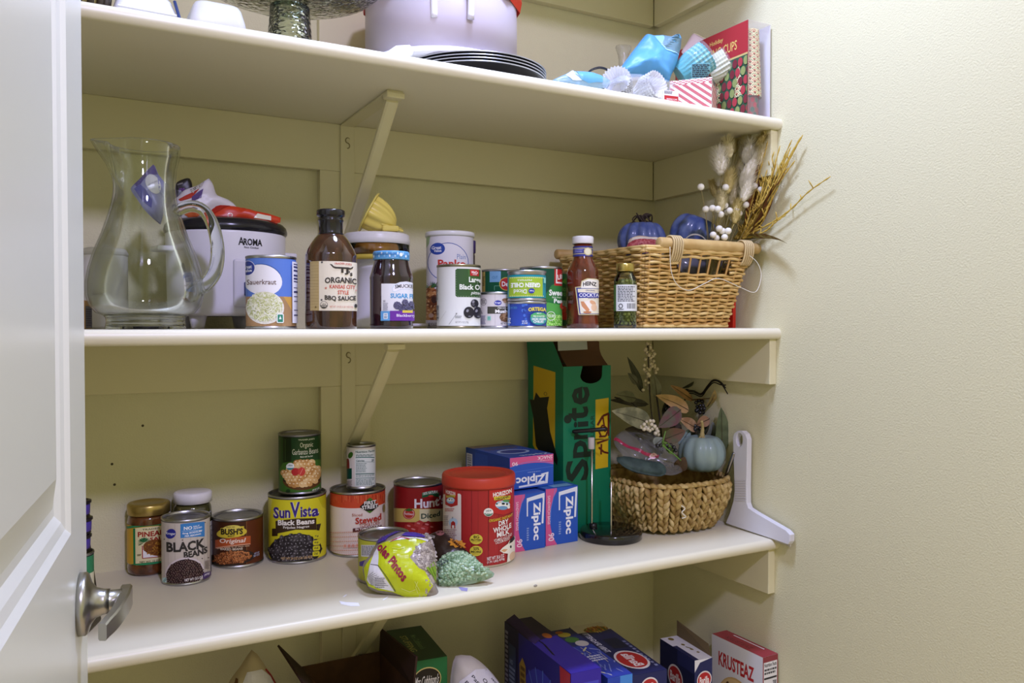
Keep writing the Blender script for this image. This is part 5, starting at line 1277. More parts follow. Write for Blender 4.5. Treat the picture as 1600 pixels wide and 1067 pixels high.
L = cyl_lab(R, 921, 1268, 410, 930, 0.002, H-0.004); L.lim = (-R*3.13, R*3.13, 0.0045, H-0.0045); L.rect(500, 380, 1900, 960, '#0e4a34'); L.poly([(1120, 660), (1180, 560), (1280, 500), (1400, 480), (1400, 960), (1120, 960)], '#2f7a3a'); L.poly([(1100, 700), (1200, 720), (1400, 740), (1400, 960), (1100, 960)], '#54a24a'); L.poly([(1120, 700), (1280, 735), (1400, 740), (1400, 720), (1220, 700)], '#1f6a3c')
L.poly([(1203, 560), (1205, 410), (1400, 410), (1400, 560)], '#b4282a'); L.poly([(1216, 540), (1218, 410), (1400, 410), (1400, 540)], '#e6dcd8'); L.poly([(1226, 525), (1228, 410), (1400, 410), (1400, 525)], '#b4282a'); L.T("Libby's", 1230, 440, 1330, 500, '#f2e8e4', 0.05, rot=10)
L.T('Sweet', 1160, 596, 1290, 650, '#eef2ea', 0.05); L.T('farm fresh', 1185, 655, 1262, 672, '#dce8d4', 0.01, shear=0.3); L.T('Peas', 1200, 676, 1290, 716, '#eef2ea', 0.05)
L.pile(1200, 880, 110, 70, 55, 14, 14, ['#7fc04a', '#9ad864', '#66a83a'], 5, hi='#d8f0b4'); L.ring(1175, 830, 36, 40, 5, '#e2ecd8'); L.T('NON GMO', 1150, 815, 1200, 845, '#e2ecd8', 0.02); L.ell(1270, 740, 22, 30, '#b8382a'); L.build('label', t)

# --- mushrooms, and the two chile cans one on the other
x, y, R = plan(746.5, 806, D=0.066); H = hrow(x, y, R, 456)
t = can('mushroom_can', 'small cream can of mushroom pieces between the olives and the chile cans', R, H, x, y, Z2+0.0003, face_cam(x, y))
L = cyl_lab(R, 568, 886, 618, 930, 0.002, H-0.004); L.lim = (-R*3.13, R*3.13, 0.0045, H-0.0045); L.rect(200, 560, 1300, 960, '#d3ccca'); L.line([(712, 620), (712, 925)], 2, '#a8a09e')
L.ring(618, 690, 26, 34, 3, '#4a4448'); L.small(602, 670, 636, 712, 4, '#4a4448', 3); L.ell(736, 700, 31, 24, '#3a3f9c'); L.T('Kroger', 712, 690, 762, 712, '#eef', 0.03)
L.rect(650, 735, 1000, 802, '#45433a'); L.T('PIECES & STEMS', 735, 740, 900, 757, '#d8d4cc', 0.02); L.T('Mushrooms', 714, 763, 940, 796, '#f0ece4', 0.06)
L.ell(800, 672, 30, 16, '#8a6a4a'); L.ell(795, 690, 14, 12, '#a88a6a'); L.ell(815, 835, 66, 42, '#4a3a30'); L.pile(815, 835, 60, 38, 26, 16, 11, ['#8a6848', '#a58462', '#6a4c34'], 4); L.poly([(590, 800), (600, 768), (612, 800)], '#8a8486'); L.rect(650, 825, 678, 865, '#9ad0c0'); L.small(653, 830, 676, 862, 4, '#2f8a74', 3); L.small(590, 820, 636, 905, 7, '#8a86a4', 5); L.T('NET WT 4 OZ', 760, 885, 830, 903, '#4a4648', 0.01); L.build('label', t)
x, y, R = plan(794, 853.5, D=0.0645); H = hrow(x, y, R, 470.5)
t = can('chile_can', 'blue can of diced green chiles, lower of the two stacked cans', R, H, x, y, Z2+0.0003, face_cam(x, y))
L = cyl_lab(R, 822, 1140, 712, 932, 0.002, H-0.004); L.lim = (-R*3.13, R*3.13, 0.0045, H-0.0045); L.rect(400, 660, 1600, 960, '#2f4aa8'); 
for k_ in range(30): L.ell(random.uniform(930, 1000), random.uniform(710, 920), 10, 14, random.choice(['#3f66c0', '#26409a', '#4a72cc']))
L.rect(822, 712, 840, 915, '#6f94d8'); L.T('DICED', 840, 742, 900, 760, '#5aa0c8', 0.0)
L.T('ORTEGA', 990, 752, 1135, 788, '#e0cf5a', 0.07, arc=7, outline='#1c2a5a', ow=0.05); L.ell(1075, 850, 80, 68, '#203a80'); L.ell(1075, 850, 68, 58, '#3f9a9a'); L.poly([(1010, 838), (1140, 838), (1140, 820), (1110, 798), (1040, 798), (1010, 818)], '#54b06c'); L.T('MILD', 1058, 797, 1095, 808, '#e8f2e4', 0.02); L.T('FIRE ROASTED', 1028, 822, 1122, 838, '#e8f2e4', 0.03)
L.T('DICED GREEN', 1020, 846, 1130, 866, '#f0f4f4', 0.05); L.T('CHILES', 1030, 868, 1112, 890, '#f0f4f4', 0.05); L.T('NET WT', 940, 870, 980, 882, '#e8ecf4', 0.02); L.T('4 OZ', 940, 886, 985, 902, '#e8ecf4', 0.02); L.T('OZ', 822, 845, 850, 895, '#e8ecf4', 0.02)
for k_ in range(8): L.ell(820+k_*46, 710, 16, 5, '#4a7ad0')
L.build('label', t)
zt_ = Z2+H+0.0007
H2 = rowH(x, y, R, 421.5, zt_)
t = can('chile_can', 'turquoise and lime can of green chile stacked upside down on the blue can', R, H2, x-0.001, y, zt_, face_cam(x, y))
L = cyl_lab(R, 820, 1138, 470, 678, 0.004, H2-0.008); L.lim = (-R*3.13, R*3.13, 0.0050, H2-0.008); L.rect(400, 430, 1600, 720, '#1d8fa0'); L.poly([(830, 662), (1112, 662), (1112, 488), (830, 488)], '#a3c23a')
for k_ in range(18):
    X = 838+k_*15.6
    L.poly([(X, 492), (X+8, 500), (X+15, 492)], '#e6ecb8'); L.poly([(X, 660), (X+8, 652), (X+15, 660)], '#e6ecb8')
def fl(x0, y0, x1, y1): return [(x1, y0), (x0, y0), (x0, y1), (x1, y1)]
L.T('GREEN CHILE', 0, 0, 1, 1, '#f2f6ea', 0.07, quad=fl(852, 540, 1088, 582)); L.T('Diced', 0, 0, 1, 1, '#f2f6ea', 0.02, quad=fl(876, 598, 978, 636)); L.ell(1018, 612, 25, 22, '#2f3f9c'); L.T('Kroger', 0, 0, 1, 1, '#eef', 0.03, quad=fl(1000, 604, 1036, 620)); L.T('PEPPERS', 0, 0, 1, 1, '#e2ecc8', 0.03, quad=fl(905, 510, 1020, 526)); L.rect(1115, 490, 1132, 540, '#8ad0c8'); L.build('label', t)

# --- cocktail sauce bottle
x, y, R = plan(885.7, 935.3, D=0.0575); a = face_cam(x, y); kk = lambda c: max(0, hrow(x, y, R*0.8, 340+c/5.333))
t = thing('sauce_bottle', 'red-brown cocktail sauce bottle with a white cap beside the wicker basket', 'bottle', (x, y, Z2+0.0003), a)
one('bottle', lathe([(0, kk(205)), (R*0.58, kk(205)), (R*0.60, kk(330)), (R*0.64, kk(345)), (R*0.80, kk(390)), (R*0.94, kk(425)), (R, kk(455)), (R, kk(560)), (R*0.96, kk(600)), (R*0.96, kk(840)), (R, kk(870)), (R, kk(915)), (R*0.93, 0), (0, 0.002)], 64), M('#471a10', 0.07, coat=1.0, var=('#6a2c18', 50.0, 0.5)), t, True)
one('cap', lathe([(R*0.60, kk(212)), (R*0.665, kk(210)), (R*0.675, kk(204)), (R*0.68, kk(160)), (R*0.65, kk(150)), (R*0.6, kk(148)), (0, kk(148))], 48), M('#e0dee0', 0.35), t, True)
L = cyl_lab(R*0.61, 1365, 1530, 235, 320, kk(320), kk(235), base=0.0005); L.full(-R*1.9, R*1.9, kk(320), kk(235), '#3a3c86'); L.rect(900, 250, 2000, 256, '#c9bd8a'); L.rect(900, 296, 2000, 302, '#c9bd8a'); L.ell(1490, 280, 34, 34, '#c9bd8a'); L.ell(1490, 280, 26, 26, '#e2dcc0'); L.small(1380, 262, 1450, 292, 2, '#8a88c4', 3); L.build('neck_label', t)
zA, zB = kk(815), kk(505); L = cyl_lab(R*0.99, 1310, 1575, 505, 815, zA, zB, base=0.0006)
L.lim = (-R*3, R*3, zA, zB)
L.poly([(1408, 812), (1378, 580), (1425, 575), (1432, 530), (1480, 508), (1560, 510), (1610, 530), (1640, 590), (1610, 812)], '#cdbf8e'); L.poly([(1416, 805), (1388, 586), (1600, 586), (1590, 805)], '#2f3a86'); L.poly([(1424, 800), (1400, 595), (1600, 595), (1580, 800)], '#e4dcc4')
L.poly([(1428, 590), (1438, 538), (1490, 515), (1560, 517), (1600, 535), (1610, 590)], '#e9e4d8'); L.T('HEINZ', 1444, 542, 1556, 576, '#2a2420', 0.06, arc=8); L.T('ORIGINAL', 1466, 602, 1546, 616, '#4a4a7a', 0.02); L.poly([(1398, 672), (1400, 625), (1620, 630), (1615, 668)], '#2f358c'); L.T('COCKTAIL', 1412, 632, 1605, 662, '#e8e6ee', 0.04); L.T('SAUCE', 1485, 666, 1550, 678, '#4a4a7a', 0.02)
L.ell(1500, 740, 70, 48, '#e9e0d4'); L.poly([(1425, 700), (1450, 700), (1500, 770), (1480, 790), (1435, 740)], '#c98a60'); L.ell(1525, 710, 28, 16, '#d8a47c', 30); L.ell(1535, 750, 24, 30, '#e2bc98'); L.ell(1480, 790, 34, 10, '#b87a54'); L.build('label', t)

# --- capers
x, y, R = plan(959, 994.8, D=0.0415); a = face_cam(x, y); kk = lambda c: max(0, hrow(x, y, R*0.8, 200+c/3.233))
t = thing('caper_jar', 'slim glass jar of green capers with a gold lid in front of the wicker basket', 'jar', (x, y, Z2+0.0003), a)
go = [(R*0.72, kk(722)), (R*0.74, kk(735)), (R*0.94, kk(755)), (R, kk(770)), (R, 0.004), (R*0.92, 0)]
one('glass', lathe([(0, 0.0)]+go[::-1]+[(R*0.68, kk(722)), (R*0.70, kk(738)), (R*0.88, kk(757)), (R*0.94, kk(772)), (R*0.94, 0.005), (0, 0.004)], 48), thin('caper_glass', '#f2f5ea', '#8a9270', 1.0), t, True)
one('lid', lathe([(R*0.74, kk(724)), (R*0.80, kk(722)), (R*0.82, kk(716)), (R*0.80, kk(690)), (R*0.76, kk(682)), (0, kk(682))], 40), M('#b8a35a', 0.25, 0.9), t, True)
mb = MB(); rn = random.Random(9); CP = [M('#8a9848', 0.35), M('#9ba858', 0.35), M('#76843a', 0.4), M('#aab468', 0.35)]
one('brine', lathe([(0, 0.006), (R*0.80, 0.006), (R*0.82, kk(775)), (R*0.7, kk(762)), (0, kk(760))], 32), M('#707c3c', 0.3), t, True)
zz = 0.009
while zz < kk(768):
    off = rn.uniform(0, 1)
    for i in range(15):
        an = 2*pi*(i+off)/15; r_ = R*0.82
        mb.add(tr(ball(0.0036, 0.0036, 0.0032, 8, 6), (r_*cos(an), r_*sin(an), zz+rn.uniform(-0.001, 0.001)), rn.uniform(0, 3)), rn.choice(CP), True)
    zz += 0.0058
o = mb.build('capers', t); o['kind'] = 'stuff'
zA, zB = kk(925), kk(792); L = cyl_lab(R, 320, 435, 792, 925, zA, zB, base=0.0004); L.full(-R*1.5, R*2.2, zA, zB, '#d3d4d2'); L.rect(280, 780, 332, 930, '#4a6a34'); L.small(340, 800, 424, 880, 10, '#4a4c4e', 4); L.barcode(385, 885, 428, 920, 6, False, None); L.ring(355, 900, 11, 12, 4, '#2a2c2e'); L.small(344, 914, 370, 922, 1, '#2a2c2e', 3); L.build('label', t)
# ================================================================== baskets and what they hold
im7 = q1(860, 200, 3.2333)
def at(cx_, cy_, Y, im=im7):
    p_ = onY(*im(cx_, cy_), Y)
    if p_.x > -0.016:                      # nothing goes into the right wall
        p_ = onX(*im(cx_, cy_), -0.016-0.012*((cx_*7+cy_*3) % 10)/10)
    return p_
# --- wicker basket with wooden dowel handles
BX0, BX1, BY0, BY1 = -0.284, -0.064, -0.322, -0.075     # at the foot
TX0, TX1, TY0, TY1 = -0.297, -0.026, -0.346, -0.045     # at the rim
zf, zr = 0.0042, 0.146
t = thing('wicker_basket', 'rectangular woven wicker basket with wooden dowel handles at the right end of the shelf', 'basket', (-0.175, -0.195, Z2+0.0005))
OX, OY = -0.175, -0.195
def ring_pt(s_, f, out=0.0):
    """point at fraction s_ round the wall, at height fraction f, pushed outward"""
    x0, x1, y0, y1 = BX0+(TX0-BX0)*f, BX1+(TX1-BX1)*f, BY0+(TY0-BY0)*f, BY1+(TY1-BY1)*f
    w_, d_ = x1-x0, y1-y0; c = 0.022
    P = 2*(w_+d_); q = (s_ % 1)*P
    if q < w_: p, n = (x0+q, y0), (0, -1)
    elif q < w_+d_: p, n = (x1, y0+q-w_), (1, 0)
    elif q < 2*w_+d_: p, n = (x1-(q-w_-d_), y1), (0, 1)
    else: p, n = (x0, y1-(q-2*w_-d_)), (-1, 0)
    # rounded corners
    px_, py_ = p
    for cx_, cy_ in ((x0+c, y0+c), (x1-c, y0+c), (x1-c, y1-c), (x0+c, y1-c)):
        dx, dy = px_-cx_, py_-cy_
        if ((px_ < x0+c and cx_ < (x0+x1)/2) or (px_ > x1-c and cx_ > (x0+x1)/2)) and ((py_ < y0+c and cy_ < (y0+y1)/2) or (py_ > y1-c and cy_ > (y0+y1)/2)):
            L_ = math.hypot(dx, dy) or 1; n = (dx/L_, dy/L_); px_, py_ = cx_+n[0]*c, cy_+n[1]*c
    return Vector((px_+n[0]*out-OX, py_+n[1]*out-OY, zf+(zr-zf)*f))
NST = 46
WK = [M('#c9a562', 0.5), M('#b98f4e', 0.52), M('#d6b878', 0.5)]
wv = MB(); rn = random.Random(5)
NR = 21
Wf = (BX1-BX0+0.02); P0_ = 2*((BX1-BX0)+(BY1-BY0))
for j in range(NR):
    f = 0.03+0.94*j/(NR-1); ph = j % 2
    hole = 0.70 < f < 0.90
    runs, cur = [], []
    N = NST*5
    for i in range(N+1):
        s_ = i/N
        # front wall: s from 0 to w/P ; the hand hole is its middle
        fr_ = s_*P0_/(BX1-BX0)
        if hole and 0.30 < fr_ < 0.80:
            if len(cur) > 2: runs.append(cur)
            cur = []; continue
        o_ = 0.0032*cos(pi*(s_*NST+ph)); cur.append(ring_pt(s_, f+0.006*sin(2*pi*s_*NST/2+j), o_))
    if len(cur) > 2: runs.append(cur)
    for r_ in runs: wv.add(tube(r_, 0.0030, 6, True, 1.0), WK[rn.choice((0, 0, 1, 2))], True)
wv.build('weave', t)
st = MB()
for i in range(NST):
    s_ = (i+0.5)/NST
    st.add(tube([ring_pt(s_, f_, 0) for f_ in (0.0, 0.33, 0.66, 1.0)], 0.0021, 6), WK[1], True)
st.build('stakes', t)
rm = MB()
for f_, o_, ph in ((1.0, 0.001, 0), (1.035, -0.001, 1.6), (0.0, 0.001, 0.5)):
    rm.add(tube([ring_pt(i/150, f_, o_+0.0022*sin(i*1.3+ph)) for i in range(151)], 0.0034, 6), WK[2], True)
rm.build('rim', t)
one('bottom', box(BX0+0.006-OX, BX1-0.006-OX, BY0+0.006-OY, BY1-0.006-OY, 0.002, 0.007), WK[1], t)
DOW = M('#c9ac74', 0.45, var=('#b9985e', 25.0, 1.0))
zd = zr+0.0125
def dowel(y_, xa, xb):
    a, b = Vector((xa-OX, y_-OY, zd)), Vector((xb-OX, y_-OY, zd)); d = (b-a).normalized()
    pts = [a-d*0.001, a, a+d*0.002, a.lerp(b, 0.33), a.lerp(b, 0.66), b-d*0.002, b, b+d*0.001]
    one('handle', tube(pts, [0.007, 0.0095, 0.0108, 0.0112, 0.0112, 0.0108, 0.0095, 0.007], 18), DOW, t, True)
dowel(TY0+0.002, TX0+0.034, TX1+0.014); dowel(TY1-0.002, TX0-0.006, TX1-0.03)
RT = M('#c4ad7c', 0.5)
for xc in (TX0+0.070, TX1-0.022):
    for y_ in (TY0+0.002, TY1-0.002):
        b = MB()
        for k in range(5):
            x_ = xc+(k-2)*0.0052-OX
            b.add(tube([(x_+0.004*sin(a_)*(0.4 if a_ > pi else 0.0), y_-OY+0.0140*cos(a_), zd+(0.0140*sin(a_) if sin(a_) > 0 else 0.034*sin(a_))) for a_ in [2*pi*i/24 for i in range(25)]], 0.0020, 6), RT, True)
        b.build('binding', t)

# --- painted blue pumpkins, bundles and gauze inside it
def pumpkin(name, lb, c, R, hgt, ribs, mat, depth=0.10, stem=None, tilt=0.0):
    t = thing(name, lb, 'pumpkin', c)
    def fn(s_, q_):
        an = 2*pi*s_; th_ = pi*q_
        rb = 1-depth*abs(cos(an*ribs/2))**3
        r_ = R*sin(th_)**0.8*rb; z_ = -cos(th_)*hgt/2
        z_ -= 0.16*hgt*math.exp(-(sin(th_)/0.35)**2)*(1 if th_ > pi/2 else -1)*1.0
        return (r_*cos(an), r_*sin(an), z_+hgt/2)
    o = one('body', grid(fn, 72, 22, True), mat, t, True)
    if stem: stem(t, hgt)
    t.rotation_euler = (tilt, tilt*0.5, 0.4)
    return t
BLU = M('#44558e', 0.38, coat=0.25, var=('#5b6a9c', 70.0, 1.0))
def dry_stem(t, h):
    m = MB(); DK = M('#3a2f28', 0.8)
    m.add(tube(spline([(0, 0, h*0.8), (0.002, 0, h+0.004), (0.012, -0.004, h+0.012), (0.022, -0.006, h+0.010)], 5), 0.0035, 7), DK, True)
    for k in range(9):
        a_ = k*0.7; m.add(tube(spline([(0.0, 0, h*0.84), (0.012*cos(a_), 0.010*sin(a_), h+0.008), (0.026*cos(a_+0.5), 0.018*sin(a_+0.5), h+0.002+0.008*sin(k*2)), (0.03*cos(a_+1.1), 0.022*sin(a_+1.1), h-0.008)], 5), 0.0014, 5), DK, True)
    m.build('stem', t)
p = at(462, 555, -0.190); pumpkin('pumpkin', 'blue painted pumpkin with a dry curled stem in the wicker basket', (p.x, p.y, p.z-0.047), 0.051, 0.084, 11, BLU, 0.14, dry_stem)
p = at(680, 530, -0.215); pumpkin('pumpkin', 'shiny blue pumpkin lying on its side beside the wooden handle', (p.x, p.y, p.z-0.045), 0.051, 0.088, 9, M('#475a98', 0.28, coat=0.4, var=('#6476a6', 60.0, 1.0)), 0.12, None, 0.35)
im = im7
P0 = at(455, 590, -0.285)
pb = Puff([(385, 622), (390, 590), (400, 560), (440, 545), (500, 552), (548, 556), (552, 600), (540, 612), (470, 620)], (465, 588), P0, (-0.3, -1, 0.3), 0.014, 0.010, 0.003, 7, loc=Vector((P0.x, P0.y, Z2+0.12)), img=im)
t = thing('candy_bag', 'small bag of red and white pieces at the front of the wicker basket', 'bag', pb.loc); one('bag', pb.mesh(40, 10), M('#c9b6a8', 0.35), t, True)
L = pb.lab(rough=0.35); L.pile(468, 600, 78, 30, 90, 8, 6, ['#a8505a', '#b8686e', '#983a44'], 3); L.poly([(400, 575), (410, 560), (540, 562), (545, 578), (470, 572)], '#d8cfc6'); L.build('bag_print', t)
P0 = at(730, 560, -0.300)
t = thing('ribbon_roll', 'curl of white gauze ribbon standing in the wicker basket behind the wooden handle', 'ribbon', (P0.x, P0.y, Z2+0.10))
def arcb(s_, q_):
    a_ = radians(10+160*s_); p_ = at(735, 590, -0.298+0.016*q_); R_ = 0.031
    return (p_.x-R_*cos(a_)-P0.x, p_.y-P0.y, p_.z+R_*0.72*sin(a_)-(Z2+0.10)-0.006*abs(q_-0.5))
one('ribbon', grid(arcb, 24, 5), film('gauze', '#dcdad4', 0.85, 0.6), t, True)
P0 = at(800, 500, -0.20)
t = thing('dark_bundle', 'dark glossy round box lid at the back of the wicker basket', 'box', (P0.x, P0.y, Z2+0.12))
one('lid', tr(lathe([(0, 0), (0.040, 0), (0.041, 0.004), (0.041, 0.03), (0.038, 0.034), (0, 0.035)], 36), (0, 0.012, -0.02), 0, radians(35)), M('#2f2926', 0.25, coat=0.4), t, True)
P0 = at(760, 700, -0.25)
pb = Puff([(650, 720), (640, 660), (690, 640), (800, 640), (880, 650), (900, 720), (800, 760), (700, 750)], (770, 700), P0, (0, -1, 0.1), 0.02, 0.02, 0.006, 31, loc=Vector((P0.x, P0.y, Z2+0.08)), img=im)
t = thing('plastic_wrap', 'crumpled grey plastic seen through the hand hole of the wicker basket', 'plastic', pb.loc); one('wrap', pb.mesh(40, 10), M('#6a6c7a', 0.18, spec=0.7), t, True)
P0 = onY(1150, 465, -0.17)
t = thing('red_board', 'red panel standing behind the wicker basket by the wall', 'panel', (-0.022, -0.20, Z2+0.0005)); one('board', box(-0.004, 0.004, -0.09, 0.09, 0, 0.118, 0.001), M('#c02a18', 0.4), t)
# loose white thread from the handle
t = thing('thread', 'loose white thread hanging from the wicker basket handle', 'thread', (-0.03, -0.35, Z2+0.15))
pts = [at(1000, 640, -0.356), at(1045, 680, -0.365), at(1065, 740, -0.37), at(1050, 810, -0.372), at(1022, 830, -0.37), at(960, 805, -0.362), at(850, 760, -0.357), at(780, 785, -0.356), at(700, 820, -0.355), at(640, 790, -0.354), at(610, 720, -0.354), at(604, 600, -0.356)]
one('strand', tube([p_-Vector((-0.03, -0.35, Z2+0.15)) for p_ in spline(pts, 6)], 0.0006, 5), M('#e0dccc', 0.6), t, True)

# --- the dried flower bunch
FB = Vector((-0.085, -0.275, Z2+0.075))
t = thing('dried_flower_bunch', 'bunch of dried grasses, white berries and yellow twigs standing in the wicker basket', 'dried flowers', FB)
L0 = lambda p_: Vector(p_)-FB
rn = random.Random(12)
STM = M('#b3a566', 0.7); FUZ = [M('#e0d6ae', 0.85), M('#f0ecdc', 0.85), M('#ccbc80', 0.85)]
root = Vector((0.0, 0.0, 0.0))
def fuzz(pa, pb, r, mat, seed, hairs=900):
    """a bunny-tail head: a spindle core bristling with fine hairs"""
    rr_ = random.Random(seed); m = MB(); d = (pb-pa); L_ = d.length; dn = d.normalized(); s1 = dn.orthogonal().normalized(); s2 = dn.cross(s1)
    pts = [pa+d*f for f in (0, 0.15, 0.4, 0.7, 0.9, 1.0)]
    m.add(tube(pts, [r*0.25, r*0.5, r*0.62, r*0.55, r*0.35, r*0.12], 10), mat, True)
    for i in range(hairs):
        f = rr_.random(); a_ = rr_.uniform(0, 2*pi); rad_ = r*0.45*sin(pi*min(1, 0.12+0.85*f)); o_ = s1*cos(a_)+s2*sin(a_)
        b_ = pa+d*f+o_*rad_*0.7; e_ = b_+(o_*0.85+dn*0.8)*(r*rr_.uniform(0.7, 1.25)); w_ = o_.cross(dn)*0.00055
        n_ = len(m.v); m.v += [tuple(b_-w_), tuple(b_+w_), tuple(e_)]; m.f.append([n_, n_+1, n_+2]); m.m.append(m.mi(mat)); m.s.append(False)
    return m
heads = [((905, 150), (890, 60), 0.012, 0, -0.24), ((1000, 130), (985, 40), 0.012, 2, -0.22), ((890, 330), (905, 230), 0.012, 2, -0.25), ((970, 370), (1005, 260), 0.013, 1, -0.26), ((860, 420), (865, 330), 0.010, 0, -0.25), ((1060, 200), (1075, 95), 0.012, 0, -0.26), ((930, 480), (945, 370), 0.010, 2, -0.26), ((865, 240), (850, 120), 0.016, 1, -0.235), ((925, 130), (925, 35), 0.011, 2, -0.20), ((960, 60), (950, 8), 0.010, 2, -0.19), ((985, 180), (1012, 75), 0.016, 1, -0.225), ((965, 300), (1035, 150), 0.017, 1, -0.245), ((945, 240), (985, 130), 0.012, 0, -0.21), ((915, 390), (925, 285), 0.011, 0, -0.23), ((835, 350), (815, 270), 0.008, 2, -0.20), ((1040, 110), (1085, 30), 0.010, 2, -0.185)]
for i, (a_, b_, r_, mi_, Y_) in enumerate(heads):
    Y_ -= 0.085; pa, pb_ = L0(at(*a_, Y_)), L0(at(*b_, Y_))
    fuzz(pa, pb_, r_*1.3, FUZ[mi_], 40+i).build('grass_head', t, recalc=False)
    one('stem', tube(spline([root+Vector((rn.uniform(-.01, .01), 0, 0)), (root+pa)*0.5+Vector((0, 0.005, 0)), pa], 6), 0.0008, 5), STM, t, True)
berries = [(905, 245), (760, 298), (885, 300), (1030, 293), (1062, 312), (784, 410), (818, 405), (845, 410), (882, 392), (905, 418), (890, 424), (860, 436), (940, 415), (953, 432), (987, 388), (922, 455), (853, 508), (898, 520), (822, 540), (880, 552), (838, 556), (868, 520)]
WB = M('#e4e1d6', 0.45)
for i, (bx, by) in enumerate(berries):
    Y_ = -0.330-0.02*((i*7) % 5)/5; p_ = L0(at(bx, by, Y_))
    one('berry', tr(ball(0.0068, 0.0068, 0.0066, 14, 10), p_), WB, t, True)
    one('berry_stem', tube(spline([root+Vector((rn.uniform(-.02, .01), -0.02, 0.0)), p_*0.5+Vector((rn.uniform(-.006, .006), -0.012, 0)), p_], 5), 0.0006, 5), M('#8a7d50', 0.7), t, True)
YLW = M('#c2a448', 0.65)
twigs = [(1100, 330), (1150, 300), (1020, 330), (1040, 260), (1060, 330), (1120, 200), (1095, 210), (1075, 290), (1130, 340), (1160, 270), (1045, 380), (1010, 400), (1105, 380), (1215, 95), (1140, 180), (1265, 45), (1115, 5), (1275, 35), (1235, 165), (1415, 245), (1190, 438), (1070, 170), (1130, 120), (1160, 90), (1205, 120), (1250, 75), (1175, 215), (1140, 240), (1090, 130), (1055, 410), (1110, 290), (1080, 240), (1180, 150), (1220, 60)]
for i, (tx, ty) in enumerate(twigs):
    Y_ = -0.30-0.05*((i*5) % 7)/7
    e_ = L0(at(tx, ty, Y_)); b_ = L0(at(945+rn.uniform(-20, 30), 560, -0.275)); mid = b_.lerp(e_, 0.5)+Vector((rn.uniform(-.008, .012), -0.01, rn.uniform(-0.012, 0.012)))
    pts = spline([b_, b_.lerp(mid, 0.5)+Vector((rn.uniform(-.004, .004), 0, rn.uniform(-.004, .004))), mid, mid.lerp(e_, 0.5)+Vector((rn.uniform(-.004, .004), 0, rn.uniform(-.005, .005))), e_], 9)
    rad_ = [0.0020*(1+0.35*sin(q_*1.9))*(1-0.45*q_/len(pts)) for q_ in range(len(pts))]
    m = MB(); m.add(tube(pts, rad_, 6), YLW, True)
    for q_ in range(4, len(pts)-3, 5):
        dd = Vector((rn.uniform(-.01, .012), rn.uniform(-.006, .004), rn.uniform(0.004, .016))); m.add(tube([pts[q_], pts[q_]+dd*0.6, pts[q_]+dd], [0.0011, 0.0012, 0.0006], 5), YLW, True)
    m.build('twig', t)
for a_, b_, wd_, col_, Y_, cu in (((960, 500), (1215, 250), 0.030, '#7a4a26', -0.255, 0.1), ((985, 520), (1060, 80), 0.034, '#84522a', -0.22, -0.1), ((985, 560), (1225, 500), 0.024, '#8f8a58', -0.29, 0.3), ((940, 470), (1055, 415), 0.012, '#a9a57a', -0.30, 0.1), ((1090, 390), (1190, 240), 0.012, '#9a9468', -0.32, 0.1), ((1000, 560), (1190, 260), 0.03, '#6f4220', -0.24, 0.15)):
    one('leaf', leaf(L0(at(*a_, Y_)), L0(at(*b_, Y_-0.01)), wd_, (0.1, -1, 0.3), 0.2, cu, 11), M(col_, 0.65, var=('#5f3a1c' if col_[1] < '9' else '#7f7a4c', 90.0, 0.4)), t, True)

# --- braided water hyacinth basket
im4 = q1(930, 530, 3.1394)
HC = Vector((-0.1215, -0.176, Z3+0.0005)); AX, AY, HH = 0.1135, 0.125, 0.098
t = thing('woven_basket', 'oval braided water hyacinth basket full of autumn foliage beside the white scraper', 'basket', HC)
def ov(a_, f, out=0.0):
    k_ = 0.76+0.24*sin(min(1.0, f)*pi/2*1.1)/0.988; e_ = 3.3
    c_, s_ = cos(a_), sin(a_)
    x_ = abs(c_)**(2/e_)*(1 if c_ > 0 else -1)*AX*k_; y_ = abs(s_)**(2/e_)*(1 if s_ > 0 else -1)*AY*k_
    n_ = Vector((c_, s_, 0))
    return Vector((x_, y_, 0.006+(HH-0.006)*f))+n_*out
HY = [M('#c4ab70', 0.6, var=('#9a7c44', 60.0, 1.0)), M('#b49a5c', 0.6, var=('#8a6c38', 70.0, 1.0)), M('#d2bb84', 0.6, var=('#a4874c', 50.0, 1.0))]
# arc-length table
NA = 720; tab = [0.0]
for i in range(NA): tab.append(tab[-1]+(ov(2*pi*(i+1)/NA, 0.6)-ov(2*pi*i/NA, 0.6)).length)
def ang(fr_):
    v_ = (fr_ % 1)*tab[-1]; lo, hi = 0, NA
    while hi-lo > 1:
        m_ = (lo+hi)//2
        if tab[m_] <= v_: lo = m_
        else: hi = m_
    return 2*pi*(lo+(v_-tab[lo])/max(1e-9, tab[lo+1]-tab[lo]))/NA
NC = 34; rn = random.Random(8); br = MB()
for i in range(NC):
    f0 = i/NC
    for sd in (-1, 1):
        nrow = 6
        for j in range(-1, nrow):
            fz = (j+0.5+(0.5 if sd > 0 else 0))/nrow
            if fz < 0.0: continue
            fa = f0+sd*0.24/NC
            a0_ = ang(fa+sd*0.20/NC); a1_ = ang(fa-sd*0.26/NC)
            za, zb_ = min(1.02, fz+0.11), max(0.0, fz-0.13)
            p0_, p1_ = ov(a0_, za, 0.0), ov(a1_, zb_, 0.0)
            pm_ = ov((a0_+a1_)/2 if abs(a0_-a1_) < 3 else a0_, (za+zb_)/2, 0.0045+rn.uniform(0, 0.0015))
            w_ = rn.uniform(0.0062, 0.0078)
            pts = spline([p0_, pm_, p1_], 4)
            br.add(tube(pts, [0.0008]+[w_*sin(pi*(q_)/(len(pts)-1))**0.55 for q_ in range(1, len(pts)-1)]+[0.0008], 7, True, 0.62), rn.choice(HY), True)
br.build('braided_side', t)
rm = MB()
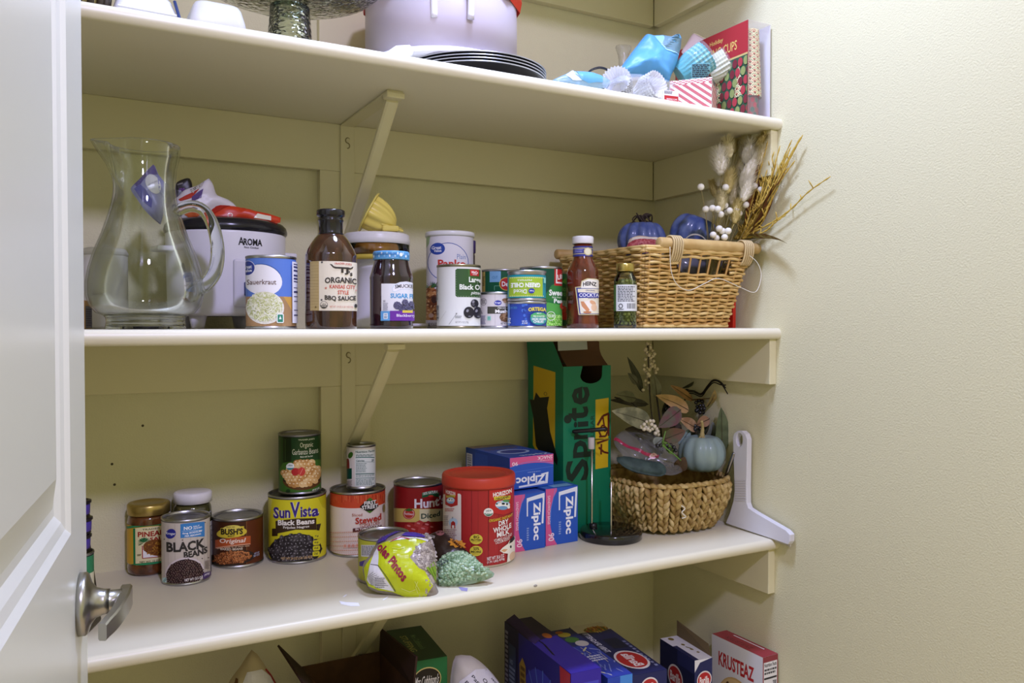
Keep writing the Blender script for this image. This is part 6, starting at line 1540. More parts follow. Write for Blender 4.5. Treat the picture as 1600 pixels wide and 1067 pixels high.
for k in range(56):
    a0_, a1_ = ang(k/56), ang((k+1.6)/56)
    rm.add(tube([ov(a0_, 1.03, -0.004), ov((a0_+a1_)/2 if abs(a0_-a1_) < 3 else a0_, 1.06, 0.003), ov(a1_, 1.03, 0.005)], [0.003, 0.0056, 0.003], 7), HY[k % 3], True)
rm.build('rim', t)
ln = MB(); ln.add(grid(lambda s_, q_: ov(2*pi*s_, q_, -0.0035), 64, 6, True), HY[1], True); ln.add(([tuple(ov(2*pi*i/64, 0.03, -0.004)) for i in range(64)], [list(range(64))]), HY[1]); ln.build('inner_wall', t)
tg = at(430, 845, -0.30, im4)
one('white_tag', tube(spline([at(420, 815, -0.306, im4)-HC, at(440, 830, -0.310, im4)-HC, at(425, 850, -0.310, im4)-HC, at(445, 870, -0.308, im4)-HC, at(425, 878, -0.306, im4)-HC], 4), 0.0012, 6), M('#e0dccc', 0.6), t, True)

# --- what sits in the braided basket
p = at(530, 560, -0.235, im4)
def curl_stem(t, h):
    m = MB(); SM = M('#b3a06a', 0.7)
    m.add(tube(spline([(0, 0, h*0.80), (0.001, 0, h*0.97), (-0.001, -0.002, h+0.012), (-0.010, -0.004, h+0.026)], 5), [0.0062]*3+[0.0052]*3+[0.0040]*3+[0.0032]*3+[0.0030]*3+[0.0030], 9), SM, True)
    for k in range(5): a_ = 2*pi*k/5; m.add(tube([(0.003*cos(a_), 0.003*sin(a_), h*0.90), (0.009*cos(a_), 0.009*sin(a_), h*0.83)], [0.0028, 0.001], 6), SM, True)
    m.build('stem', t)
pumpkin('pumpkin', 'pale blue-green pumpkin with a tan stem in the braided basket', (p.x-0.004, p.y, p.z-0.042), 0.0500, 0.086, 10, M('#84989a', 0.42, coat=0.15, var=('#8da09a', 30.0, 0.6)), 0.085, curl_stem)
zr_ = Z3+0.095
SB = at(300, 600, -0.16, im4); SB.z = Z3+0.05
t = thing('foliage_spray', 'spray of faux autumn leaves and berry clusters rising from the braided basket', 'foliage', SB)
L1 = lambda cx_, cy_, Y_: at(cx_, cy_, Y_, im4)-SB
def lf(a_, b_, wd_, col_, var_, Y_, Y2, cu=0.12, up=(0, -1, 0.3), cup=0.18):
    A, B = L1(*a_, Y_), L1(*b_, Y2)
    o = one('leaf', leaf(A, B, wd_, up, cup, cu, 11), M(col_, 0.6, var=(var_, 55.0, 1.0)), t, True)
    d = B-A; m = MB(); n_ = Vector(up).normalized()*0.0009
    md = [A+d*f-Vector((0, 0, 0))+Vector(up).normalized()*(0.0010-cu*d.length*f*f) for f in (0, 0.25, 0.5, 0.75, 0.95)]
    one('midrib', tube(md, [0.0009, 0.0008, 0.0006, 0.0005, 0.0003], 5), M('#4a4430', 0.7), o, True)
LV = [((330, 560), (210, 470), 0.040, '#3c3a2a', '#2e3022', -0.19, -0.19), ((300, 470), (230, 380), 0.034, '#34362a', '#45442f', -0.17, -0.165), ((400, 480), (380, 380), 0.036, '#3a3828', '#4a3a34', -0.18, -0.175), ((470, 480), (560, 420), 0.034, '#3f4030', '#54543c', -0.17, -0.165), ((340, 400), (370, 290), 0.030, '#35372a', '#464832', -0.165, -0.16), ((260, 470), (150, 440), 0.030, '#4a3c30', '#3a3428', -0.18, -0.18), ((560, 520), (585, 410), 0.036, '#8a8f86', '#707868', -0.16, -0.16), ((275, 415), (115, 345), 0.046, '#868460', '#5f6044', -0.20, -0.21), ((420, 345), (315, 430), 0.040, '#5c5a4c', '#6a4048', -0.21, -0.225), ((340, 490), (445, 450), 0.034, '#4a4a2c', '#5e4030', -0.235, -0.255), ((300, 290), (300, 175), 0.030, '#6f6f54', '#585840', -0.17, -0.175), ((200, 290), (105, 270), 0.026, '#55563c', '#6a6a4c', -0.165, -0.175), ((205, 220), (165, 165), 0.020, '#5f6048', '#4c4c38', -0.15, -0.15), ((460, 350), (335, 270), 0.034, '#a98a5a', '#c09a6c', -0.185, -0.205), ((480, 300), (375, 225), 0.022, '#94704a', '#b08858', -0.16, -0.165), ((500, 440), (425, 390), 0.030, '#b39474', '#8f6a4c', -0.21, -0.225), ((560, 390), (500, 420), 0.026, '#a07a58', '#8a6444', -0.19, -0.2), ((620, 560), (625, 335), 0.044, '#5f6a4a', '#4e583c', -0.15, -0.16), ((430, 240), (485, 215), 0.022, '#3f4a34', '#52563c', -0.12, -0.12), ((550, 330), (600, 265), 0.030, '#8a7a48', '#a38a50', -0.13, -0.12), ((470, 300), (585, 285), 0.026, '#8a5f30', '#a4763e', -0.145, -0.14), ((290, 520), (335, 485), 0.026, '#8d938c', '#767c76', -0.25, -0.26), ((400, 640), (445, 585), 0.034, '#4f3a26', '#3c3020', -0.255, -0.27), ((410, 520), (470, 440), 0.026, '#86989a', '#708484', -0.21, -0.215), ((230, 260), (170, 85), 0.022, '#4c4f3a', '#3f4230', -0.145, -0.14), ((260, 320), (95, 290), 0.020, '#3c3a2c', '#4e4c3a', -0.15, -0.15), ((380, 560), (330, 500), 0.018, '#6a8a3c', '#55752e', -0.26, -0.265)]
for i, q in enumerate(LV): lf(*q, cu=[0.1, 0.2, 0.05][i % 3])
def cluster(name, spots, r, mat, Yc, seed, spread=0.008):
    rr_ = random.Random(seed)
    for cx_, cy_ in spots: one(name, tr(ball(r*rr_.uniform(0.85, 1.15), None, None, 10, 7), L1(cx_, cy_, Yc+rr_.uniform(-spread, spread))), mat, t, True)
CRB = M('#c9bd9c', 0.5); rr_ = random.Random(3)
sp_ = [(265+rr_.uniform(-28, 28)*(0.5+0.5*min(1, (y_-10)/80)), y_) for y_ in range(22, 150, 5)]+[(rr_.uniform(232, 268), y_) for y_ in range(150, 255, 9)]+[(295+rr_.uniform(-8, 8), y_) for y_ in range(128, 168, 9)]
cluster('cream_berry', sp_, 0.0040, CRB, -0.155, 5)
cluster('cream_berry', [(228, 430), (240, 418), (252, 405), (262, 412), (248, 432), (266, 428), (276, 418), (284, 402), (280, 440), (292, 428), (300, 440), (296, 462), (310, 468), (306, 452), (270, 400), (258, 440), (240, 440), (268, 448)], 0.0040, M('#cfc6ae', 0.45), -0.235, 6)
BLK = M('#1c1c22', 0.2, coat=0.6)
cluster('black_berry', [(495, 310), (510, 300), (525, 305), (500, 330), (515, 325), (530, 325), (505, 345), (520, 342), (535, 340), (515, 360), (528, 358), (498, 350)], 0.0046, BLK, -0.17, 7)
cluster('black_berry', [(340, 330), (352, 320), (362, 332), (348, 342)], 0.0042, BLK, -0.16, 8); cluster('black_berry', [(490, 425), (503, 432), (515, 440), (490, 442)], 0.0042, BLK, -0.21, 9)
cluster('black_berry', [(306, 523), (322, 520), (370, 520), (385, 530), (395, 545), (378, 550), (362, 540), (350, 520)], 0.0042, BLK, -0.262, 10)
for a_, m_, b_, Yc, r_, c_ in (((440, 300), (445, 250), (460, 250), -0.14, 0.0016, '#1f1a18'), ((300, 540), (270, 300), (258, 30), -0.152, 0.0015, '#4a4434'), ((330, 520), (380, 560), (420, 595), -0.275, 0.0014, '#5f8a3c'), ((330, 520), (335, 490), (345, 450), -0.262, 0.0012, '#5f8a3c'), ((330, 560), (320, 420), (290, 200), -0.16, 0.0018, '#332c24'), ((430, 600), (490, 480), (515, 340), -0.18, 0.0013, '#4a3c30'), ((330, 560), (200, 330), (95, 285), -0.155, 0.0016, '#2f2a20')):
    one('stem', tube(spline([L1(*a_, Yc), L1(*m_, Yc-0.004), L1(*b_, Yc)], 8), r_, 6), M(c_, 0.6), t, True)
BK = M('#16140f', 0.5)
for dy, ex in ((0, (650, 268)), (8, (640, 225)), (-6, (640, 240))):
    one('black_raffia', tube(spline([L1(440, 300, -0.15), L1(447, 262+dy, -0.152), L1(480, 258+dy, -0.156), L1(520, 272+dy, -0.158), L1(550, 235+dy, -0.158), L1(580, 205+dy, -0.158), L1(615, 215+dy, -0.16), L1(*ex, -0.16)], 7), 0.0013, 5), BK, t, True)
# zipper bag
P0 = at(250, 560, -0.215, im4)
pb = Puff([(95, 480), (150, 440), (230, 455), (330, 490), (400, 580), (440, 640), (380, 668), (300, 655), (240, 640), (170, 600), (110, 540), (92, 510)], (260, 560), P0, (-0.25, -0.8, 0.6), 0.014, 0.01, 0.006, 21, loc=Vector((P0.x, P0.y, Z3+0.07)), img=im4)
t = thing('zipper_bag', 'clear plastic zipper bag with a pink zip lying at the left of the braided basket', 'bag', pb.loc); one('bag', pb.mesh(48, 12), film('clear_bag', '#8a8a8e', 0.26, 0.15, 0.8), t, True)
L = pb.lab(rough=0.3); L.line([(92, 490), (150, 535), (230, 575), (300, 592)], 13, '#9c2a48'); L.ell(275, 588, 18, 12, '#e6b8c8'); L.build('zip', t)
P0 = at(230, 620, -0.235, im4)
pb = Puff([(95, 585), (140, 575), (230, 595), (330, 610), (350, 645), (330, 672), (240, 660), (150, 630)], (230, 625), P0, (-0.2, -0.7, 0.7), 0.010, 0.01, 0.003, 25, loc=Vector((P0.x, P0.y, Z3+0.07)), img=im4)
t = thing('cloth_fold', 'folded pale teal fabric under the zipper bag in the braided basket', 'cloth', pb.loc); one('cloth', pb.mesh(40, 10), M('#40524f', 0.7, var=('#2c3b3a', 40.0, 1.0)), t, True)
a_, b_ = at(648, 650, -0.225, im4), at(682, 556, -0.225, im4)
t = thing('metal_rod', 'short ridged metal rod leaning out of the right side of the braided basket', 'rod', a_)
d_ = b_-a_; m = MB(); m.add(tube([d_*(-0.6)]+[d_*(k/30) for k in range(31)], [0.0036]+[0.0036+0.0006*(k % 2) for k in range(31)], 10), M('#9a9aa2', 0.25, 1.0), True); m.build('rod', t)

# --- white scraper leaning on the right wall
def sq(a_, b_, h_): 
    p_ = onX(930+a_/3.1394, 530+b_/3.1394, -0.006); return (p_.x-h_, p_.y, p_.z)
t = thing('scraper', 'white long-handled scraper with a loop end leaning on the right wall', 'scraper', (-0.012, -0.36, Z3+0.001))
S0 = Vector((-0.012, -0.36, Z3+0.001))
out = [(698, 480), (703, 461), (720, 447), (742, 448), (760, 464), (769, 490), (767, 600), (765, 720), (766, 800), (774, 825), (800, 842), (880, 888), (960, 934), (979, 955), (978, 988), (968, 1003), (880, 972), (760, 932), (662, 898), (682, 850), (700, 790), (706, 740), (703, 640), (700, 560)]
hole = [(730+16*cos(2*pi*k/20), 491+33*sin(2*pi*k/20)) for k in range(20)]
o = one('handle', plate(out, [hole], 0.013, lambda a_, b_, h_: Vector(sq(a_, b_, h_))-S0), M('#d6d5da', 0.35), t)
bv = o.modifiers.new('b', 'BEVEL'); bv.width = 0.0022; bv.segments = 3; bv.limit_method = 'ANGLE'; bv.angle_limit = radians(50)
one('rubber_blade', plate([(665, 895), (970, 1000), (968, 1016), (658, 908)], [], 0.003, lambda a_, b_, h_: Vector(sq(a_, b_, h_+0.004))-S0), M('#b9b4a4', 0.3), t)
gr = MB()
for k in range(9): gr.add(plate([(708, 690+k*12), (762, 690+k*12), (762, 694+k*12), (708, 694+k*12)], [], 0.0008, lambda a_, b_, h_: Vector(sq(a_, b_, h_+0.0130))-S0), M('#c2c1c8', 0.4))
gr.build('grip_ribs', t)
# ================================================================== the shelf at the top of the picture (seen from below)
rz1 = lambda x, y, row: depth_z(x, y, row)-Z1
# dark slatted basket at the very left edge
p = onY(150, 0, -0.30)
t = thing('dark_basket', 'dark slatted basket just showing above the shelf beside the door top', 'basket', (p.x-0.045, -0.30, Z1+0.0005))
m = MB()
for k in range(22): a_ = 2*pi*k/22; m.add(tube([(0.055*cos(a_), 0.055*sin(a_), 0.004), (0.062*cos(a_), 0.062*sin(a_), 0.05)], 0.0045, 5), M('#3a3020', 0.6), True)
m.build('slats', t)
o = one('wall', lathe([(0, 0.001), (0.052, 0.001), (0.058, 0.052), (0.056, 0.052), (0.050, 0.004), (0, 0.004)], 40), M('#8f7f4c', 0.6), t, True)
m = MB(); m.add(tube([(0.0625*cos(2*pi*i/40), 0.0625*sin(2*pi*i/40), 0.052) for i in range(41)], 0.004, 6), M('#6b5a34', 0.6), True); m.build('rim', t)
def frustum(w0, d0, w1, d1, h, bev, th=0.0025):
    """an upside-down open dish: wide at the mouth below, narrow above"""
    def ringp(w_, d_, z_, r_):
        p = []
        for cx_, cy_, a_ in ((w_/2-r_, d_/2-r_, 0), (-w_/2+r_, d_/2-r_, 90), (-w_/2+r_, -d_/2+r_, 180), (w_/2-r_, -d_/2+r_, 270)):
            for q_ in range(0, 91, 15): p.append((cx_+r_*cos(radians(a_+q_)), cy_+r_*sin(radians(a_+q_)), z_))
        return p
    R_ = [ringp(w0, d0, 0, bev), ringp(w0*0.5+w1*0.5, d0*0.5+d1*0.5, h*0.5, bev), ringp(w1, d1, h-bev*0.5, bev), ringp(w1-bev*0.4, d1-bev*0.4, h-bev*0.15, bev), ringp(w1-bev*1.1, d1-bev*1.1, h, bev*0.8)]
    n_ = len(R_[0]); vs, fs = [], []
    for r_ in R_: vs += r_
    for i in range(len(R_)-1):
        for k in range(n_): fs.append([i*n_+k, i*n_+(k+1) % n_, (i+1)*n_+(k+1) % n_, (i+1)*n_+k])
    fs.append([(len(R_)-1)*n_+k for k in range(n_)]); fs.append(list(range(n_))[::-1])
    return vs, fs
WCH = M('#e2e2e6', 0.2, coat=0.4)
pa, pb_ = onY(168, 10, -0.335), onY(284, 28, -0.335); w_ = pb_.x-pa.x
t = thing('serving_dish', 'white square serving dish with a blue-edged rim at the top left of the picture', 'dish', ((pa.x+pb_.x)/2, -0.262, Z1+0.0006), 0.04)
one('dish', frustum(w_, 0.15, w_*0.76, 0.11, 0.05, 0.012), WCH, t, True)
m = MB(); m.add(tr(box(-w_*0.40, w_*0.40, -0.0015, 0.0015, -0.001, 0.001), (0, -0.073, 0.020), 0, radians(-20)), WCH); m.build('fold_line', t)
one('blue_edge', tube([(w_*0.485, -0.068, 0.006), (w_*0.475, -0.066, 0.012), (w_*0.40, -0.055, 0.046)], 0.0022, 6), M('#3a4a7c', 0.3), t, True)
pa, pb_ = onY(294, 20, -0.350), onY(390, 45, -0.350); w_ = pb_.x-pa.x
zt_ = rz1((pa.x+pb_.x)/2, -0.34, 3)
t = thing('white_tub', 'plain white plastic tub turned upside down beside the glass cake stand', 'tub', ((pa.x+pb_.x)/2, -0.300, Z1+0.0006), 0.02)
one('tub', frustum(w_, 0.105, w_*0.80, 0.085, zt_, 0.014), M('#e4e5ec', 0.35), t, True)

# hammered glass cake stand
p = onY(453, 40, -0.275); k_ = (p-CAM).dot(Fv)/FPX
t = thing('cake_stand', 'hammered clear glass cake stand with a thick foot', 'cake stand', (p.x, -0.275, Z1+0.0006))
HAM = thin('hammered_glass', '#f4f7f0', '#b4beac', 1.0, 0.04, 1.0, 2.0)
nt = HAM.node_tree; tc = nt.nodes.new('ShaderNodeTexCoord'); vo = nt.nodes.new('ShaderNodeTexVoronoi'); vo.inputs['Scale'].default_value = 110; mp = nt.nodes.new('ShaderNodeMapping'); mp.inputs['Scale'].default_value = (1, 1, 1.8)
bp = nt.nodes.new('ShaderNodeBump'); bp.inputs['Strength'].default_value = 0.6; bp.inputs['Distance'].default_value = 0.004
nt.links.new(tc.outputs['Object'], mp.inputs[0]); nt.links.new(mp.outputs[0], vo.inputs['Vector']); nt.links.new(vo.outputs['Distance'], bp.inputs['Height'])
for nd in nt.nodes:
    if nd.type in ('BSDF_GLOSSY', 'FRESNEL', 'LAYER_WEIGHT'): nt.links.new(bp.outputs['Normal'], nd.inputs['Normal'])
fr_, ft_ = 36*k_, 30*k_
zf_ = rz1(p.x, -0.275, 12)
one('foot', lathe([(fr_-0.004, 0.0), (fr_, 0.0), (fr_, 0.003), (ft_*1.06, zf_*0.7), (ft_, zf_-0.004), (ft_*0.97, zf_), (ft_*0.8, zf_+0.002), (ft_*0.85, zf_-0.005), (ft_*0.9, zf_*0.6), (fr_-0.004, 0.0)], 48), HAM, t, True)
one('foot_ring', tr(lathe([(ft_*0.93, -0.003), (ft_*1.01, -0.002), (ft_*1.01, 0.002), (ft_*0.93, 0.003), (ft_*0.93, -0.003)], 40), (0, 0, zf_-0.003)), M('#a9b8a4', 0.05, 0, 1.0, 1.3), t, True)
PR = 146*k_
one('plate', lathe([(0, zf_+0.002), (ft_, zf_+0.003), (PR*0.6, zf_+0.012), (PR*0.92, zf_+0.030), (PR, zf_+0.040), (PR*0.99, zf_+0.043), (PR*0.9, zf_+0.035), (PR*0.6, zf_+0.017), (0, zf_+0.008)], 80), HAM, t, True)

# cake carrier on its white base, and the black pans in front of it
p = onY(690, 60, -0.185); k_ = (p-CAM).dot(Fv)/FPX; RC = 119*k_
zl_ = rz1(p.x, -0.19, -10)
t = thing('cake_carrier', 'large translucent cake carrier with a red lid and white base', 'cake carrier', (p.x, -0.185, Z1+0.0375))
sc = min(1.0, (0.185-0.022)/RC)
RC *= sc
FR = film('frosted', '#dfd4da', 0.55, 0.45, 0.4)
zb_ = 0.014
H_ = 0.143
one('base', lathe([(0, 0), (RC*1.0, 0), (RC*1.05, 0.002), (RC*1.06, 0.007), (RC*1.0, 0.016), (0, 0.016)], 72), M('#e0dfe4', 0.35), t, True)
one('dome', lathe([(RC*0.985, zb_), (RC*0.99, zb_), (RC*0.99, H_*0.5), (RC*0.985, H_), (RC*0.975, H_), (RC*0.98, zb_)], 72), FR, t, True)
lidz = H_-0.018
one('lid', lathe([(RC*0.985, lidz), (RC*1.03, lidz-0.006), (RC*1.055, lidz+0.012), (RC*1.03, H_+0.012), (RC*0.9, H_+0.024), (0, H_+0.028)], 12), M('#cc3326', 0.3), t)
hd = MB(); hw = 0.030
hp_ = [(-hw, 0, 0), (-hw, 0, 0.045), (-hw*0.7, 0, 0.060), (hw*0.7, 0, 0.060), (hw, 0, 0.045), (hw, 0, 0.0)]
af = face_cam(p.x, -0.185)
def rot(px_, py_, a_): return (px_*cos(a_)-py_*sin(a_), px_*sin(a_)+py_*cos(a_))
pts = [(*rot(x_+0.018, -RC*0.97, af), z_+0.062) for x_, y_, z_ in spline(hp_, 5)]
hd.add(tube(pts, 0.006, 8), M('#e6e2e6', 0.4), True); hd.build('side_clip', t)
# pink things inside
t2 = thing('pink_plate', 'pink plates stored inside the translucent cake carrier', 'plate', (p.x, -0.185, Z1+0.0530))
one('plate', lathe([(0, 0.040), (RC*0.55, 0.040), (RC*0.80, 0.075), (RC*0.79, 0.078), (RC*0.54, 0.044), (0, 0.044)], 48), M('#b98aa6', 0.4), t2, True)
one('stacked_cup', tr(lathe([(0, 0), (0.040, 0), (0.046, 0.10), (0, 0.10)], 32), (-0.02, -0.035, 0.003)), M('#c3b2cc', 0.4), t2, True)
# white cutting base with handle poking out at the left
q = onY(630, 80, -0.33)
t = thing('cake_lifter', 'white plastic cake lifter with a rounded grip beside the black pans', 'cake lifter', (q.x, -0.33, Z1+0.0006))
one('blade', tr(box(-0.045, 0.02, -0.026, 0.026, 0, 0.005, 0.002), (0, 0, 0)), M('#e4e4ea', 0.35), t)
g_ = rz1(q.x, -0.33, 74)
one('grip', tube([(-0.055, 0.0, 0.004), (-0.035, -0.002, 0.007), (-0.010, -0.004, g_-0.009), (0.008, -0.004, g_-0.006), (0.014, -0.004, g_-0.007)], [0.003, 0.006, 0.0085, 0.009, 0.006], 12), M('#e6e6ea', 0.35), t, True)
q = onY(741, 105, -0.245); k_ = (q-CAM).dot(Fv)/FPX; RP = 112*k_
for i, lb in enumerate(('black round pan, lowest of the four nested under the cake carrier', 'black round pan, second from below in the nested stack', 'black round pan, third from below in the nested stack', 'black round pan, uppermost of the nested stack by the white base')):
    t = thing('round_pan', lb, 'pan', (q.x, -0.245, Z1+0.0006+i*0.0052), 0, 'nested black round pans')
    one('pan', lathe([(0, 0.0), (RP*0.72, 0.0), (RP*0.76, 0.001), (RP*0.97, 0.0195), (RP, 0.0200), (RP, 0.0212), (RP*0.965, 0.0208), (RP*0.75, 0.0024), (RP*0.72, 0.0016), (0, 0.0016)], 80), M('#1d1d1f', 0.28), t, True)
    one('bare_rim', lathe([(RP*0.997, 0.0199), (RP*1.006, 0.0202), (RP*1.006, 0.0214), (RP*0.997, 0.0216), (RP*0.997, 0.0199)], 80), M('#b9b9bd', 0.3, 0.8), t, True)

# --- the baking things at the right end
imA = q1(860, 20, 7.115); imB = q1(1030, 20, 6.275)
def soft(name, lb, cat, out, cen, Y, n, Tf, mat, im, seed, Tb=0.01, cr=0.004, part='bag', na=56, nr=12):
    P0 = onY(*im(*cen), Y); loc = Vector((P0.x, P0.y, Z1+0.0005))
    pb = Puff(out, cen, P0, n, Tf, Tb, cr, seed, loc=loc, img=im)
    t = thing(name, lb, cat, loc); one(part, pb.mesh(na, nr), mat, t, True)
    return t, pb
t, pb = soft('piping_bag', 'flat pale blue plastic bag lying at the shelf edge beside the black pans', 'bag', [(-10, 770), (90, 715), (170, 680), (232, 645), (265, 660), (430, 668), (560, 700), (670, 760), (640, 830), (560, 870), (400, 860), (200, 840), (60, 830)], (330, 770), -0.315, (-0.2, -1, 0.2), 0.012, film('pale_blue_bag', '#8fb6c8', 0.55, 0.25), imA, 3)
L = pb.lab(rough=0.3); L.poly([(265, 670), (430, 680), (560, 720), (560, 800), (400, 820), (310, 780)], '#5f9ab8'); L.poly([(150, 720), (232, 655), (250, 720), (320, 790), (220, 780)], '#c9d8d8'); L.build('fold', t)
t, pb = soft('piping_tip_bag', 'small clear plastic pouch standing behind the blue silicone bag', 'bag', [(725, 375), (770, 355), (880, 362), (900, 400), (850, 560), (870, 1180), (800, 1180), (770, 520)], (810, 430), -0.20, (-0.2, -1, 0.1), 0.008, film('clear_pouch', '#b9b49a', 0.42, 0.2), imA, 5)
W0 = onY(*imA(560, 700), -0.24)
t = thing('wire_hoops', 'thin dark wire hoops behind the blue bags', 'wire', (W0.x, -0.24, Z1+0.0005))
for k, dy in enumerate((0, 14)):
    pts = [onY(*imA(cx_, cy_+dy), -0.24+0.004*k)-Vector((W0.x, -0.24, Z1+0.0005)) for cx_, cy_ in ((400, 700), (430, 648), (480, 618), (550, 603), (620, 620), (670, 665), (705, 720), (715, 800))]
    one('wire', tube(spline(pts, 5), 0.0011, 6), M('#3f4350', 0.35, 0.6), t, True)
# white cupcake cups in a clear bag
def fluted(r0, r1, h, n=26, amp=0.07):
    def fn(s_, q_):
        a_ = 2*pi*s_; r_ = (r0+(r1-r0)*q_)*(1+amp*q_*(1 if int(round(s_*n*2)) % 2 else -1)); return (r_*cos(a_), r_*sin(a_), h*q_)
    return grid(fn, n*2, 4, True)
B0 = onY(*imA(850, 850), -0.335)
for k, (cx_, cy_, rx_, ry_, sg) in enumerate(((760, 830, 60, -50, 0.2), (1060, 870, 50, 10, -0.1))):
    q = onY(*imA(cx_, cy_), -0.325)
    t = thing('baking_cups', ['white pleated baking cups lying left in the clear bag', 'white pleated baking cups lying right in the clear bag'][k], 'baking cups', (q.x, -0.325, max(Z1+0.028, q.z)), 0, None)
    t.rotation_euler = (radians(78), radians(rx_-40), radians(ry_))
    for j in range(5): one('cup', tr(fluted(0.017, 0.026, 0.022, 26), (0, 0, -0.016+j*0.006)), M('#ecebee', 0.6), t)
t, pb = soft('clear_bag', 'clear plastic bag around white pleated baking cups at the shelf edge', 'bag', [(540, 835), (620, 780), (720, 728), (820, 705), (920, 702), (1040, 718), (1150, 740), (1270, 770), (1390, 808), (1340, 880), (1275, 962), (1100, 950), (900, 930), (700, 880)], (930, 830), -0.335, (-0.25, -1, 0.1), 0.032, film('clear_cup_bag', '#dfe6f0', 0.20, 0.12, 0.9), imA, 9, 0.02)
# blue silicone bag
t, pb = soft('silicone_bag', 'light blue silicone piping bag slumped open behind the white baking cups', 'bag', [(690, 748), (760, 640), (860, 500), (960, 370), (1065, 238), (1110, 262), (1180, 258), (1235, 262), (1320, 275), (1425, 300), (1440, 220), (1475, 180), (1490, 210), (1455, 300), (1440, 400), (1420, 500), (1390, 600), (1340, 700), (1310, 775), (1150, 740), (1000, 705), (850, 715)], (1110, 560), -0.275, (-0.3, -1, 0.15), 0.030, M('#5b9fca', 0.4), imA, 14, 0.02, 0.006)
L = pb.lab(rough=0.4); L.poly([(1235, 275), (1320, 288), (1420, 312), (1432, 400), (1400, 495), (1300, 500), (1230, 470), (1180, 420), (1215, 350)], '#6f8f9c'); L.poly([(1100, 280), (1130, 300), (1180, 298), (1228, 275), (1215, 350), (1180, 420), (1130, 340)], '#8cc2e6'); L.line([(1180, 420), (1230, 478), (1310, 505), (1400, 500)], 14, '#9acbee'); L.build('open_mouth', t)
# pink packet
t, pb = soft('paper_packet', 'pale pink paper packet behind the teal baking cups', 'packet', [(215, 395), (270, 300), (335, 203), (430, 245), (512, 282), (545, 340), (440, 400), (330, 420)], (370, 320), -0.225, (-0.3, -1, 0.2), 0.006, M('#d6c4c8', 0.5), imB, 17, 0.006, 0.002)
L = pb.lab(rough=0.5); L.poly([(335, 203), (430, 245), (512, 282), (500, 296), (425, 262), (332, 216)], '#ded4b4'); L.build('edge', t)
# teal cups and cream cups, each stack wrapped
def cupstack(name, lb, cA, cB, Y, r0, r1, n, mat, stripe=None, amp=0.05, wrap=None):
    a_, b_ = onY(*imB(*cA), Y), onY(*imB(*cB), Y-0.03)
    if a_.z < Z1+r1: a_.z = Z1+r1
    if b_.z < Z1+r1: b_.z = Z1+r1
    d_ = b_-a_; L_ = d_.length
    t = thing(name, lb, 'baking cups', a_); t.rotation_mode = 'QUATERNION'; t.rotation_quaternion = d_.to_track_quat('Z', 'Y')
    for j in range(n):
        o_ = one('cup', tr(fluted(r0, r1, L_*0.5, 22, amp), (0, 0, L_*0.55*j/n)), mat[j % len(mat)], t)
    one('cup_base', lathe([(0, 0), (r0, 0)], 30), mat[0], t)
    if wrap: one('wrapper', lathe([(0, -0.001), (r0+0.003, -0.001), (r1+0.003, L_*0.6), (r1+0.004, L_*1.05), (r1*0.5, L_*1.12), (0, L_*1.12)], 36), wrap, t, True)
    return t, L_
WR = film('cello', '#e4ecf0', 0.12, 0.08, 1.0)
t, Ls = cupstack('baking_cups', 'stack of teal ridged baking cups in cellophane with a printed sticker', (200, 620), (470, 420), -0.285, 0.024, 0.030, 9, [M('#3f9aa0', 0.5), M('#7fb9b6', 0.5)], None, 0.05, WR)
t, pb = soft('sticker', 'dark printed sticker on the teal baking cups wrapper', 'sticker', [(315, 520), (330, 505), (490, 488), (505, 520), (480, 620), (430, 640), (320, 645)], (410, 570), -0.345, (-0.3, -1, 0.3), 0.0015, film('sticker_base', '#5f9496', 0.5, 0.3), imB, 23, 0.001, 0.0)
L = pb.lab(rough=0.4, base=0.0006); L.small(322, 510, 495, 640, 7, '#23252c', 5); L.build('print', t)
cupstack('baking_cups', 'stack of cream baking cups in cellophane beside the teal stack', (500, 600), (690, 480), -0.275, 0.024, 0.029, 9, [M('#e0dfc4', 0.5), M('#d2d3b4', 0.5)], None, 0.05, WR)
